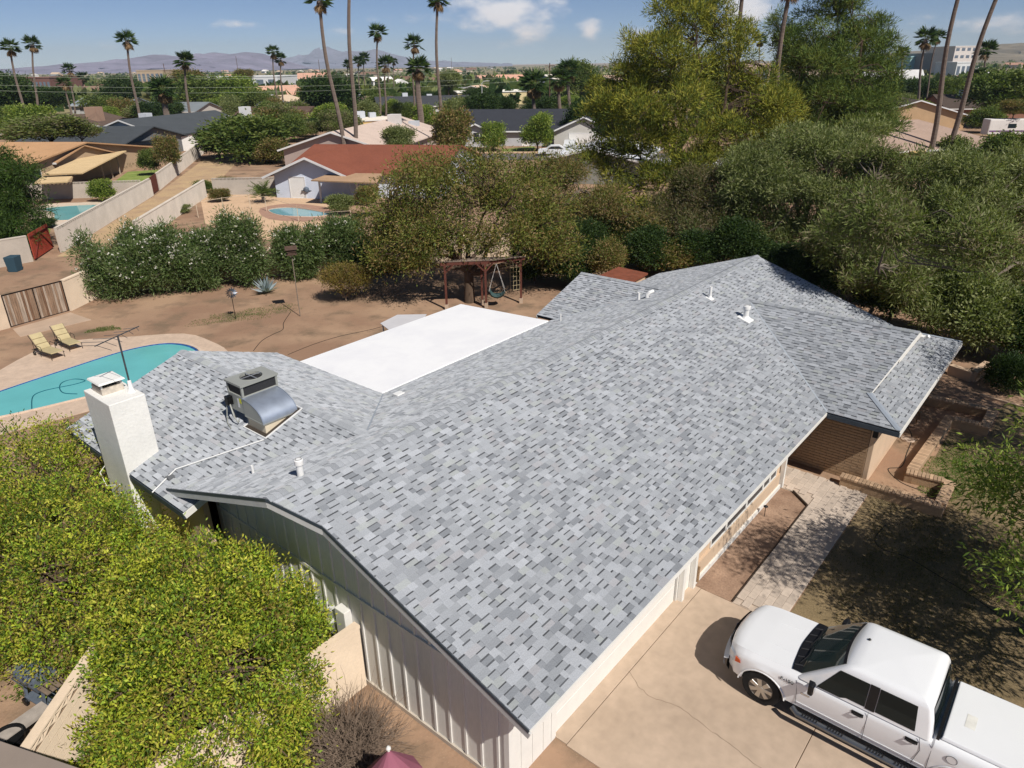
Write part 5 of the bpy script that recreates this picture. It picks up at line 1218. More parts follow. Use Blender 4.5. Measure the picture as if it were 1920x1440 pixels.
# oleander hedge: dark leaves, pale flowers
def oleander(px, py, w, h, seed, label, dep=1.6, fl=260):
    p = un(px, py); e = empty('oleander', (p.x, p.y+dep*.8, 0), 0, label, 'shrub', 'oleanders along the back wall'); rg = np.random.default_rng(seed)
    bl = [(rg.uniform(-w*.75, w*.75), rg.uniform(-dep*.4, dep*.4), rg.uniform(h*.35, h*.92), w*rg.uniform(.16, .34), dep*rg.uniform(.3, .5), h*rg.uniform(.14, .28)) for _ in range(14)]+[(0, 0, h*.30, w*.58, dep*.65, h*.30)]
    me, cs = make_crown('crown', seed, bl, 1800, 11, .22, .24, .026, G_OLE, up=.5, out=.5, rnd=.7, shell=(.5, 1.12), inner=.15, zcut=-.8); link('crown', me, None, e)
    make_trunk(seed, cs, .25, .05, nlimb=12, ntwig=140, twig_r=.02).build('stems', m_barkg, e)
    top = cs[cs[:, 2] > h*.40]; k = rg.integers(len(top), size=fl); C = top[k]+rg.normal(size=(fl, 3))*.20+np.array((0, -.16, .2)); C = np.repeat(C, 5, axis=0)+rg.normal(size=(fl*5, 3))*.035
    D = rg.normal(size=(fl*5, 3)); D[:, 2] = np.abs(D[:, 2])*.6+.2; D /= np.linalg.norm(D, axis=1)[:, None]
    o = leaf_object('flowers', C, D, .10, .045, pal_colors(rg, fl*5, [srgb(240, 236, 228), srgb(236, 228, 222), srgb(244, 242, 238)], .05), e, rg=rg); o['kind'] = 'stuff'
for a in ((205, 572, 2.3, 3.3, 51, 'large oleander with pale blossoms beside the board gate', 1.8, 220), (300, 562, 2.4, 4.0, 52, 'tall white-flowered oleander, second from the board gate', 1.9, 300), (372, 552, 1.6, 3.2, 53, 'white-flowered oleander, third from the board gate', 1.5, 180),
          (462, 545, 1.7, 4.0, 54, 'tall sparse white-flowered oleander behind the garden pinwheel', 1.5, 220), (560, 532, 1.5, 3.4, 55, 'white-flowered oleander behind the bird feeder pole', 1.4, 150), (640, 522, 1.5, 3.3, 56, 'white-flowered oleander behind the rounded dry bush', 1.4, 90)):
    oleander(*a)
# small hedge plants along the wall
for i, (px, py, w, h, lb) in enumerate(((700, 520, 1.6, 2.6, 'dark evergreen shrub between oleander and shade tree'), (755, 512, 1.5, 2.4, 'dark evergreen shrub in the shade tree shadow'), (1010, 520, 1.7, 3.0, 'dark glossy shrub right of the pergola'), (1085, 520, 1.7, 3.4, 'dense dark shrub behind the rear bedroom gable'), (1150, 500, 1.8, 3.2, 'pale flecked tall shrub behind the rear bedroom gable'))):
    p = un(px, py); tree('evergreen_shrub', lb, 'shrub', (p.x, p.y+1.2, 0), 60+i, [(0, 0, h*.5, w, 1.2, h*.5), (w*.5, .3, h*.55, w*.7, 1.0, h*.45), (-w*.5, -.2, h*.4, w*.6, .9, h*.4)], 1300, 10, .18, .15, .03, G_DARK, h_fork=.4, r=.06, ntwig=25, shell=(.65, 1.06), inner=.2, zcut=-.9)
# rounded dry bush
p = un(645, 570); tree('rounded_bush', 'rounded olive-gold bush with bare lower stems on the dirt', 'bush', (p.x, p.y+.6, 0), 71, [(0, 0, 1.35, 1.35, 1.2, .75), (.4, .2, 1.2, 1.2, 1.1, .7)], 1500, 10, .14, .12, .018, [srgb(146, 130, 64), srgb(128, 118, 58), srgb(112, 108, 54), srgb(150, 124, 84)], h_fork=.2, r=.05, ntwig=320, nlimb=14, shell=(.6, 1.05), inner=.3, zcut=.0, bark=m_twig)
# agave-like blue spiky plant
p = un(500, 552); e = empty('agave', (p.x, p.y, 0), 0, 'pale blue-grey agave with upright pointed leaves under the oleander', 'agave'); rg = np.random.default_rng(8); n = 60
a = rg.uniform(0, 2*math.pi, n); el = rg.uniform(.25, 1.4, n); D = np.stack([np.cos(a)*np.cos(el), np.sin(a)*np.cos(el), np.sin(el)], 1)
leaf_object('leaves', np.zeros((n, 3))+np.array((0, 0, .15)), D, rg.uniform(.6, 1.1, n), rg.uniform(.05, .08, n), pal_colors(rg, n, [srgb(150, 164, 172), srgb(170, 182, 190), srgb(128, 144, 150)]), e, rg=rg)
# bird feeder on a pole
p = un(563, 593); e = empty('bird_feeder', (p.x, p.y, 0), math.radians(20), 'brown wooden bird feeder on a tall thin pole', 'bird feeder'); m_bw = M('feeder_wood', srgb(84, 66, 56), .85, .2, 8)
c = MB(); c.tube([(0, 0, 0), (0, 0, 3.5)], .025, 8); c.build('pole', m_barkg, e)
c = MB(); c.box(-.28, .28, -.22, .22, 3.5, 3.54); c.build('tray', m_bw, e); c = MB(); c.box(-.2, .2, -.15, .15, 3.54, 3.62); c.box(-.24, .24, -.18, .18, 3.66, 3.7); c.build('ledge', m_bw, e)
for x in (-.2, .2): c = MB(); c.box(x-.02, x+.02, -.14, .14, 3.62, 3.84); c.build('side', m_bw, e)
c = MB(); c.add([(-.32, -.26, 3.82), (.32, -.26, 3.82), (.32, 0, 3.98), (-.32, 0, 3.98), (-.32, .26, 3.82), (.32, .26, 3.82), (-.32, -.26, 3.79), (.32, -.26, 3.79), (.32, .26, 3.79), (-.32, .26, 3.79)], [(0, 1, 2, 3), (3, 2, 5, 4), (6, 7, 1, 0), (8, 9, 4, 5), (0, 3, 4, 9, 6), (1, 7, 8, 5, 2)]); c.build('roof', m_bw, e)
# garden pinwheel
p = un(442, 598); e = empty('garden_pinwheel', (p.x, p.y, 0), math.radians(30), 'dark metal garden pinwheel on a thin stake', 'pinwheel'); m_pin = M('pin_metal', srgb(104, 110, 120), .4, .2, 8, metal=.6)
c = MB(); c.tube([(0, 0, 0), (0, 0, 1.55)], .018, 6); c.build('stake', m_blackm, e)
for k in range(14):
    a = 2*math.pi*k/14; c = MB(); d = Vector((math.cos(a), 0, math.sin(a))); t = Vector((-math.sin(a), 0, math.cos(a))); o_ = Vector((0, -.05, 1.5))
    c.add([o_+d*.06, o_+d*.2+t*.05+Vector((0, .05, 0)), o_+d*.34, o_+d*.2-t*.05-Vector((0, .03, 0))], [(0, 1, 2, 3)]); c.build('blade', m_pin, e)
c = MB(); c.lathe([(.05, -.08), (.05, -.02)], axis='y', origin=(0, 0, 1.5), sides=10); c.build('hub', m_pin, e)
c = MB(); c.box(-.1, .1, -.06, .06, 0, .08)
# the patchy shade tree and the pergola under it
p = un(880, 566)
G_SH = [srgb(122, 124, 60), srgb(104, 114, 54), srgb(142, 130, 72), srgb(88, 104, 48), srgb(154, 132, 88), srgb(132, 140, 66)]
tree('yard_tree', 'sprawling patchy yard tree with dry brown twigs over the pergola', 'tree', (p.x, p.y, 0), 81,
     [(-3.6, 1.2, 5.2, 2.6, 2.4, 1.9), (-1.2, .6, 6.6, 2.8, 2.6, 1.8), (1.8, .8, 5.9, 2.6, 2.4, 1.9), (4.2, 1.4, 5.0, 2.2, 2.2, 1.7), (-2.0, -1.2, 4.4, 2.2, 1.7, 1.3), (.6, 2.4, 7.2, 2.4, 2.2, 1.6), (-5.0, 2.4, 4.0, 1.8, 1.8, 1.6), (2.8, -.8, 4.3, 1.8, 1.6, 1.2), (-3.0, 3.0, 6.9, 2.0, 1.8, 1.4), (-4.6, .2, 2.7, 1.7, 1.4, 1.1), (-.6, -.8, 4.3, 1.7, 1.3, 1.2), (1.2, -.4, 3.6, 1.4, 1.1, .9), (-1.8, .5, 3.4, 1.3, 1.2, .9), (-2.6, -1.5, 3.0, 1.4, 1.0, .8), (4.6, .8, 3.2, 1.8, 1.6, 1.3), (5.6, 2.2, 2.4, 1.7, 1.5, 1.3), (3.4, 3.0, 6.6, 1.8, 1.8, 1.4)],
     5800, 10, .24, .20, .030, G_SH, h_fork=1.9, r=.30, nlimb=12, ntwig=420, twig_r=.03, shell=(.35, 1.1), inner=.25, zcut=-.9, up=.1, bark=m_bark)
m_rw = M('red_wood', srgb(98, 58, 48), .85, .2, 6); m_gry = M('grey_boards', srgb(132, 116, 104), .95, .2, 6, stretch=(1, 6, 1))
P1, P2, P3, P4 = un(838, 580), un(912, 577), un(977, 568), un(955, 562); pg = empty('pergola', (0, 0, 0), 0, 'red-brown wooden pergola with sagging grey board roof behind the white patio roof', 'pergola')
P1 = Vector((P1.x, P1.y, 0)); P3 = Vector((P3.x, P3.y, 0)); P2 = Vector((P2.x, P2.y, 0)); Pn = P1+(P3-P2); zt = 2.55
for q in (P1, P2, P3, Pn):
    c = MB(); c.box(q.x-.06, q.x+.06, q.y-.06, q.y+.06, .25, zt); c.build('post', m_rw, pg); c = MB(); c.box(q.x-.1, q.x+.1, q.y-.1, q.y+.1, 0, .3); c.build('footing', m_conc, pg)
for a, b2 in ((P1, P2), (P2, P3), (P3, Pn), (Pn, P1)):
    d = (b2-a).normalized()*.25; c = MB(); c.beam(a-d+Vector((0, 0, zt+.08)), b2+d+Vector((0, 0, zt+.08)), .06, .16); c.build('beam', m_rw, pg)
    for s0, e0 in ((a, b2), (b2, a)):
        dd_ = (e0-s0).normalized(); c = MB(); c.beam(s0+Vector((0, 0, zt-.45)), s0+dd_*.45+Vector((0, 0, zt)), .05, .07); c.build('brace', m_rw, pg)
for i in range(16):
    t = (i+.5)/16; a = P1+(Pn-P1)*t; b2 = P2+(P3-P2)*t; ex = (b2-a).normalized()*.35; c = MB(); c.beam(a-ex+Vector((0, 0, zt+.19+random.uniform(0, .02))), b2+ex+Vector((0, 0, zt+.19+random.uniform(0, .02))), (Pn-P1).length/16*.93, .03); c.build('roof_board', m_gry, pg)
# hanging chair hammock + climbing net
hc = un(932, 552, .7); e = empty('hammock_chair', (hc.x, hc.y, 0), 0, 'dark green hanging hammock chair under the pergola', 'hammock chair'); rows = []
for i in range(9):
    t = i/8*math.pi; rows.append([(.5*math.cos(t)*(1-.25*abs(r)), r*.35, .95-.48*math.sin(t)*(1-.35*r*r)) for r in (-1, -.5, 0, .5, 1)])
c = MB(); c.grid(rows); c.build('seat', M('hammock_green', srgb(62, 84, 84), .9, .1, 5), e, smooth=True)
c = MB(); 
for x, y in ((-.5, -.3), (.5, -.3), (-.5, .3), (.5, .3)): c.tube([(x*.9, y, .96), (0, 0, 2.5)], .008, 4)
c.build('rope', m_white, e)
nt_ = un(966, 560); e = empty('climbing_net', (nt_.x, nt_.y, 0), math.atan2((P3-P2).y, (P3-P2).x), 'pale rope climbing net hanging from the pergola beam', 'net'); c = MB()
for i in range(4): c.tube([(-.3+.2*i, 0, .5), (-.3+.2*i, 0, 2.5)], .012, 4)
for k in range(8): c.tube([(-.3, 0, .55+.27*k), (.3, 0, .55+.27*k)], .012, 4)
c.build('net', M('rope_tan', srgb(190, 176, 140), .9), e)
# shed roof behind, awning tip
q = [un(x, y, 2.2) for x, y in ((1122, 517), (1160, 500), (1215, 512), (1180, 530))]; e = empty('tool_shed', (0, 0, 0), 0, 'small shed with rusty red-brown flat roof behind the house', 'shed')
c = MB(); c.prism([(p.x, p.y) for p in q], 2.1, 2.2); c.build('roof', M('rust_roof', srgb(134, 78, 58), .85, .15, 3), e)
ctr = sum(q, Vector((0, 0, 0)))/4; c = MB(); c.prism([(ctr.x+(p.x-ctr.x)*.88, ctr.y+(p.y-ctr.y)*.88) for p in q], 0, 2.098); c.build('wall', m_stucco, e)
q = [un(x, y, 2.3) for x, y in ((713, 606), (745, 590), (800, 589), (775, 625), (738, 625))]; e = empty('sail_awning', (0, 0, 0), 0, 'pale grey sail awning corner beyond the white patio roof', 'awning')
c = MB(); c.prism([(p.x, p.y) for p in q], 2.28, 2.30); c.build('cloth', M('awning_cloth', srgb(206, 204, 206), .9, .04, 2), e)
c = MB(); c.tube([(q[0].x+.2, q[0].y+.1, 0), (q[0].x+.1, q[0].y, 2.28)], .03, 8); c.build('post', m_white, e)

for i, (px, Y, hw, t, b_, key, lb) in enumerate(((1010, 44, 50, 405, 520, 'sdark', 'dark shrub mass behind the pergola'), (1075, 43, 55, 415, 525, 'sdark', 'dark shrub mass left of the rear bedroom gable'), (1140, 42, 55, 400, 515, 'sdry', 'dull dry shrub over the rear bedroom gable'), (1205, 46, 55, 410, 500, 'sdark', 'dark shrub behind the rusty shed roof'),
        (1270, 46, 60, 405, 505, 'sdry', 'brownish scrub right of the rusty shed roof'), (1335, 46, 60, 400, 495, 'sdark', 'dark scrub before the yellow pine foot'), (1400, 45, 55, 410, 490, 'sdark', 'dark scrub behind the far ridge end'), (1465, 44, 60, 420, 505, 'sdark', 'dark scrub just right of the far ridge end'),
        (1530, 41, 65, 440, 530, 'sdark', 'dark shrub beside the far gable rake'), (1600, 38, 70, 450, 560, 'sdark', 'dark shrub in the shade of the far gable'), (1680, 35, 75, 460, 590, 'sdark', 'dark shrub behind the front wing ridge'), (1760, 33, 80, 470, 630, 'solive', 'grey-green shrub behind the front wing gablet'), (1850, 31, 80, 500, 650, 'solive', 'grey-green shrub right of the front wing gablet'), (1930, 30, 70, 520, 680, 'sdark', 'dark shrub at the right end of the rock bed'))):
    SHRUBS.append((key, lb, px, Y, hw, t, b_))
# ------------------------------------------------------------------ neighbouring houses
def wallm(rgb): return M('wall_%d_%d_%d' % rgb, srgb(*rgb), .9, .05, .8, fine=.03, fscale=8)
def roofm(rgb): return M('roof_%d_%d_%d' % rgb, srgb(*rgb), .95, .06, .6, fine=.10, fscale=5, bump=.3, bscale=8, spec=.1)
def xy(p): return (p[0], p[1]) if len(p) == 2 and not (isinstance(p[0], tuple)) else p
def nhouse(label, A, B, W, he=2.6, rise=2.0, roof=(80, 82, 86), wall=(200, 190, 176), ridge='x', over=.6, trim=(226, 224, 220), hip=0.0, wins=(), group=None, chim=None, name='ranch_house', parent=None, units=()):
    A, B = Vector((A[0], A[1], 0)), Vector((B[0], B[1], 0)); d = B-A; Ln = d.length
    e = parent or empty(name, (A.x, A.y, 0), math.atan2(d.y, d.x), label, 'house', group)
    if parent: e = empty('wing', (A.x, A.y, 0), math.atan2(d.y, d.x)); par_m = parent
    if parent:
        # keep world placement under the parent's frame
        pr = parent.rotation_euler[2]; rel = Vector((A.x-parent.location.x, A.y-parent.location.y, 0)); rel.rotate(Matrix.Rotation(-pr, 3, 'Z')); e.parent = parent; e.location = rel; e.rotation_euler = (0, 0, math.atan2(d.y, d.x)-pr)
    wm, rm, tm = wallm(wall), roofm(roof), wallm(trim); o = over
    c = MB()
    if ridge == 'x':
        pf = [(0, 0), (W, 0), (W, he), (W/2, he+rise-.12), (0, he)]; c.add([(.0, y, z) for y, z in pf]+[(Ln, y, z) for y, z in pf], [(0, 1, 2, 3, 4), (9, 8, 7, 6, 5)]+[(i, (i+1) % 5, 5+(i+1) % 5, 5+i) for i in range(5)])
    else:
        pf = [(0, 0), (Ln, 0), (Ln, he), (Ln/2, he+rise-.12), (0, he)]; c.add([(x, 0, z) for x, z in pf]+[(x, W, z) for x, z in pf], [(0, 1, 2, 3, 4), (9, 8, 7, 6, 5)]+[(i, (i+1) % 5, 5+(i+1) % 5, 5+i) for i in range(5)])
    if hip: c = MB(); c.box(0, Ln, 0, W, 0, he)
    c.build('wall', wm, e)
    s = rise/((W if ridge == 'x' else Ln)/2); t = .16
    r = MB()
    def quad(q): r.hexa([(x, y, z-t) for x, y, z in q], q)
    if ridge == 'x':
        h = hip; zo = he-s*o
        quad([(-o, -o, zo), (Ln+o, -o, zo), (Ln+o-h*(W/2+o), W/2, he+rise), (-o+h*(W/2+o), W/2, he+rise)]); quad([(Ln+o, W+o, zo), (-o, W+o, zo), (-o+h*(W/2+o), W/2, he+rise), (Ln+o-h*(W/2+o), W/2, he+rise)])
        if h:
            for x0, xr in ((-o, -o+h*(W/2+o)), (Ln+o, Ln+o-h*(W/2+o))): r.add([(x0, -o, zo), (x0, W+o, zo), (xr, W/2, he+rise), (x0, -o, zo-t), (x0, W+o, zo-t)], [(0, 1, 2), (0, 3, 4, 1)])
    else:
        zo = he-s*o; quad([(-o, -o, zo), (Ln/2, -o, he+rise), (Ln/2, W+o, he+rise), (-o, W+o, zo)]); quad([(Ln/2, -o, he+rise), (Ln+o, -o, zo), (Ln+o, W+o, zo), (Ln/2, W+o, he+rise)])
    ro = r.build('roof', rm, e)
    f = MB()
    if ridge == 'x':
        f.box(-o, Ln+o, -o-.05, -o-.004, zo-.22, zo-.01)
    else:
        f.beam((-o, -o-.03, zo-.10), (Ln/2, -o-.03, he+rise-.10), .05, .22); f.beam((Ln/2, -o-.031, he+rise-.10), (Ln+o, -o-.031, zo-.10), .05, .22)
    f.build('fascia', tm, e)
    for k, wdw in enumerate(wins):
        side, x, z, w, h = wdw[:5]; kind = wdw[5] if len(wdw) > 5 else 'window'
        we = empty(kind); we.parent = e
        if side == 'f': we.location = (x, -.005, z)
        else: we.location = (Ln+.005 if side == 'r' else -.005, x, z); we.rotation_euler = (0, 0, math.pi/2 if side == 'r' else -math.pi/2)
        g = MB(); g.box(-w/2, w/2, -.03, 0, 0, h); g.build('pane' if kind == 'window' else 'panel', m_pane if kind == 'window' else wallm((236, 234, 230)), we)
        g = MB(); fr = .09
        for x0, x1, z0, z1 in ((-w/2-fr, -w/2, -fr, h+fr), (w/2, w/2+fr, -fr, h+fr), (-w/2, w/2, -fr, 0), (-w/2, w/2, h, h+fr)): g.box(x0, x1, -.06, 0, z0, z1)
        g.build('frame', tm, we)
    if chim:
        x, y, w, zt, col = chim; g = MB(); g.box(x-w/2, x+w/2, y-w/2, y+w/2, he, zt); g.build('chimney', wallm(col), ro)
    for ux, uy, uw, zt in units:
        zb = he+rise*(1-abs(uy-W/2)/(W/2)) if ridge == 'x' else he+rise*(1-abs(ux-Ln/2)/(Ln/2)); g = MB(); g.box(ux-uw/2, ux+uw/2, uy-uw/2, uy+uw/2, zb-.3, zb+zt); g.build('cooler', wallm((206, 210, 216)), ro)
    return e
def slabpart(parent, name, poly, z0, z1, mat):
    pr = parent.rotation_euler[2]; q = []
    for p in poly:
        r_ = Vector((p[0]-parent.location.x, p[1]-parent.location.y, 0)); r_.rotate(Matrix.Rotation(-pr, 3, 'Z')); q.append((r_.x, r_.y))
    c = MB(); c.prism(q, z0, z1); return c.build(name, mat, parent)
def posts(parent, pts, z1, mat, r=.06):
    for p in pts: slabpart(parent, 'post', [(p[0]-r, p[1]-r), (p[0]+r, p[1]-r), (p[0]+r, p[1]+r), (p[0]-r, p[1]+r)], 0, z1, mat)
# tan house by the second pool
n1 = nhouse('tan shingled house with flat tan patio cover beside the alley wall', (-76, 84.5), (-55.6, 81.6), 27, 2.6, 1.9, (172, 136, 102), (190, 166, 136), wins=(('r', 4, .1, 2.4, 2.1), ('r', 10, .9, 1.5, 1.1), ('f', 13, .9, 1.4, 1.1)))
nhouse('', (-66, 91), (-54.5, 89.5), 10, 2.9, 1.3, (176, 140, 106), (150, 118, 86), 'x', parent=n1)
slabpart(n1, 'patio_cover', [un(x, y, 2.6).to_2d() for x, y in ((78, 328), (154, 325), (237, 283), (165, 290))], 2.52, 2.66, roofm((188, 164, 126)))
slabpart(n1, 'patio_cover', [un(x, y, 2.3).to_2d() for x, y in ((62, 345), (126, 341), (138, 328), (80, 331))], 2.22, 2.34, roofm((188, 164, 126)))
posts(n1, [un(x, y).to_2d() for x, y in ((197, 340), (212, 334), (226, 327), (236, 320), (123, 352))], 2.5, wallm((186, 170, 150)))
# charcoal houses
n2 = nhouse('charcoal roofed house behind the tan house', (-75, 113.5), (-57.5, 111), 17, 2.6, 2.0, (70, 74, 78), (120, 122, 124), wins=(('f', 13, .8, 1.6, 1.2), ('r', 5, .1, 2.0, 2.0)))
slabpart(n2, 'pergola_roof', [un(x, y, 2.6).to_2d() for x, y in ((222, 272), (300, 270), (302, 257), (250, 258))], 2.5, 2.62, m_blackm)
posts(n2, [un(x, y).to_2d() for x, y in ((230, 292), (262, 290), (298, 288))], 2.5, m_blackm)
slabpart(n2, 'patio_wall', [(-56.5, 113), (-51.5, 113.6), (-51.5, 113.8), (-56.5, 113.2)], 0, 2.3, m_white)
n2b = nhouse('dark grey house whose white gable wall faces the alley palms', (-72.5, 130), (-58, 126.5), 26, 2.7, 2.4, (74, 78, 82), (206, 206, 202), 'y', wins=(('f', 11.5, 1.5, .8, .8),), units=((6, 8, 1.6, 1.0),))
nhouse('tan chimneyed house with dark brown gable behind the charcoal roofs', (-96, 152), (-80, 150), 12, 2.6, 2.0, (92, 78, 70), (206, 190, 172), 'y', chim=(12, 4, 2.4, 6.0, (170, 140, 120)))
e_ = empty('white_garden_wall', (-56.3, 125.5, 0), math.radians(60), 'long bright white garden wall at the end of the alley', 'wall')
c = MB(); c.box(0, 12, -.12, .12, 0, 2.3); c.build('panel', m_white, e_); c = MB(); c.box(-.05, 12.05, -.16, .16, 2.302, 2.38); c.build('cap', wallm((140, 120, 108)), e_)
nhouse('blue-grey gabled cottage with big white chimney block', (-60, 152), (-50, 150), 14, 2.5, 1.7, (84, 72, 66), (168, 186, 204), 'y', chim=(7, 2.5, 1.7, 5.7, (230, 230, 228)))
# white-blue house with brown roof
n3 = nhouse('white boarded house with red-brown shingle roof and barred patio door', (-24.0, 79.5), (-7.5, 76.0), 17, 2.6, 1.9, (128, 78, 62), (214, 222, 236), over=.5, trim=(104, 66, 54))
nhouse('', (-24.9, 78.2), (-16.6, 76.2), 12, 2.6, 1.7, (128, 78, 62), (214, 222, 236), 'y', over=.9, trim=(226, 224, 222), parent=n3, wins=(('f', 2.6, .05, 1.7, 2.1, 'door'),))
p = Vector((-16.2, 75.4)); slabpart(n3, 'patio_roof', [un(x, y, 2.5).to_2d() for x, y in ((583, 338), (705, 343), (720, 322), (625, 323))], 2.4, 2.52, roofm((160, 132, 106)))
posts(n3, [un(x, y).to_2d() for x, y in ((603, 380), (672, 380), (735, 380))], 2.4, m_white, .09)
nhouse('beige roofed house with white chimney stub behind the red-brown roof', (-31, 103), (-16.5, 100.5), 30, 2.6, 2.2, (190, 172, 160), (176, 160, 152), 'y', chim=(9, 22, 1.8, 5.6, (226, 220, 214)), units=((11, 26, 1.5, .6),), wins=(('f', 7, .9, 1.5, 1.0),))
c = MB(); q = (-33, 150); y5 = nhouse('flat yellow stucco house wall with white coolers on top', (-31.5, 146), (-22.5, 150), 9, 3.2, .25, (214, 204, 190), (222, 190, 128), over=.15, wins=(('f', 3, 1.2, 1.2, 1.0),), units=((4, 4, 1.8, 1.2), (6.5, 4, 1.3, .9)))
n6 = nhouse('charcoal roofed long house with white trimmed gables and green lawn', (-9.5, 129), (15, 125.5), 26, 2.6, 2.6, (60, 62, 68), (188, 190, 194), trim=(236, 236, 236), wins=(('f', 8, .8, 1.6, 1.3), ('f', 12.5, .1, 1.1, 2.1, 'door')))
nhouse('', (-8.0, 127.2), (-3.0, 126.5), 10, 2.6, 1.2, (60, 62, 68), (196, 198, 202), 'y', trim=(236, 236, 236), parent=n6, wins=(('f', 2.6, .7, 1.0, 1.6),))
nhouse('', (7.5, 123.5), (17, 122), 16, 2.8, 2.1, (60, 62, 68), (200, 198, 192), 'y', trim=(236, 236, 236), parent=n6, wins=(('f', 5, .05, 5.0, 2.2, 'garage_door'),))
nhouse('dark roofed white house with white trimmed gablets beyond the leaning palms', (-35, 208), (-10, 214), 15, 2.7, 2.2, (70, 72, 76), (222, 222, 222), wins=(('f', 6, .9, 1.8, 1.2), ('f', 12, .9, 1.6, 1.2), ('f', 19, .1, 1.2, 2.1, 'door')), units=((8, 8, 1.5, 1.0), (15, 9, 1.5, .8)))
nhouse('mauve-brown roofed house left of the dark roofed white house', (-54, 226), (-36, 222), 13, 2.6, 2.0, (112, 92, 88), (176, 160, 150), units=((8, 6, 1.4, .8),))
nhouse('flat white-roofed hall with pale yellow walls', (-17, 262), (8, 268), 20, 4.2, .3, (236, 232, 220), (224, 206, 160), over=.2)
nhouse('grey two-storey house with cream roof behind the flat hall', (8, 330), (22, 322), 16, 6.0, 2.6, (222, 214, 198), (160, 164, 172), 'y', wins=(('f', 5, 3.6, .9, 1.2),))
nhouse('pale pink two-storey house beside the utility pole', (30, 320), (46, 312), 14, 5.8, 2.2, (222, 190, 172), (232, 206, 190), 'y', wins=(('f', 5, 3.4, 1.0, 1.2), ('f', 11, 3.4, 1.0, 1.2)))
nhouse('terracotta roofed house standing above the far trees', (-8, 420), (14, 412), 16, 5.0, 2.6, (216, 168, 144), (222, 200, 180))
nhouse('peach tiled house with arched entry near the white hall', (-22, 300), (-6, 296), 14, 3.0, 2.4, (206, 178, 156), (222, 200, 176), 'y')
gsh = nhouse('grey boarded garage with pale metal roof under the big pine', (4.5, 86), (14.5, 82.5), 14, 2.8, 1.2, (206, 208, 212), (146, 146, 138), 'y', name='garage')
# right-hand houses
nhouse('pale tan hip roofed house behind the olive trees', (45, 90.5), (63.5, 95), 20, 2.6, 2.5, (182, 158, 142), (176, 150, 128), hip=.55)
slabpart(bpy.data.objects[[o.name for o in bpy.data.objects if o.get('label', '').startswith('pale tan hip')][0]], 'patio_cover', [un(x, y, 2.4).to_2d() for x, y in ((1672, 275), (1722, 288), (1762, 272), (1725, 265))], 2.3, 2.42, roofm((206, 176, 120)))
nhouse('brown roofed house with white trimmed tan gable beyond the right palms', (72, 151), (89, 147.5), 24, 2.7, 2.6, (86, 76, 70), (196, 166, 130), 'y', trim=(236, 236, 236), units=((6, 18, 1.6, 1.2),))
nhouse('dark brown long roof with brick chimney and white cooler', (97, 168), (126, 163), 18, 2.7, 2.4, (96, 84, 76), (150, 110, 92), chim=(16, 6, 1.6, 7.2, (156, 104, 88)), units=((6, 7, 2.6, 1.5),))
nhouse('olive-brown roof at the right edge behind the camper trailer', (104, 140), (128, 135), 12, 2.7, 1.8, (110, 102, 90), (170, 140, 116))
tr = empty('camper_trailer', (81, 127, 0), math.radians(-6), 'long white camper trailer with purple stripe behind the tan hip roof', 'trailer')
c = MB(); c.box(0, 15, 0, 2.5, .7, 3.2); c.build('body', wallm((222, 218, 212)), tr, bevel=.15)
for x in (3, 8, 12): c = MB(); c.box(x, x+1.3, -.02, -.003, 1.8, 2.5); c.build('window', m_pane, tr)
c = MB(); c.box(.2, 14.8, -.015, -.002, 1.2, 1.45); c.build('stripe', wallm((120, 90, 130)), tr)
for x in (6, 7.2):
    c = MB(); c.lathe([(.35, -.12), (.35, .12)], axis='y', origin=(x, .1, .35), sides=14); c.build('wheel', m_tyre, tr)
wl2 = empty('metal_fence', (83, 113, 0), math.radians(-3), 'dark blue-grey sheet metal fence in front of the camper trailer', 'fence')
for k in range(12): c = MB(); c.box(k*2.5, k*2.5+2.46, 0, .08, 0, 2.6); c.build('panel', wallm((86, 98, 106)), wl2)
c = MB(); c.box(-.1, 30.1, -.05, .13, 2.602, 2.7); c.build('rail', wallm((140, 150, 156)), wl2)
for lb, A, B, W, rc, wc, rd, gd in (
    ('brown roofed house with two white garage doors beyond the mesquite', (-124, 168), (-106, 165), 12, (104, 84, 78), (214, 206, 198), 'x', 1), ('slate grey house beyond the brown garage house', (-100, 205), (-82, 200), 12, (120, 126, 130), (190, 184, 176), 'x', 0),
    ('dark low house behind the green alley trees', (-66, 196), (-50, 193), 13, (66, 66, 70), (196, 190, 182), 'x', 0), ('sand coloured gable house behind the alley palms', (-84, 246), (-70, 240), 12, (196, 176, 152), (212, 196, 176), 'y', 0),
    ('chocolate roofed house before the bright green tall tree', (-62, 172), (-46, 169), 12, (96, 78, 70), (190, 170, 150), 'x', 0), ('pewter roofed house beyond the charcoal long house', (16, 176), (34, 172), 13, (98, 100, 106), (220, 216, 210), 'y', 0),
    ('ochre roofed bungalow behind the short palms', (40, 236), (58, 230), 12, (190, 158, 124), (222, 204, 176), 'x', 0), ('rust roofed bungalow behind the yellow pine', (58, 204), (76, 198), 12, (150, 108, 90), (214, 196, 176), 'y', 0),
    ('bluish grey roof among the far left trees', (-140, 246), (-120, 240), 12, (136, 146, 156), (206, 204, 200), 'x', 0), ('cream roofed villa far behind the right pines', (104, 238), (124, 230), 14, (216, 202, 178), (226, 214, 196), 'y', 0)):
    nhouse(lb, A, B, W, 2.7, 1.9, rc, wc, rd, wins=(('f', 4, .1, 4.2, 2.1, 'garage_door'), ('f', 11, .1, 4.2, 2.1, 'garage_door')) if gd else (('f', 4, .9, 1.6, 1.1), ('f', 9.5, .9, 1.6, 1.1)), units=((6, 5, 1.4, .7),))
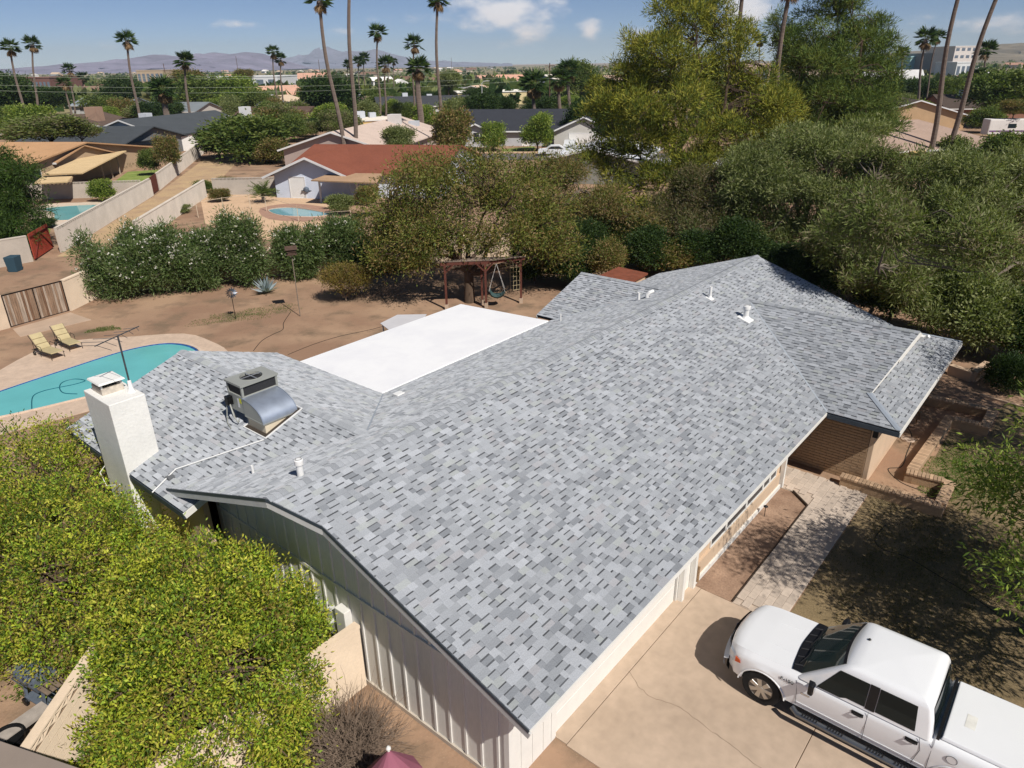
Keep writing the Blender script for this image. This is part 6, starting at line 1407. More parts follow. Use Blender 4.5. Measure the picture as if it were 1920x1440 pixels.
# alley, its walls and lots
def wline(name, label, pts, h, z=1.8, **k):
    q = [un(x, y, z) for x, y in pts]
    for i, (a, b2) in enumerate(zip(q[:-1], q[1:])): block_wall(name, label if not i else label+' continuing up the alley', (a.x, a.y), (b2.x, b2.y), h, .2, m_grw, **k)
m_grw = M('grey_block', srgb(190, 180, 168), .92, .08, .7, bump=.3, bscale=20, fine=.04, fscale=6)
block_wall('block_wall', 'grey alley wall with screen-block top beside the second pool', (-34.4, 54.3), (-39.4, 80.8), 1.9, .2, m_grw, lattice=True)
block_wall('block_wall', 'grey alley wall beyond the brown wooden gate', (-40.4, 84.6), (-50.5, 124.0), 1.9, .2, m_grw, lattice=True)
block_wall('block_wall', 'low grey lot wall on the near side of the alley', (-29.8, 57.0), (-33.0, 79.5), 1.8, .2, m_grw)
block_wall('block_wall', 'pale lot wall behind the sago palm', (-32.5, 80.5), (-24.6, 80.8), 1.8, .2, m_grw, lattice=True)
block_wall('block_wall', 'pale wall crossing the tan house yard by the round bush', (-53.0, 79.0), (-40.2, 80.6), 1.7, .2, m_grw, lattice=True)
al = MB(); al.prism([(-34.0, 53.0), (-30.2, 53.0), (-33.4, 80.5), (-43.5, 124), (-49.0, 124), (-39.2, 81)], -.05, .012); struct(al.build('alley', M('alley_dirt', srgb(164, 138, 112), .95, .15, .5, fine=.12, fscale=4, col2=srgb(170, 146, 112))))
wg = empty('wooden_gate', (-40.3, 84.4, 0), math.radians(103), 'small brown wooden alley gate between grey walls', 'gate')
for k in range(7): c = MB(); c.box(-3.3+k*.44, -3.3+k*.44+.41, -.04, .04, .1, 1.9); c.build('board', M('gate_brown', srgb(116, 66, 54), .85, .15, 5), wg)
rgt = empty('red_gate', (*un(66, 489).to_2d(), 0), math.atan2((un(100, 466)-un(66, 489)).y, (un(100, 466)-un(66, 489)).x), 'red wooden yard gate with diagonal braces', 'gate'); Lg = (un(101, 466)-un(66, 489)).length; m_rg = M('gate_red', srgb(170, 74, 56), .8, .12, 4)
nbd = 12
for k in range(nbd): c = MB(); c.box(k*Lg/nbd+.01, (k+1)*Lg/nbd-.01, -.03, .03, .1, 1.95); c.build('board', m_rg, rgt)
for a, b2 in (((0, .15), (Lg/2, 1.7)), ((Lg, .15), (Lg/2, 1.7)), ((0, 1.75), (Lg, 1.75))): c = MB(); c.beam((a[0], -.05, a[1]), (b2[0], -.05, b2[1]), .04, .12, up=(0, 1, 0)); c.build('brace', M('gate_red_dark', srgb(110, 44, 36), .8), rgt)
q = un(-5, 505); block_wall('block_wall', 'shaded grey side wall left of the red gate', (q.x-4, q.y-4), (*un(62, 490).to_2d(),), 1.9, .2, m_grw)
bn = un(30, 508); c = MB(); c.hexa([(-.3, -.35, 0), (.3, -.35, 0), (.3, .35, 0), (-.3, .35, 0)], [(-.36, -.42, 1.05), (.36, -.42, 1.05), (.36, .42, 1.05), (-.36, .42, 1.05)]); o = c.build('blue_bin', wallm((52, 78, 92)), bevel=.03); o.location = (bn.x, bn.y, 0); tag(o, 'blue-grey refuse bin standing in tree shade by the red gate', 'bin')
# second and third pool
pool('pale blue pool in the tan house yard beside the alley wall', smooth_loop([un(x, y).to_2d() for x, y in ((75, 393), (120, 387), (195, 385), (190, 400), (140, 412), (105, 413), (100, 400))]), smooth_loop([un(x, y).to_2d() for x, y in ((52, 395), (90, 383), (150, 380), (220, 378), (220, 400), (150, 424), (100, 424), (55, 410))], 3), srgb(120, 190, 192), M('deck_white', srgb(216, 198, 178), .9, .06, 1), tile=False)
pool('small blue-grey pool behind the oleanders and wire fence', smooth_loop([un(x, y).to_2d() for x, y in ((505, 394), (545, 390), (595, 397), (620, 402), (585, 407), (525, 404))]), smooth_loop([un(x, y).to_2d() for x, y in ((488, 391), (550, 382), (630, 392), (650, 403), (590, 415), (505, 411))], 3), srgb(120, 176, 186), M('deck_red', srgb(176, 140, 120), .9, .08, 1), tile=False)
# sandy lots, lawns and streets
def patch(name, pix, mat, z=.008, world=None):
    q = world or [un(x, y).to_2d() for x, y in pix]; c = MB(); c.prism([(p[0], p[1]) for p in q], -.04, z); return struct(c.build(name, mat))
m_sand = M('sand_lot', srgb(184, 156, 128), .95, .08, .5, fine=.08, fscale=3); m_lawn = M('lawn', srgb(106, 128, 58), .95, .15, .8, fine=.15, fscale=8, col2=srgb(128, 136, 76)); m_asph = M('asphalt', srgb(118, 112, 110), .9, .08, .4, fine=.06, fscale=5)
patch('sandy_lot', ((372, 352), (400, 348), (520, 345), (640, 392), (700, 440), (500, 450), (385, 420)), m_sand)
patch('lawn', ((208, 345), (240, 322), (300, 318), (292, 330), (250, 350)), m_lawn)
patch('lawn', ((58, 428), (70, 420), (95, 430), (90, 450)), m_lawn, .03)
patch('lawn', ((940, 280), (1000, 274), (1010, 281), (945, 287)), m_lawn)
patch('street', None, m_asph, .006, [(-30, 112), (25, 105), (60, 108), (60, 116), (25, 114), (-30, 119)])
patch('street', None, m_asph, .006, [(-70, 190), (60, 186), (60, 196), (-70, 200)])
c = MB(); c.prism([(-30, 119.1), (25, 114.1), (25, 115.6), (-30, 120.6)], 0, .12); struct(c.build('pavement', m_sand))
patch('concrete_drive', None, M('pale_drive', srgb(206, 204, 206), .8, .04, .5), .012, [(13, 96), (30, 92), (34, 106), (15, 108)])
# parked cars by the charcoal house
def car(loc, rz, col, label):
    e = empty('parked_car', loc, rz, label, 'car', 'cars parked by neighbouring houses'); m_ = wallm(col)
    prof = [(0, .35), (0, .75), (.2, .85), (1.2, .95), (1.9, 1.42), (3.2, 1.45), (4.0, 1.0), (4.5, .92), (4.55, .4)]; c = MB(); n = len(prof)
    c.add([(x, -.85, z) for x, z in prof]+[(x, .85, z) for x, z in prof], [tuple(range(n)), tuple(range(2*n-1, n-1, -1))]+[(i, (i+1) % n, n+(i+1) % n, n+i) for i in range(n)]); c.build('body', m_, e, bevel=.04)
    for s_ in (-1, 1):
        c = MB(); c.add([(1.35, s_*.856, .98), (3.85, s_*.856, .98), (3.15, s_*.856, 1.38), (1.95, s_*.856, 1.36)], [(0, 1, 2, 3)]); c.build('window', m_pane, e)
        for x in (.85, 3.65): c = MB(); c.lathe([(.32, -.1), (.32, .1)], axis='y', origin=(x, s_*.78, .32), sides=16); c.build('wheel', m_tyre, e)
car((4.5, 113.5, 0), math.radians(-4), (222, 224, 226), 'white sedan parked before the charcoal long house'); car((9.5, 118.6, 0), math.radians(80), (210, 212, 214), 'white car on the garage drive of the charcoal long house'); car((-13.5, 196, 0), .1, (60, 64, 72), 'dark car parked beside the yellow flat house')
car((-100, 112, 0), .6, (50, 54, 58), 'dark car under the shade beyond the tan house')
# kettle grill, wire pool fence
p = un(577, 372); kg = empty('kettle_grill', (p.x, p.y, 0), 0, 'dark round-lidded grill beside the barred patio door', 'grill'); c = MB(); c.lathe([(.05, .6), (.28, .7), (.34, .9), (.30, 1.1), (.12, 1.22)], sides=16); c.build('kettle', m_grill, kg, smooth=True); c = MB(); c.box(-.55, .55, -.2, .2, .80, .84); c.build('shelf', m_blackm, kg)
for x in (-.3, .3): c = MB(); c.tube([(x, 0, 0), (x*.5, 0, .7)], .03, 6); c.build('leg', m_blackm, kg)
fe = empty('pool_fence', (0, 0, 0), 0, 'pale see-through wire pool fence on thin posts behind the oleanders', 'fence'); fp = [un(x, y) for x, y in ((372, 408), (420, 398), (470, 392), (500, 396), (560, 415), (610, 428), (660, 425))]; m_fp = wallm((214, 196, 172))
for i, a in enumerate(fp):
    c = MB(); c.tube([(a.x, a.y, 0), (a.x, a.y, 1.4)], .03, 6); c.build('post', m_fp, fe)
    if i: c = MB(); q = fp[i-1]; c.tube([(q.x, q.y, 1.36), (a.x, a.y, 1.36)], .018, 5); c.build('rail', m_fp, fe)
# utility pole and wires
m_pole = M('pole_wood', srgb(104, 82, 68), .95, .2, 4)
def upole(px, Y, pyt, label, arm=True):
    b0 = gnd(px, Y); t = un(px, pyt, Y=Y); e = empty('utility_pole', (b0.x, b0.y, 0), 0, label, 'pole'); c = MB(); c.tube([(0, 0, 0), (0, 0, t.z)], [.17, .11], 8); c.build('shaft', m_pole, e)
    if arm: c = MB(); c.box(-1.2, 1.2, -.06, .06, t.z-.7, t.z-.55); c.build('crossarm', m_pole, e)
    return (b0.x, b0.y, t.z)
u1 = upole(1030, 185, 118, 'wooden utility pole among the short palms'); u2 = upole(-420, 128, 110, 'wooden utility pole beyond the tan house')
u3 = upole(4, 96, 190, 'dark leaning service pole at the left of the tan house', False)
for k, (dz) in enumerate((-.6, -1.0, -2.6, -3.6)):
    pts = []
    for i in range(25):
        t = i/24; pts.append((u2[0]+(u1[0]-u2[0])*t, u2[1]+(u1[1]-u2[1])*t+(k % 2)*.8, u2[2]+(u1[2]-u2[2])*t+dz-2.2*math.sin(math.pi*t)))
    c = MB(); c.tube(pts, .022, 4); tag(c.build('power_line', wallm((170, 178, 160))), 'thin pale power line strung across the far trees', 'wire', 'power lines over the neighbourhood')
for px, Y, t in ((323, 260, 119), (453, 420, 105), (604, 420, 112), (848, 620, 108), (1073, 480, 102), (1340, 400, 72)):
    upole(px, Y, t, {323: 'dark far pole near the alley palm', 453: 'thin far pole below the mountains', 604: 'far pole left of the tall leaning palm', 848: 'far pole on the horizon beyond the bare trunk', 1073: 'far pole left of the yellow pine', 1340: 'far pole behind the yellow pine'}[px], False)
sl = gnd(905, 205); e = empty('street_light', (sl.x, sl.y, 0), 0, 'pale street light with short arm over the flat hall', 'street light'); c = MB(); c.tube([(0, 0, 0), (0, 0, 8.2), (.5, 0, 8.7), (1.6, 0, 8.8)], .09, 7); c.build('mast', wallm((196, 200, 200)), e); c = MB(); c.box(1.5, 2.1, -.15, .15, 8.72, 8.85); c.build('lamp_head', wallm((206, 206, 204)), e)
# large far buildings
def block_b(label, px0, px1, Y, pyt, dep, col, nw=0, wcol=None, rows=3, name='far_building'):
    a, b2 = un(px0, pyt, Y=Y), un(px1, pyt, Y=Y); e = empty(name, (a.x, a.y, 0), 0, label, 'building'); w = b2.x-a.x; h = a.z
    c = MB(); c.box(0, w, 0, dep, 0, h); c.build('wall', wallm(col), e)
    c = MB(); c.box(-.2, w+.2, -.2, dep+.2, h+.01, h+.5); c.build('parapet', wallm(tuple(min(255, v+10) for v in col)), e)
    for i in range(nw):
        for r in range(rows): c = MB(); x = w*(i+.5)/nw; z = h*(r+.45)/rows; c.box(x-w/nw*.3, x+w/nw*.3, -.06, -.01, z, z+h/rows*.4); c.build('window', M('far_pane', srgb(112, 122, 134), .4), e)
block_b('tall pale office block between the right palms', 1792, 1834, 430, 88, 30, (226, 216, 208), 4, rows=5); block_b('low white annexe of the pale office block', 1795, 1822, 400, 118, 20, (232, 232, 230), 3, rows=1)
block_b('pale teal warehouse behind the right palms', 1708, 1757, 470, 107, 30, (168, 204, 204), 0); block_b('grey glass office wing beside the pale block', 1752, 1790, 450, 101, 30, (150, 150, 150), 5, rows=4)
block_b('long low brown school building beyond the left palms', 33, 92, 330, 147, 25, (126, 92, 84), 8, rows=1); block_b('white warehouse behind the green trees', 385, 520, 420, 146, 40, (226, 226, 226), 6, rows=1); block_b('tan low school hall near the flagpole', 255, 305, 520, 133, 30, (190, 168, 142), 6, rows=1); block_b('pink low house block beside the pines', 1395, 1445, 300, 122, 20, (214, 184, 168), 3, rows=1)
# ------------------------------------------------------------------ trees of the neighbourhood
PROTO = {}
def proto(key, pal, seed, n=420, per=11, L=.15, W=.05, cr=.13, mat=None, **k):
    rg = np.random.default_rng(seed); bl = [(0, 0, 0, .72, .72, .78)]
    for i in range(9):
        a = rg.uniform(0, 2*math.pi); z = rg.uniform(-.55, .6); r_ = .62*math.sqrt(max(.1, 1-z*z)); q = rg.uniform(.3, .46); bl.append((r_*math.cos(a), r_*math.sin(a), z, q, q, q*.85))
    me, cs = make_crown('crown', seed, bl, n, per, cr, L, W, pal, mat=mat, shell=(.6, 1.08), inner=.15, zcut=-.8, **k)
    PROTO[key] = (me, cs); return me
for nm, pal, sd_ in (('mid', G_MID, 1), ('dark', G_DARK, 2), ('mesq', G_MESQ, 3), ('dry', G_DRY, 4), ('olive', G_OLIVE, 5), ('lime', G_RT, 6), ('mid_b', G_MID, 7), ('dark_b', G_DARK, 8)): proto(nm, pal, 300+sd_, n=850, per=12, L=.105, W=.030, cr=.11)
for nm, pal, sd_ in (('sdark', G_DARK, 11), ('sdry', G_DRY, 12), ('solive', G_OLIVE, 13)): proto(nm, pal, 300+sd_, n=1300, per=12, L=.10, W=.024, cr=.11)
tm_ = {}
def mid_tree(key, label, px, Y, hw, pyt, pyb, cat='tree', name='leafy_tree', group=None, trunk=True, dep=1.0):
    top, bot = un(px, pyt, Y=Y), un(px, pyb, Y=Y); w = (un(px+hw, (pyt+pyb)/2, Y=Y)-un(px, (pyt+pyb)/2, Y=Y)).length
    z1 = top.z; z0 = max(bot.z, .15); zc = (z0+z1)/2; rz = max(.4, (z1-z0)/2); x = un(px, (pyt+pyb)/2, Y=Y).x
    e = empty(name, (x, Y, 0), random.uniform(0, 6.28) if dep == 1.0 else 0, label, cat, group)
    o = link('crown', PROTO[key][0], None, e); o.location = (0, 0, zc); o.scale = (w, w*dep, rz)
    if trunk:
        rg = np.random.default_rng(int(px)); mb = MB(); r = max(.08, w*.05); branch(mb, (0, 0, -.2), (0, 0, zc), r, r*.5, rg, 5, .03, sides=8)
        for k in range(5): a = rg.uniform(0, 6.28); branch(mb, (0, 0, max(.4, z0)), (w*.6*math.cos(a), w*.6*math.sin(a), zc+rz*.3), r*.5, r*.12, rg, 4, .1, sides=5)
        mb.build('trunk', m_bark, e)
    return e
for a in (
 ('mesq', 'feathery green mesquite growing in front of the charcoal roofs', 88, 106, 72, 212, 266), ('mesq', 'low right half of the mesquite thicket before the charcoal roofs', 150, 108, 38, 224, 262), ('dark', 'dark round tree at the left edge behind the service pole', 12, 190, 46, 130, 222),
 ('dark_b', 'dark tree left of the brown roofed garage house', 78, 235, 42, 158, 205), ('dark', 'tall dark green tree behind the alley palm', 222, 245, 36, 138, 205), ('mid_b', 'wide green tree right of the alley palm base', 195, 215, 40, 175, 222), ('mid', 'medium green tree below the tall dark tree', 250, 205, 34, 188, 226),
 ('mid', 'large green tree behind the alley palms', 372, 250, 52, 138, 212), ('dry', 'olive-brown tree top over the large green tree', 352, 300, 34, 128, 165), ('dark', 'dark tree at the right flank of the large green tree', 330, 262, 34, 160, 215), ('lime', 'bright green tall tree before the white warehouse', 455, 235, 42, 142, 205), ('dry', 'brownish tree top behind the bright green tall tree', 458, 330, 20, 128, 152), ('mid_b', 'green tree under the bright tall tree', 480, 225, 34, 165, 218), ('olive', 'grey-green bushy tree left of the bright tall tree', 432, 222, 26, 175, 220),
 ('mid_b', 'big dense tree at the end of the alley', 465, 112, 84, 208, 326), ('dark_b', 'lower left half of the dense alley-end tree', 408, 116, 36, 236, 320), ('dry', 'dull olive tree right of the dense alley-end tree', 512, 108, 36, 255, 312), ('mid', 'rounded green tree before the mauve-brown roof', 548, 140, 28, 212, 262), ('dark', 'small grey-green tree behind the leaning palms base', 590, 150, 26, 220, 250),
 ('dark', 'large dark tree behind the two leaning palms', 630, 192, 56, 132, 246), ('mid', 'green tree left of the large dark tree', 585, 230, 28, 160, 215), ('olive', 'olive tree between leaning palms and yellow house', 690, 180, 24, 185, 232),
 ('lime', 'bright green shrub tree before the dark roofed white house', 800, 172, 26, 197, 240), ('dark', 'dense dark hedge tree beside the flat white hall', 905, 158, 36, 172, 218), ('dark_b', 'dense dark hedge tree next to the charcoal long roof', 945, 162, 24, 178, 218), ('olive', 'spiky olive tree over the beige roof', 748, 96, 30, 232, 282),
 ('dry', 'thin yellow-green tree before the charcoal long house', 850, 98, 38, 198, 288), ('lime', 'small citrus tree on the green lawn', 925, 121, 27, 230, 282), ('lime', 'taller citrus tree before the charcoal garage', 1008, 119, 30, 212, 276), ('dark', 'dark tree right of the charcoal garage', 1085, 128, 30, 180, 270),
 ('mid', 'green tree behind the short palms', 1090, 250, 42, 112, 175), ('dark', 'dark tree behind the yellow pine left side', 1150, 110, 42, 150, 270), ('olive', 'blue-grey fan-leaved tree above the dark roofs', 842, 265, 22, 128, 168), ('mid_b', 'broad tree on the right horizon', 1880, 150, 62, 122, 218), ('mid', 'green bush tree before the tan hip roof', 1795, 92, 34, 254, 312), ('mid_b', 'green bush tree right of the tan hip roof', 1898, 88, 50, 240, 320), ('dry', 'reddish thatched palm bush at the right edge', 1905, 128, 26, 185, 215)):
    mid_tree(*a)
rr_ = random.Random(12)
for i, px in enumerate((1630, 1665, 1700, 1740, 1775, 1815, 1850)):
    mid_tree(rr_.choice(('dark', 'dark_b', 'mid')), 'dark hedge tree in the row behind the right-hand brown roofs', px, 205+rr_.uniform(-8, 8), 27, 140+rr_.uniform(-6, 8), 192, group='hedge row behind the right-hand houses')
# shrubs in the lots
for a in (('lime', 'clipped round green bush by the second pool', 188, 77.3, 24, 336, 380), ('dark', 'low dark clipped bush by the pale blue pool', 77, 63.5, 24, 410, 428), ('mid', 'grey-green bush on the sandy lot near the lot wall', 386, 82, 19, 337, 378), ('dry', 'olive low bush on the sandy lot before the wire fence', 412, 76, 20, 352, 385), ('olive', 'round grey-green bush beside the low lot wall', 334, 70, 24, 384, 416), ('dry', 'dry pinkish shrub against the pale lot wall', 425, 84, 20, 330, 352),
          ('dark', 'low hedge under the tan patio cover', 222, 103, 24, 298, 322), ('mid', 'dark leafy vine bush on the alley wall', 276, 97, 20, 278, 322), ('dry', 'dry tan flower plumes on the alley wall vine', 312, 95, 24, 250, 312), ('olive', 'small yucca clump by the white patio post', 640, 68, 26, 362, 395), ('dry', 'dry spiky plants beyond the pool fence', 690, 66, 24, 345, 385)):
    mid_tree(*a, cat='shrub', name='garden_shrub', trunk=False)
for a in SHRUBS: mid_tree(a[0], a[1], a[2]+random.uniform(-12, 12), a[3], a[4]*random.uniform(.7, 1.1), a[5]+random.uniform(0, 55), a[6], cat='shrub', name='scrub_bush')
# trees filling the blocks between the houses
MARKS = [(o.location.x, o.location.y, o['label']) for o in bpy.data.objects if o.get('category') in ('house', 'building') and o.parent is None and o.location.length < 420]
rf = random.Random(5); kinds = {'mid': 'medium green', 'dark': 'dark green', 'mesq': 'feathery green', 'olive': 'grey-green', 'dry': 'olive-brown', 'lime': 'bright green', 'mid_b': 'rounded green', 'dark_b': 'dense dark'}
for i in range(130):
    Y = 135*math.exp(rf.uniform(0, 1)*.85); px = rf.uniform(-80, 2000); b0 = gnd(px, Y)
    if abs(b0.x+.05*Y) < 20 and Y < 160: continue
    hgt = rf.uniform(3.5, 8); dpx = hgt/Y*F_PX; _, pyb = px_at((b0.x, b0.y, 0)); key = rf.choice(list(kinds))
    mk = min(MARKS, key=lambda m_: (m_[0]-b0.x)**2+(m_[1]-b0.y)**2)[2].split(' with ')[0].split(' behind ')[0].split(' beyond ')[0].split(' beside ')[0].split(' whose ')[0].split(' left of ')[0].split(' between ')[0]
    lb = ' '.join((kinds[key]+' tree near the '+mk).split()[:15])
    mid_tree(key, lb, px, Y, dpx*rf.uniform(.45, .8), pyb-dpx, pyb-dpx*.1, group=lb+' group', trunk=False)
# sago palm and palmettos near the white-blue house
def fanplant(px, py, n, L, seed, label, pal):
    p = un(px, py); e = empty('palmetto', (p.x, p.y, 0), 0, label, 'palm'); rg = np.random.default_rng(seed); C, D, LL, WW = [], [], [], []
    for i in range(n):
        a = rg.uniform(0, 6.28); el = rg.uniform(.15, 1.3); d = np.array((math.cos(a)*math.cos(el), math.sin(a)*math.cos(el), math.sin(el))); s_ = rg.uniform(.3, 1)*L; st = np.array((0, 0, L*.5))
        for k in range(14):
            t = k/14; C.append(st+d*s_*t+np.array((0, 0, -.35*L*t*t))); b = np.cross(d, (0, 0, 1)); b /= np.linalg.norm(b)+1e-6; D.append(d*.6+b*(1 if k % 2 else -1)+rg.normal(size=3)*.1); LL.append(L*.32); WW.append(.03)
    D = np.array(D); D /= np.linalg.norm(D, axis=1)[:, None]; leaf_object('fronds', np.array(C), D, np.array(LL), np.array(WW), pal_colors(rg, len(C), pal), e, rg=rg)
    c = MB(); c.tube([(0, 0, 0), (0, 0, L*.55)], [.22, .16], 8); c.build('trunk', m_palmb, e)
fanplant(495, 380, 60, 2.0, 3, 'bushy sago palm beside the barred patio door', G_MID); fanplant(622, 392, 26, 1.1, 4, 'small palmetto before the white patio post', G_RT); fanplant(650, 396, 24, 1.0, 5, 'small palmetto right of the white patio post', G_RT)

# ---- big trees right of and behind the house
def big(name, label, px, Y, spec, pal, seed, n, per, cr, L, W, mat=None, h_fork=2.0, r=.3, **k):
    """spec: blobs as (px, py, dY, half-width px, half-height px)"""
    b0 = gnd(px, Y); bl = []
    for bx, by, dY, hw, hh in spec:
        c_ = un(bx, by, Y=Y+dY); w = (un(bx+hw, by, Y=Y+dY)-c_).length; h = (un(bx, by-hh, Y=Y+dY)-c_).length; bl.append((c_.x-b0.x, c_.y-b0.y, c_.z, w, w*.9, h))
    bl = clumpy(bl, seed, k.pop('tufts', 8), k.pop('tr', (.28, .45)))
    return tree(name, label, 'tree', (b0.x, b0.y, 0), seed, bl, n, per, cr, L, W, pal, h_fork=h_fork, r=r, mat=mat, **k)
NK = dict(mat=m_needle, shell=(.3, 1.1), inner=.0, tufts=9, tr=(.24, .40), zcut=-.75, up=.55, out=.75, rnd=.55)
big('pine_tree', 'big yellow-green pine standing behind the yard', 1262, 62, [(1290, 45, 0, 80, 55), (1225, 80, -1, 62, 45), (1355, 70, 1, 62, 50), (1270, 120, -2, 105, 50), (1180, 150, -1, 60, 45), (1370, 135, 0, 85, 42), (1250, 195, -3, 120, 48), (1150, 215, -2, 62, 48), (1400, 190, 0, 90, 45), (1310, 250, -3, 95, 40), (1190, 275, -3, 68, 42), (1440, 205, 1, 62, 42), (1130, 165, 0, 42, 32), (1400, 255, -1, 70, 36), (1340, 20, 1, 50, 40), (1150, 330, -3, 48, 30), (1215, 340, -4, 42, 30), (1265, 15, 1, 40, 35), (1160, 385, -5, 52, 34), (1240, 395, -6, 46, 30), (1290, 325, -4, 66, 34), (1115, 295, -2, 46, 34), (1345, 300, -2, 66, 32), (1430, 265, 0, 56, 32), (1470, 230, 2, 46, 34)],
    G_PINE, 401, 8000, 12, .24, .38, .028, h_fork=4.5, r=.42, nlimb=16, ntwig=300, twig_r=.05, **NK)
big('pine_tree', 'tall dark green pine right of the yellow pine', 1555, 84, [(1560, 15, 0, 60, 50), (1525, 75, -1, 58, 45), (1605, 65, 0, 60, 45), (1560, 120, -2, 90, 45), (1490, 130, 0, 45, 40), (1635, 75, 1, 40, 50), (1610, 150, -1, 68, 40), (1520, 185, -2, 78, 40), (1600, 205, -2, 75, 36), (1650, 110, 0, 40, 50), (1560, -30, 0, 50, 45), (1460, 60, 2, 24, 45), (1475, 95, 2, 28, 40), (1650, 190, 0, 50, 26), (1560, 240, -3, 90, 28), (1640, 238, -5, 66, 18)],
    G_PINE2, 402, 6400, 12, .28, .46, .032, h_fork=6, r=.42, nlimb=16, ntwig=240, twig_r=.05, **NK)
OK_ = dict(shell=(.35, 1.1), inner=.0, zcut=-.9, up=.25, out=.45, rnd=.8, nlimb=12, ntwig=260, twig_r=.03, bark=m_barkg)
big('olive_tree', 'soft grey-green olive tree behind the far gable', 1500, 50, [(1500, 275, 1, 70, 40), (1590, 265, 1, 70, 40), (1410, 310, 1, 60, 40),(1470, 330, 0, 85, 50), (1555, 300, 0, 85, 50), (1420, 375, -1, 75, 48), (1530, 385, -2, 95, 55), (1600, 350, -1, 80, 55), (1460, 440, -2, 70, 40), (1580, 440, -3, 80, 45)], G_OLIVE, 411, 5400, 13, .26, .31, .028, h_fork=2.0, r=.28, **OK_)
big('olive_tree', 'large olive tree spreading at the right edge', 1820, 40, [(1760, 580, -8, 70, 45), (1850, 610, -9, 70, 45),(1780, 340, 0, 85, 55), (1865, 330, 1, 85, 55), (1720, 400, -1, 85, 60), (1815, 430, -2, 110, 70), (1915, 400, 0, 80, 70), (1740, 500, -2, 75, 60), (1840, 540, -3, 95, 70), (1700, 460, 0, 70, 50), (1930, 520, -2, 70, 70)], G_OLIVE, 412, 6300, 13, .24, .29, .026, h_fork=2.0, r=.30, **OK_)
big('olive_tree', 'dusty olive tree between the far gable and the large olive', 1655, 40, [(1640, 425, -11.5, 85, 55), (1825, 470, -14, 75, 45),(1560, 470, -3, 60, 42), (1620, 510, -6, 65, 42), (1700, 540, -8, 70, 45), (1650, 330, 6, 65, 50), (1620, 400, -1, 70, 55), (1680, 430, -1, 70, 55), (1640, 480, -2, 80, 45), (1600, 450, 0, 60, 40)], G_MESQ, 413, 5000, 13, .24, .28, .026, h_fork=1.8, r=.25, **OK_)
big('mesquite_tree', 'brownish mesquite thicket left of the olive trees', 1330, 52, [(1330, 355, 0, 75, 45), (1270, 395, -1, 65, 40), (1380, 400, -1, 70, 45), (1320, 430, -2, 80, 32), (1230, 430, 0, 50, 32)], [srgb(104, 108, 62), srgb(124, 114, 84), srgb(86, 96, 52), srgb(132, 118, 92)], 414, 3800, 13, .26, .26, .026, h_fork=1.5, r=.2, **OK_)
big('scrub_tree', 'twiggy dry scrub tree behind the rear bedroom gable', 1150, 50, [(1130, 400, 0, 75, 45), (1050, 420, 0, 60, 45), (1190, 440, -1, 60, 40), (1090, 460, -1, 70, 36), (1040, 340, 2, 60, 42)], G_DRY, 415, 3200, 12, .25, .24, .026, h_fork=1.2, r=.18, **{**OK_, 'ntwig': 420})
big('mesquite_tree', 'big feathery mesquite overhanging the red gate at the left edge', -30, 55, [(0, 335, 0, 62, 45), (15, 400, -1, 60, 45), (-60, 380, 0, 90, 60), (25, 365, 1, 48, 36), (10, 440, -2, 48, 28)], [srgb(72, 98, 42), srgb(88, 112, 50), srgb(60, 82, 36)], 416, 3800, 12, .30, .34, .026, h_fork=2, r=.3, **{**OK_, 'droop': .4})

# ---- fan palms
def palm_crown(seed, n=34, R=1.7, dead=10):
    rg = np.random.default_rng(seed); C, D, LL, WW, cols = [], [], [], [], []
    for i in range(n+dead):
        dd = i >= n; a = rg.uniform(0, 6.28); el = rg.uniform(-.35, 1.35) if not dd else rg.uniform(-1.4, -.9); d = np.array((math.cos(a)*math.cos(el), math.sin(a)*math.cos(el), math.sin(el))); ps = d*R*(.45 if not dd else .25)*rg.uniform(.8, 1.2)
        sdv_ = np.cross(d, (0, 0, 1.0)); sdv_ /= np.linalg.norm(sdv_)+1e-6; base = np.array(G_DARK[rg.integers(4)])*rg.uniform(.9, 1.5) if not dd else np.array(srgb(150, 124, 92))*rg.uniform(.7, 1.1)
        for k in range(11):
            f = (k-5)/5*1.15; v = d*math.cos(f)+sdv_*math.sin(f)+np.array((0, 0, -.28)); C.append(ps); D.append(v/np.linalg.norm(v)); LL.append(R*.62*rg.uniform(.85, 1.1)*(1-.18*abs(f))); WW.append(R*.045); cols.append(base*rg.uniform(.9, 1.1))
        C.append(np.zeros(3)); D.append(d); LL.append(np.linalg.norm(ps)*1.1); WW.append(.03); cols.append(np.array(srgb(120, 128, 70)))
    return quad_mesh('crown', leaf_arrays(np.array(C), np.array(D), np.array(LL), np.array(WW), rg), np.array(cols), m_leaf)
PC = [palm_crown(501), palm_crown(502, 30, 1.7, 16), palm_crown(503, 40, 1.8, 4), palm_crown(504, 46, 2.6, 60)]
def palm(label, top, base_px, Y, sc=1.0, k=0, r=.26, skirt=False):
    b0 = gnd(base_px, Y); t = un(top[0], top[1], Y=Y); e = empty('fan_palm', (b0.x, b0.y, 0), 0, label, 'palm tree', 'fan palms of the neighbourhood')
    dx = t.x-b0.x; pts = []; rad = []
    for i in range(13): s_ = i/12; pts.append((dx*s_+.25*math.sin(2.2*s_*3.1)*min(1, t.z/20), .1*math.sin(4*s_), t.z*s_)); rad.append(r*(1.15-.45*s_))
    c = MB(); c.tube(pts, rad, 9); c.build('trunk', m_palmb, e, smooth=True)
    o = link('crown', PC[k], None, e); o.location = pts[-1]; o.scale = (sc*1.15,)*3; o.rotation_euler = (0, 0, random.uniform(0, 6))
    if not skirt: c = MB(); c.lathe([(r*.8, -1.1), (r*1.5, -.5), (r*1.2, 0)], origin=pts[-1], sides=9); c.build('boss', m_palmb, e)
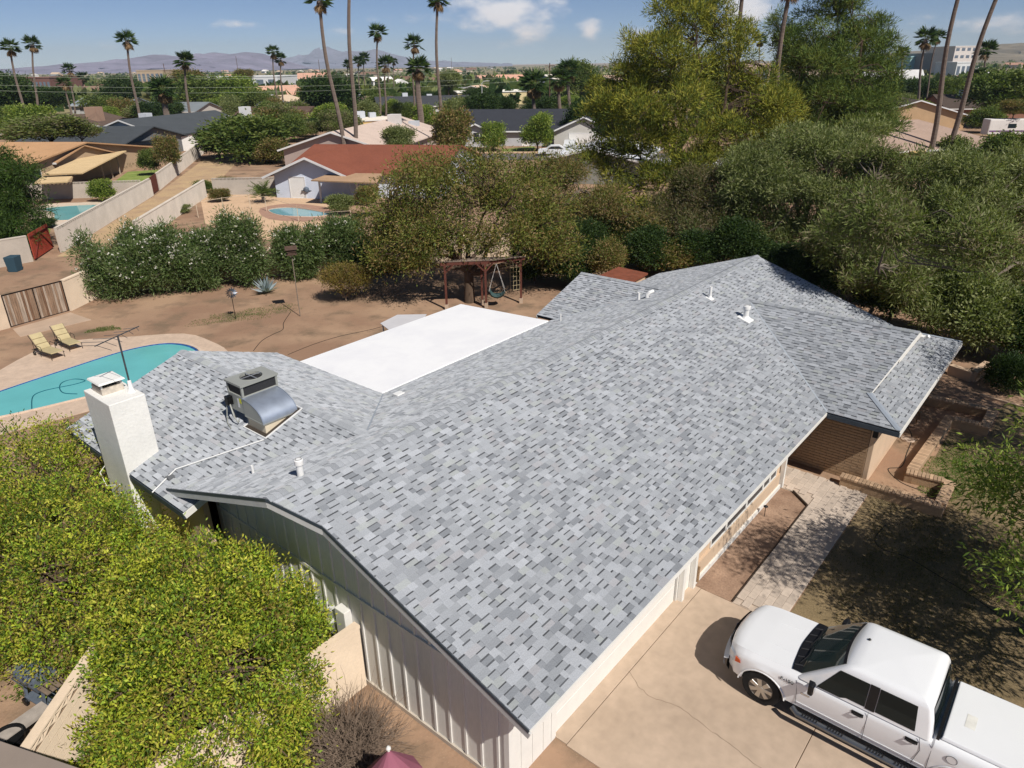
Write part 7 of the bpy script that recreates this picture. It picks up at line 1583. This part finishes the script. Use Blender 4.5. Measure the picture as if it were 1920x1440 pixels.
for a in (('slender palm leaning left at the left edge', (18, 90), 53, 172, 1.2, 0), ('slender palm second from the left edge', (60, 84), 72, 190, 1.25, 1), ('tall palm rising over the charcoal roof gable', (237, 76), 266, 150, 1.15, 0), ('slim palm beside the thick alley palm', (346, 116), 358, 152, 1.1, 2),
          ('slim palm of the pair before the mountains, the taller', (511, 98), 520, 232, 1.25, 0, .24), ('slim palm of the pair before the mountains, the shorter', (526, 112), 530, 236, 1.2, 1, .24), ('very tall leaning palm left of the red-brown roof', (597, 2), 649, 101, 1.0, 0, .27), ('very tall palm with its head above the picture', (654, -45), 666, 102, 1.0, 1, .27),
          ('tall palm behind the beige roof', (707, 62), 712, 188, 1.35, 0, .26), ('shorter palm behind the beige roof', (722, 122), 723, 190, 1.3, 1, .24), ('thin palm beside the thick-trunked palm', (776, 84), 775, 172, 1.25, 1, .22), ('tall bare-trunked palm before the charcoal long house', (819, 2), 826, 116, 1.0, 0, .25),
          ('far palm above the leaning palms, left of pair', (672, 116), 674, 300, 1.3, 2, .26), ('far palm above the leaning palms, right of pair', (682, 110), 684, 310, 1.4, 2, .26), ('far palm left of the mountains range end', (652, 121), 652, 330, 1.2, 2, .26), ('far palm pair beyond the tall palm, taller', (728, 112), 729, 330, 1.2, 0, .24), ('far palm pair beyond the tall palm, shorter', (738, 116), 738, 340, 1.1, 0, .24),
          ('far palm above the brown garage roof', (130, 132), 141, 245, 1.3, 1, .24), ('lean palm in front of the brown garage roof', (121, 156), 138, 190, 1.1, 0, .22), ('stout far palm near the tall dark tree', (156, 146), 157, 330, 1.4, 2, .28),
          ('palm right of the pines with heavy head', (1735, 74), 1716, 172, 1.5, 1, .28), ('thin palm behind the heavy-headed palm', (1757, 70), 1731, 196, 1.2, 0, .2), ('very tall leaning palm before the tan hip roof', (1803, -40), 1737, 92, 1.0, 0, .30), ('very tall slanted palm right of the tan hip roof ridge', (1880, -40), 1764, 92, 1.0, 1, .30),
          ('tall palm trunk between the two pines', (1480, -30), 1436, 70, 1.0, 0, .24), ('tall palm trunk behind the yellow pine', (1392, -40), 1382, 75, 1.0, 1, .24), ('dead brown palm between the pines', (1425, 75), 1424, 300, 1.0, 3, .24), ('shaggy palm right of the dark pine', (1692, 100), 1692, 250, 1.2, 2, .3), ('palm behind the brick chimney roof', (1848, 96), 1845, 185, 1.4, 2, .26), ('second palm behind the brick chimney roof', (1832, 145), 1826, 172, 1.2, 2, .26)):
    palm(*a)
for a in (('thick-trunked fan palm at the alley end', (306, 168), 320, 142, 1.0, 3, .62), ('thick-trunked fan palm behind the beige roof', (783, 128), 789, 150, .9, 3, .60), ('short shaggy fan palm with brown skirt beside the charcoal roof', (1000, 158), 1004, 150, 1.1, 3, .4), ('short fan palm next to the utility pole', (1048, 150), 1050, 165, .95, 3, .4), ('short fan palm between charcoal roof and yellow pine', (1066, 132), 1067, 190, 1.1, 3, .4)):
    palm(*a, skirt=True)
# ------------------------------------------------------------------ far suburb, mountains, haze
rg = np.random.default_rng(77); C, D, LL, WW, cols = [], [], [], [], []
NT = 4700; Ys = 260*np.exp(rg.uniform(0, 1, NT)**1.1*2.5); Xs = rg.uniform(-.95, .95, NT)*Ys; pal = np.array(G_MID+G_DARK+G_OLIVE+[srgb(120, 118, 78)])
xsr = []
for x, y in zip(Xs, Ys):
    h = rg.uniform(2.2, 5.2); w = h*rg.uniform(.6, 1.05); n = 18 if y < 520 else 9; base = pal[rg.integers(len(pal))]*rg.uniform(.8, 1.15)
    d = rg.normal(size=(n, 3)); d /= np.linalg.norm(d, axis=1)[:, None]; p = d*np.array((w, w, h*.5))*rg.uniform(.5, .95, (n, 1))+np.array((x, y, h*.62))
    C.append(p-d*.4*w); D.append(d*.5+rg.normal(size=(n, 3))*.7+np.array((0, 0, .3))); LL.append(np.full(n, w*1.1)); WW.append(np.full(n, w*.40)); cols.append(base*rg.uniform(.8, 1.2, (n, 1)))
C = np.concatenate(C); D = np.concatenate(D); D /= np.linalg.norm(D, axis=1)[:, None]
o = leaf_object('distant_trees', C, D, np.concatenate(LL), np.concatenate(WW), np.concatenate(cols), None, rg=rg); tag(o, 'far-off mass of suburban tree tops under the mountains', 'trees', kind='stuff')
# far roofs between the trees (shared small house)
def farhouse(key, roof, wall):
    b = MB(); b.box(-7, 7, -4.5, 4.5, 0, 2.8); w = b.mesh('wall', wallm(wall)); b = MB(); b.add([(-7.6, -5.2, 2.6), (7.6, -5.2, 2.6), (7.6, 0, 4.8), (-7.6, 0, 4.8), (-7.6, 5.2, 2.6), (7.6, 5.2, 2.6)], [(0, 1, 2, 3), (3, 2, 5, 4), (0, 3, 4), (1, 5, 2)]); return w, b.mesh('roof', roofm(roof)), key
FH = [farhouse('terracotta', (206, 164, 142), (226, 210, 194)), farhouse('grey', (128, 128, 130), (210, 206, 200)), farhouse('white', (232, 230, 226), (236, 234, 230)), farhouse('brown', (130, 104, 90), (206, 190, 172)), farhouse('tan', (200, 180, 156), (220, 204, 184))]
for i in range(110):
    y = 270*math.exp(rg.uniform(0, 1)*2.4); x = rg.uniform(-.85, .85)*y; w, r_, key = FH[rg.integers(5)]
    e = empty('far_house', (x, y, 0), rg.uniform(0, 3.14), 'small far-off %s roofed house among the distant trees' % key, 'house', 'far %s roofed houses' % key); link('wall', w, None, e); link('roof', r_, None, e); s_ = rg.uniform(.9, 1.5); e.scale = (s_, s_, s_*rg.uniform(.9, 1.3))
# valley floor beyond the near streets: scrub, verges and gardens too far to tell apart
c = MB(); c.prism([(-9000, 240), (9000, 240), (9000, 9000), (-9000, 9000)], -.02, .004); struct(c.build('valley_floor', M('valley_scrub', srgb(112, 108, 78), .97, .25, .02, fine=.2, fscale=.15, col2=srgb(140, 128, 98))))
# mountains
def range_(name, prof, Y, depth, seed, col, extra=0):
    rg2 = np.random.default_rng(seed); rows = []; n = 150; nd = 16
    px_ = np.linspace(prof[0][0], prof[-1][0], n); py_ = np.interp(px_, [p[0] for p in prof], [p[1] for p in prof])
    nz_ = np.convolve(rg2.normal(size=n+40), np.ones(4)/4, 'same')[20:-20]*1.2
    crest = [un(x, y+k, Y=Y) for x, y, k in zip(px_, py_, nz_)]
    sp = rg2.normal(size=(n, nd)); 
    for a_ in range(3): sp = (sp+np.roll(sp, 1, 0)+np.roll(sp, -1, 0)+np.roll(sp, 1, 1)*.5)/3.5
    for j in range(nd+1):
        t = j/nd; r = []
        for i, c in enumerate(crest):
            z = max(0, c.z)*(1-t)**1.25; dy = -depth*t; k = sp[i, min(j, nd-1)]*depth*.22*math.sin(math.pi*t)
            r.append((c.x*(1+0*dy), c.y+dy+k*.6, z+sp[i, min(j, nd-1)]*max(0, c.z)*.34*math.sin(math.pi*min(1, t*1.6)) if 0 < j < nd else (z if j == 0 else -20)))
        rows.append(r)
    back = [(c.x, c.y+depth*.8, -20) for c in crest]
    m_ = MB(); m_.grid([back]+rows); o = struct(m_.build(name, M(name+'_slope_tint', col, .95, .25, .004, fine=.2, fscale=.02), smooth=False)); return o
range_('mountain_range', [(-500, 138), (-200, 137), (0, 134), (60, 127), (110, 124), (150, 120), (205, 115), (245, 110), (285, 101), (312, 103), (345, 107), (378, 104), (400, 99), (430, 101), (460, 98), (492, 101), (515, 108), (545, 120), (575, 128)], 4600, 1500, 3, srgb(114, 112, 132))  # bluish-purple base colour has the distance haze painted in
range_('far_mountains', [(380, 126), (470, 118), (540, 107), (572, 103), (598, 99), (613, 88), (628, 92), (642, 98), (662, 96), (690, 95), (704, 91), (722, 97), (745, 103), (770, 109), (812, 113), (860, 116), (960, 119)], 7400, 1700, 4, srgb(114, 120, 142))  # haze fade put into the colour here too, bluer for the farther range
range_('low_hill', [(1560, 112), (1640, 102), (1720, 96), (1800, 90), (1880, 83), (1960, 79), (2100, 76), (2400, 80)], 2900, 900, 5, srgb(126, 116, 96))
hz = MB(); hz.box(-9000, 9000, -400, 9600, -31, 270); hzo = hz.build('haze', None); hzo['kind'] = 'stuff'; tag(hzo, 'thin bluish haze over the whole valley', 'haze')
hm = bpy.data.materials.new('haze_air'); hm.use_nodes = True; n = hm.node_tree.nodes; n.remove(n['Principled BSDF'])
pv = n.new('ShaderNodeVolumePrincipled'); pv.inputs['Color'].default_value = (.62, .82, 1, 1); pv.inputs['Absorption Color'].default_value = (1, 1, 1, 1); pv.inputs['Density'].default_value = .00010; pv.inputs['Anisotropy'].default_value = 0.0
hm.node_tree.links.new(pv.outputs[0], n['Material Output'].inputs['Volume']); hzo.data.materials.append(hm)
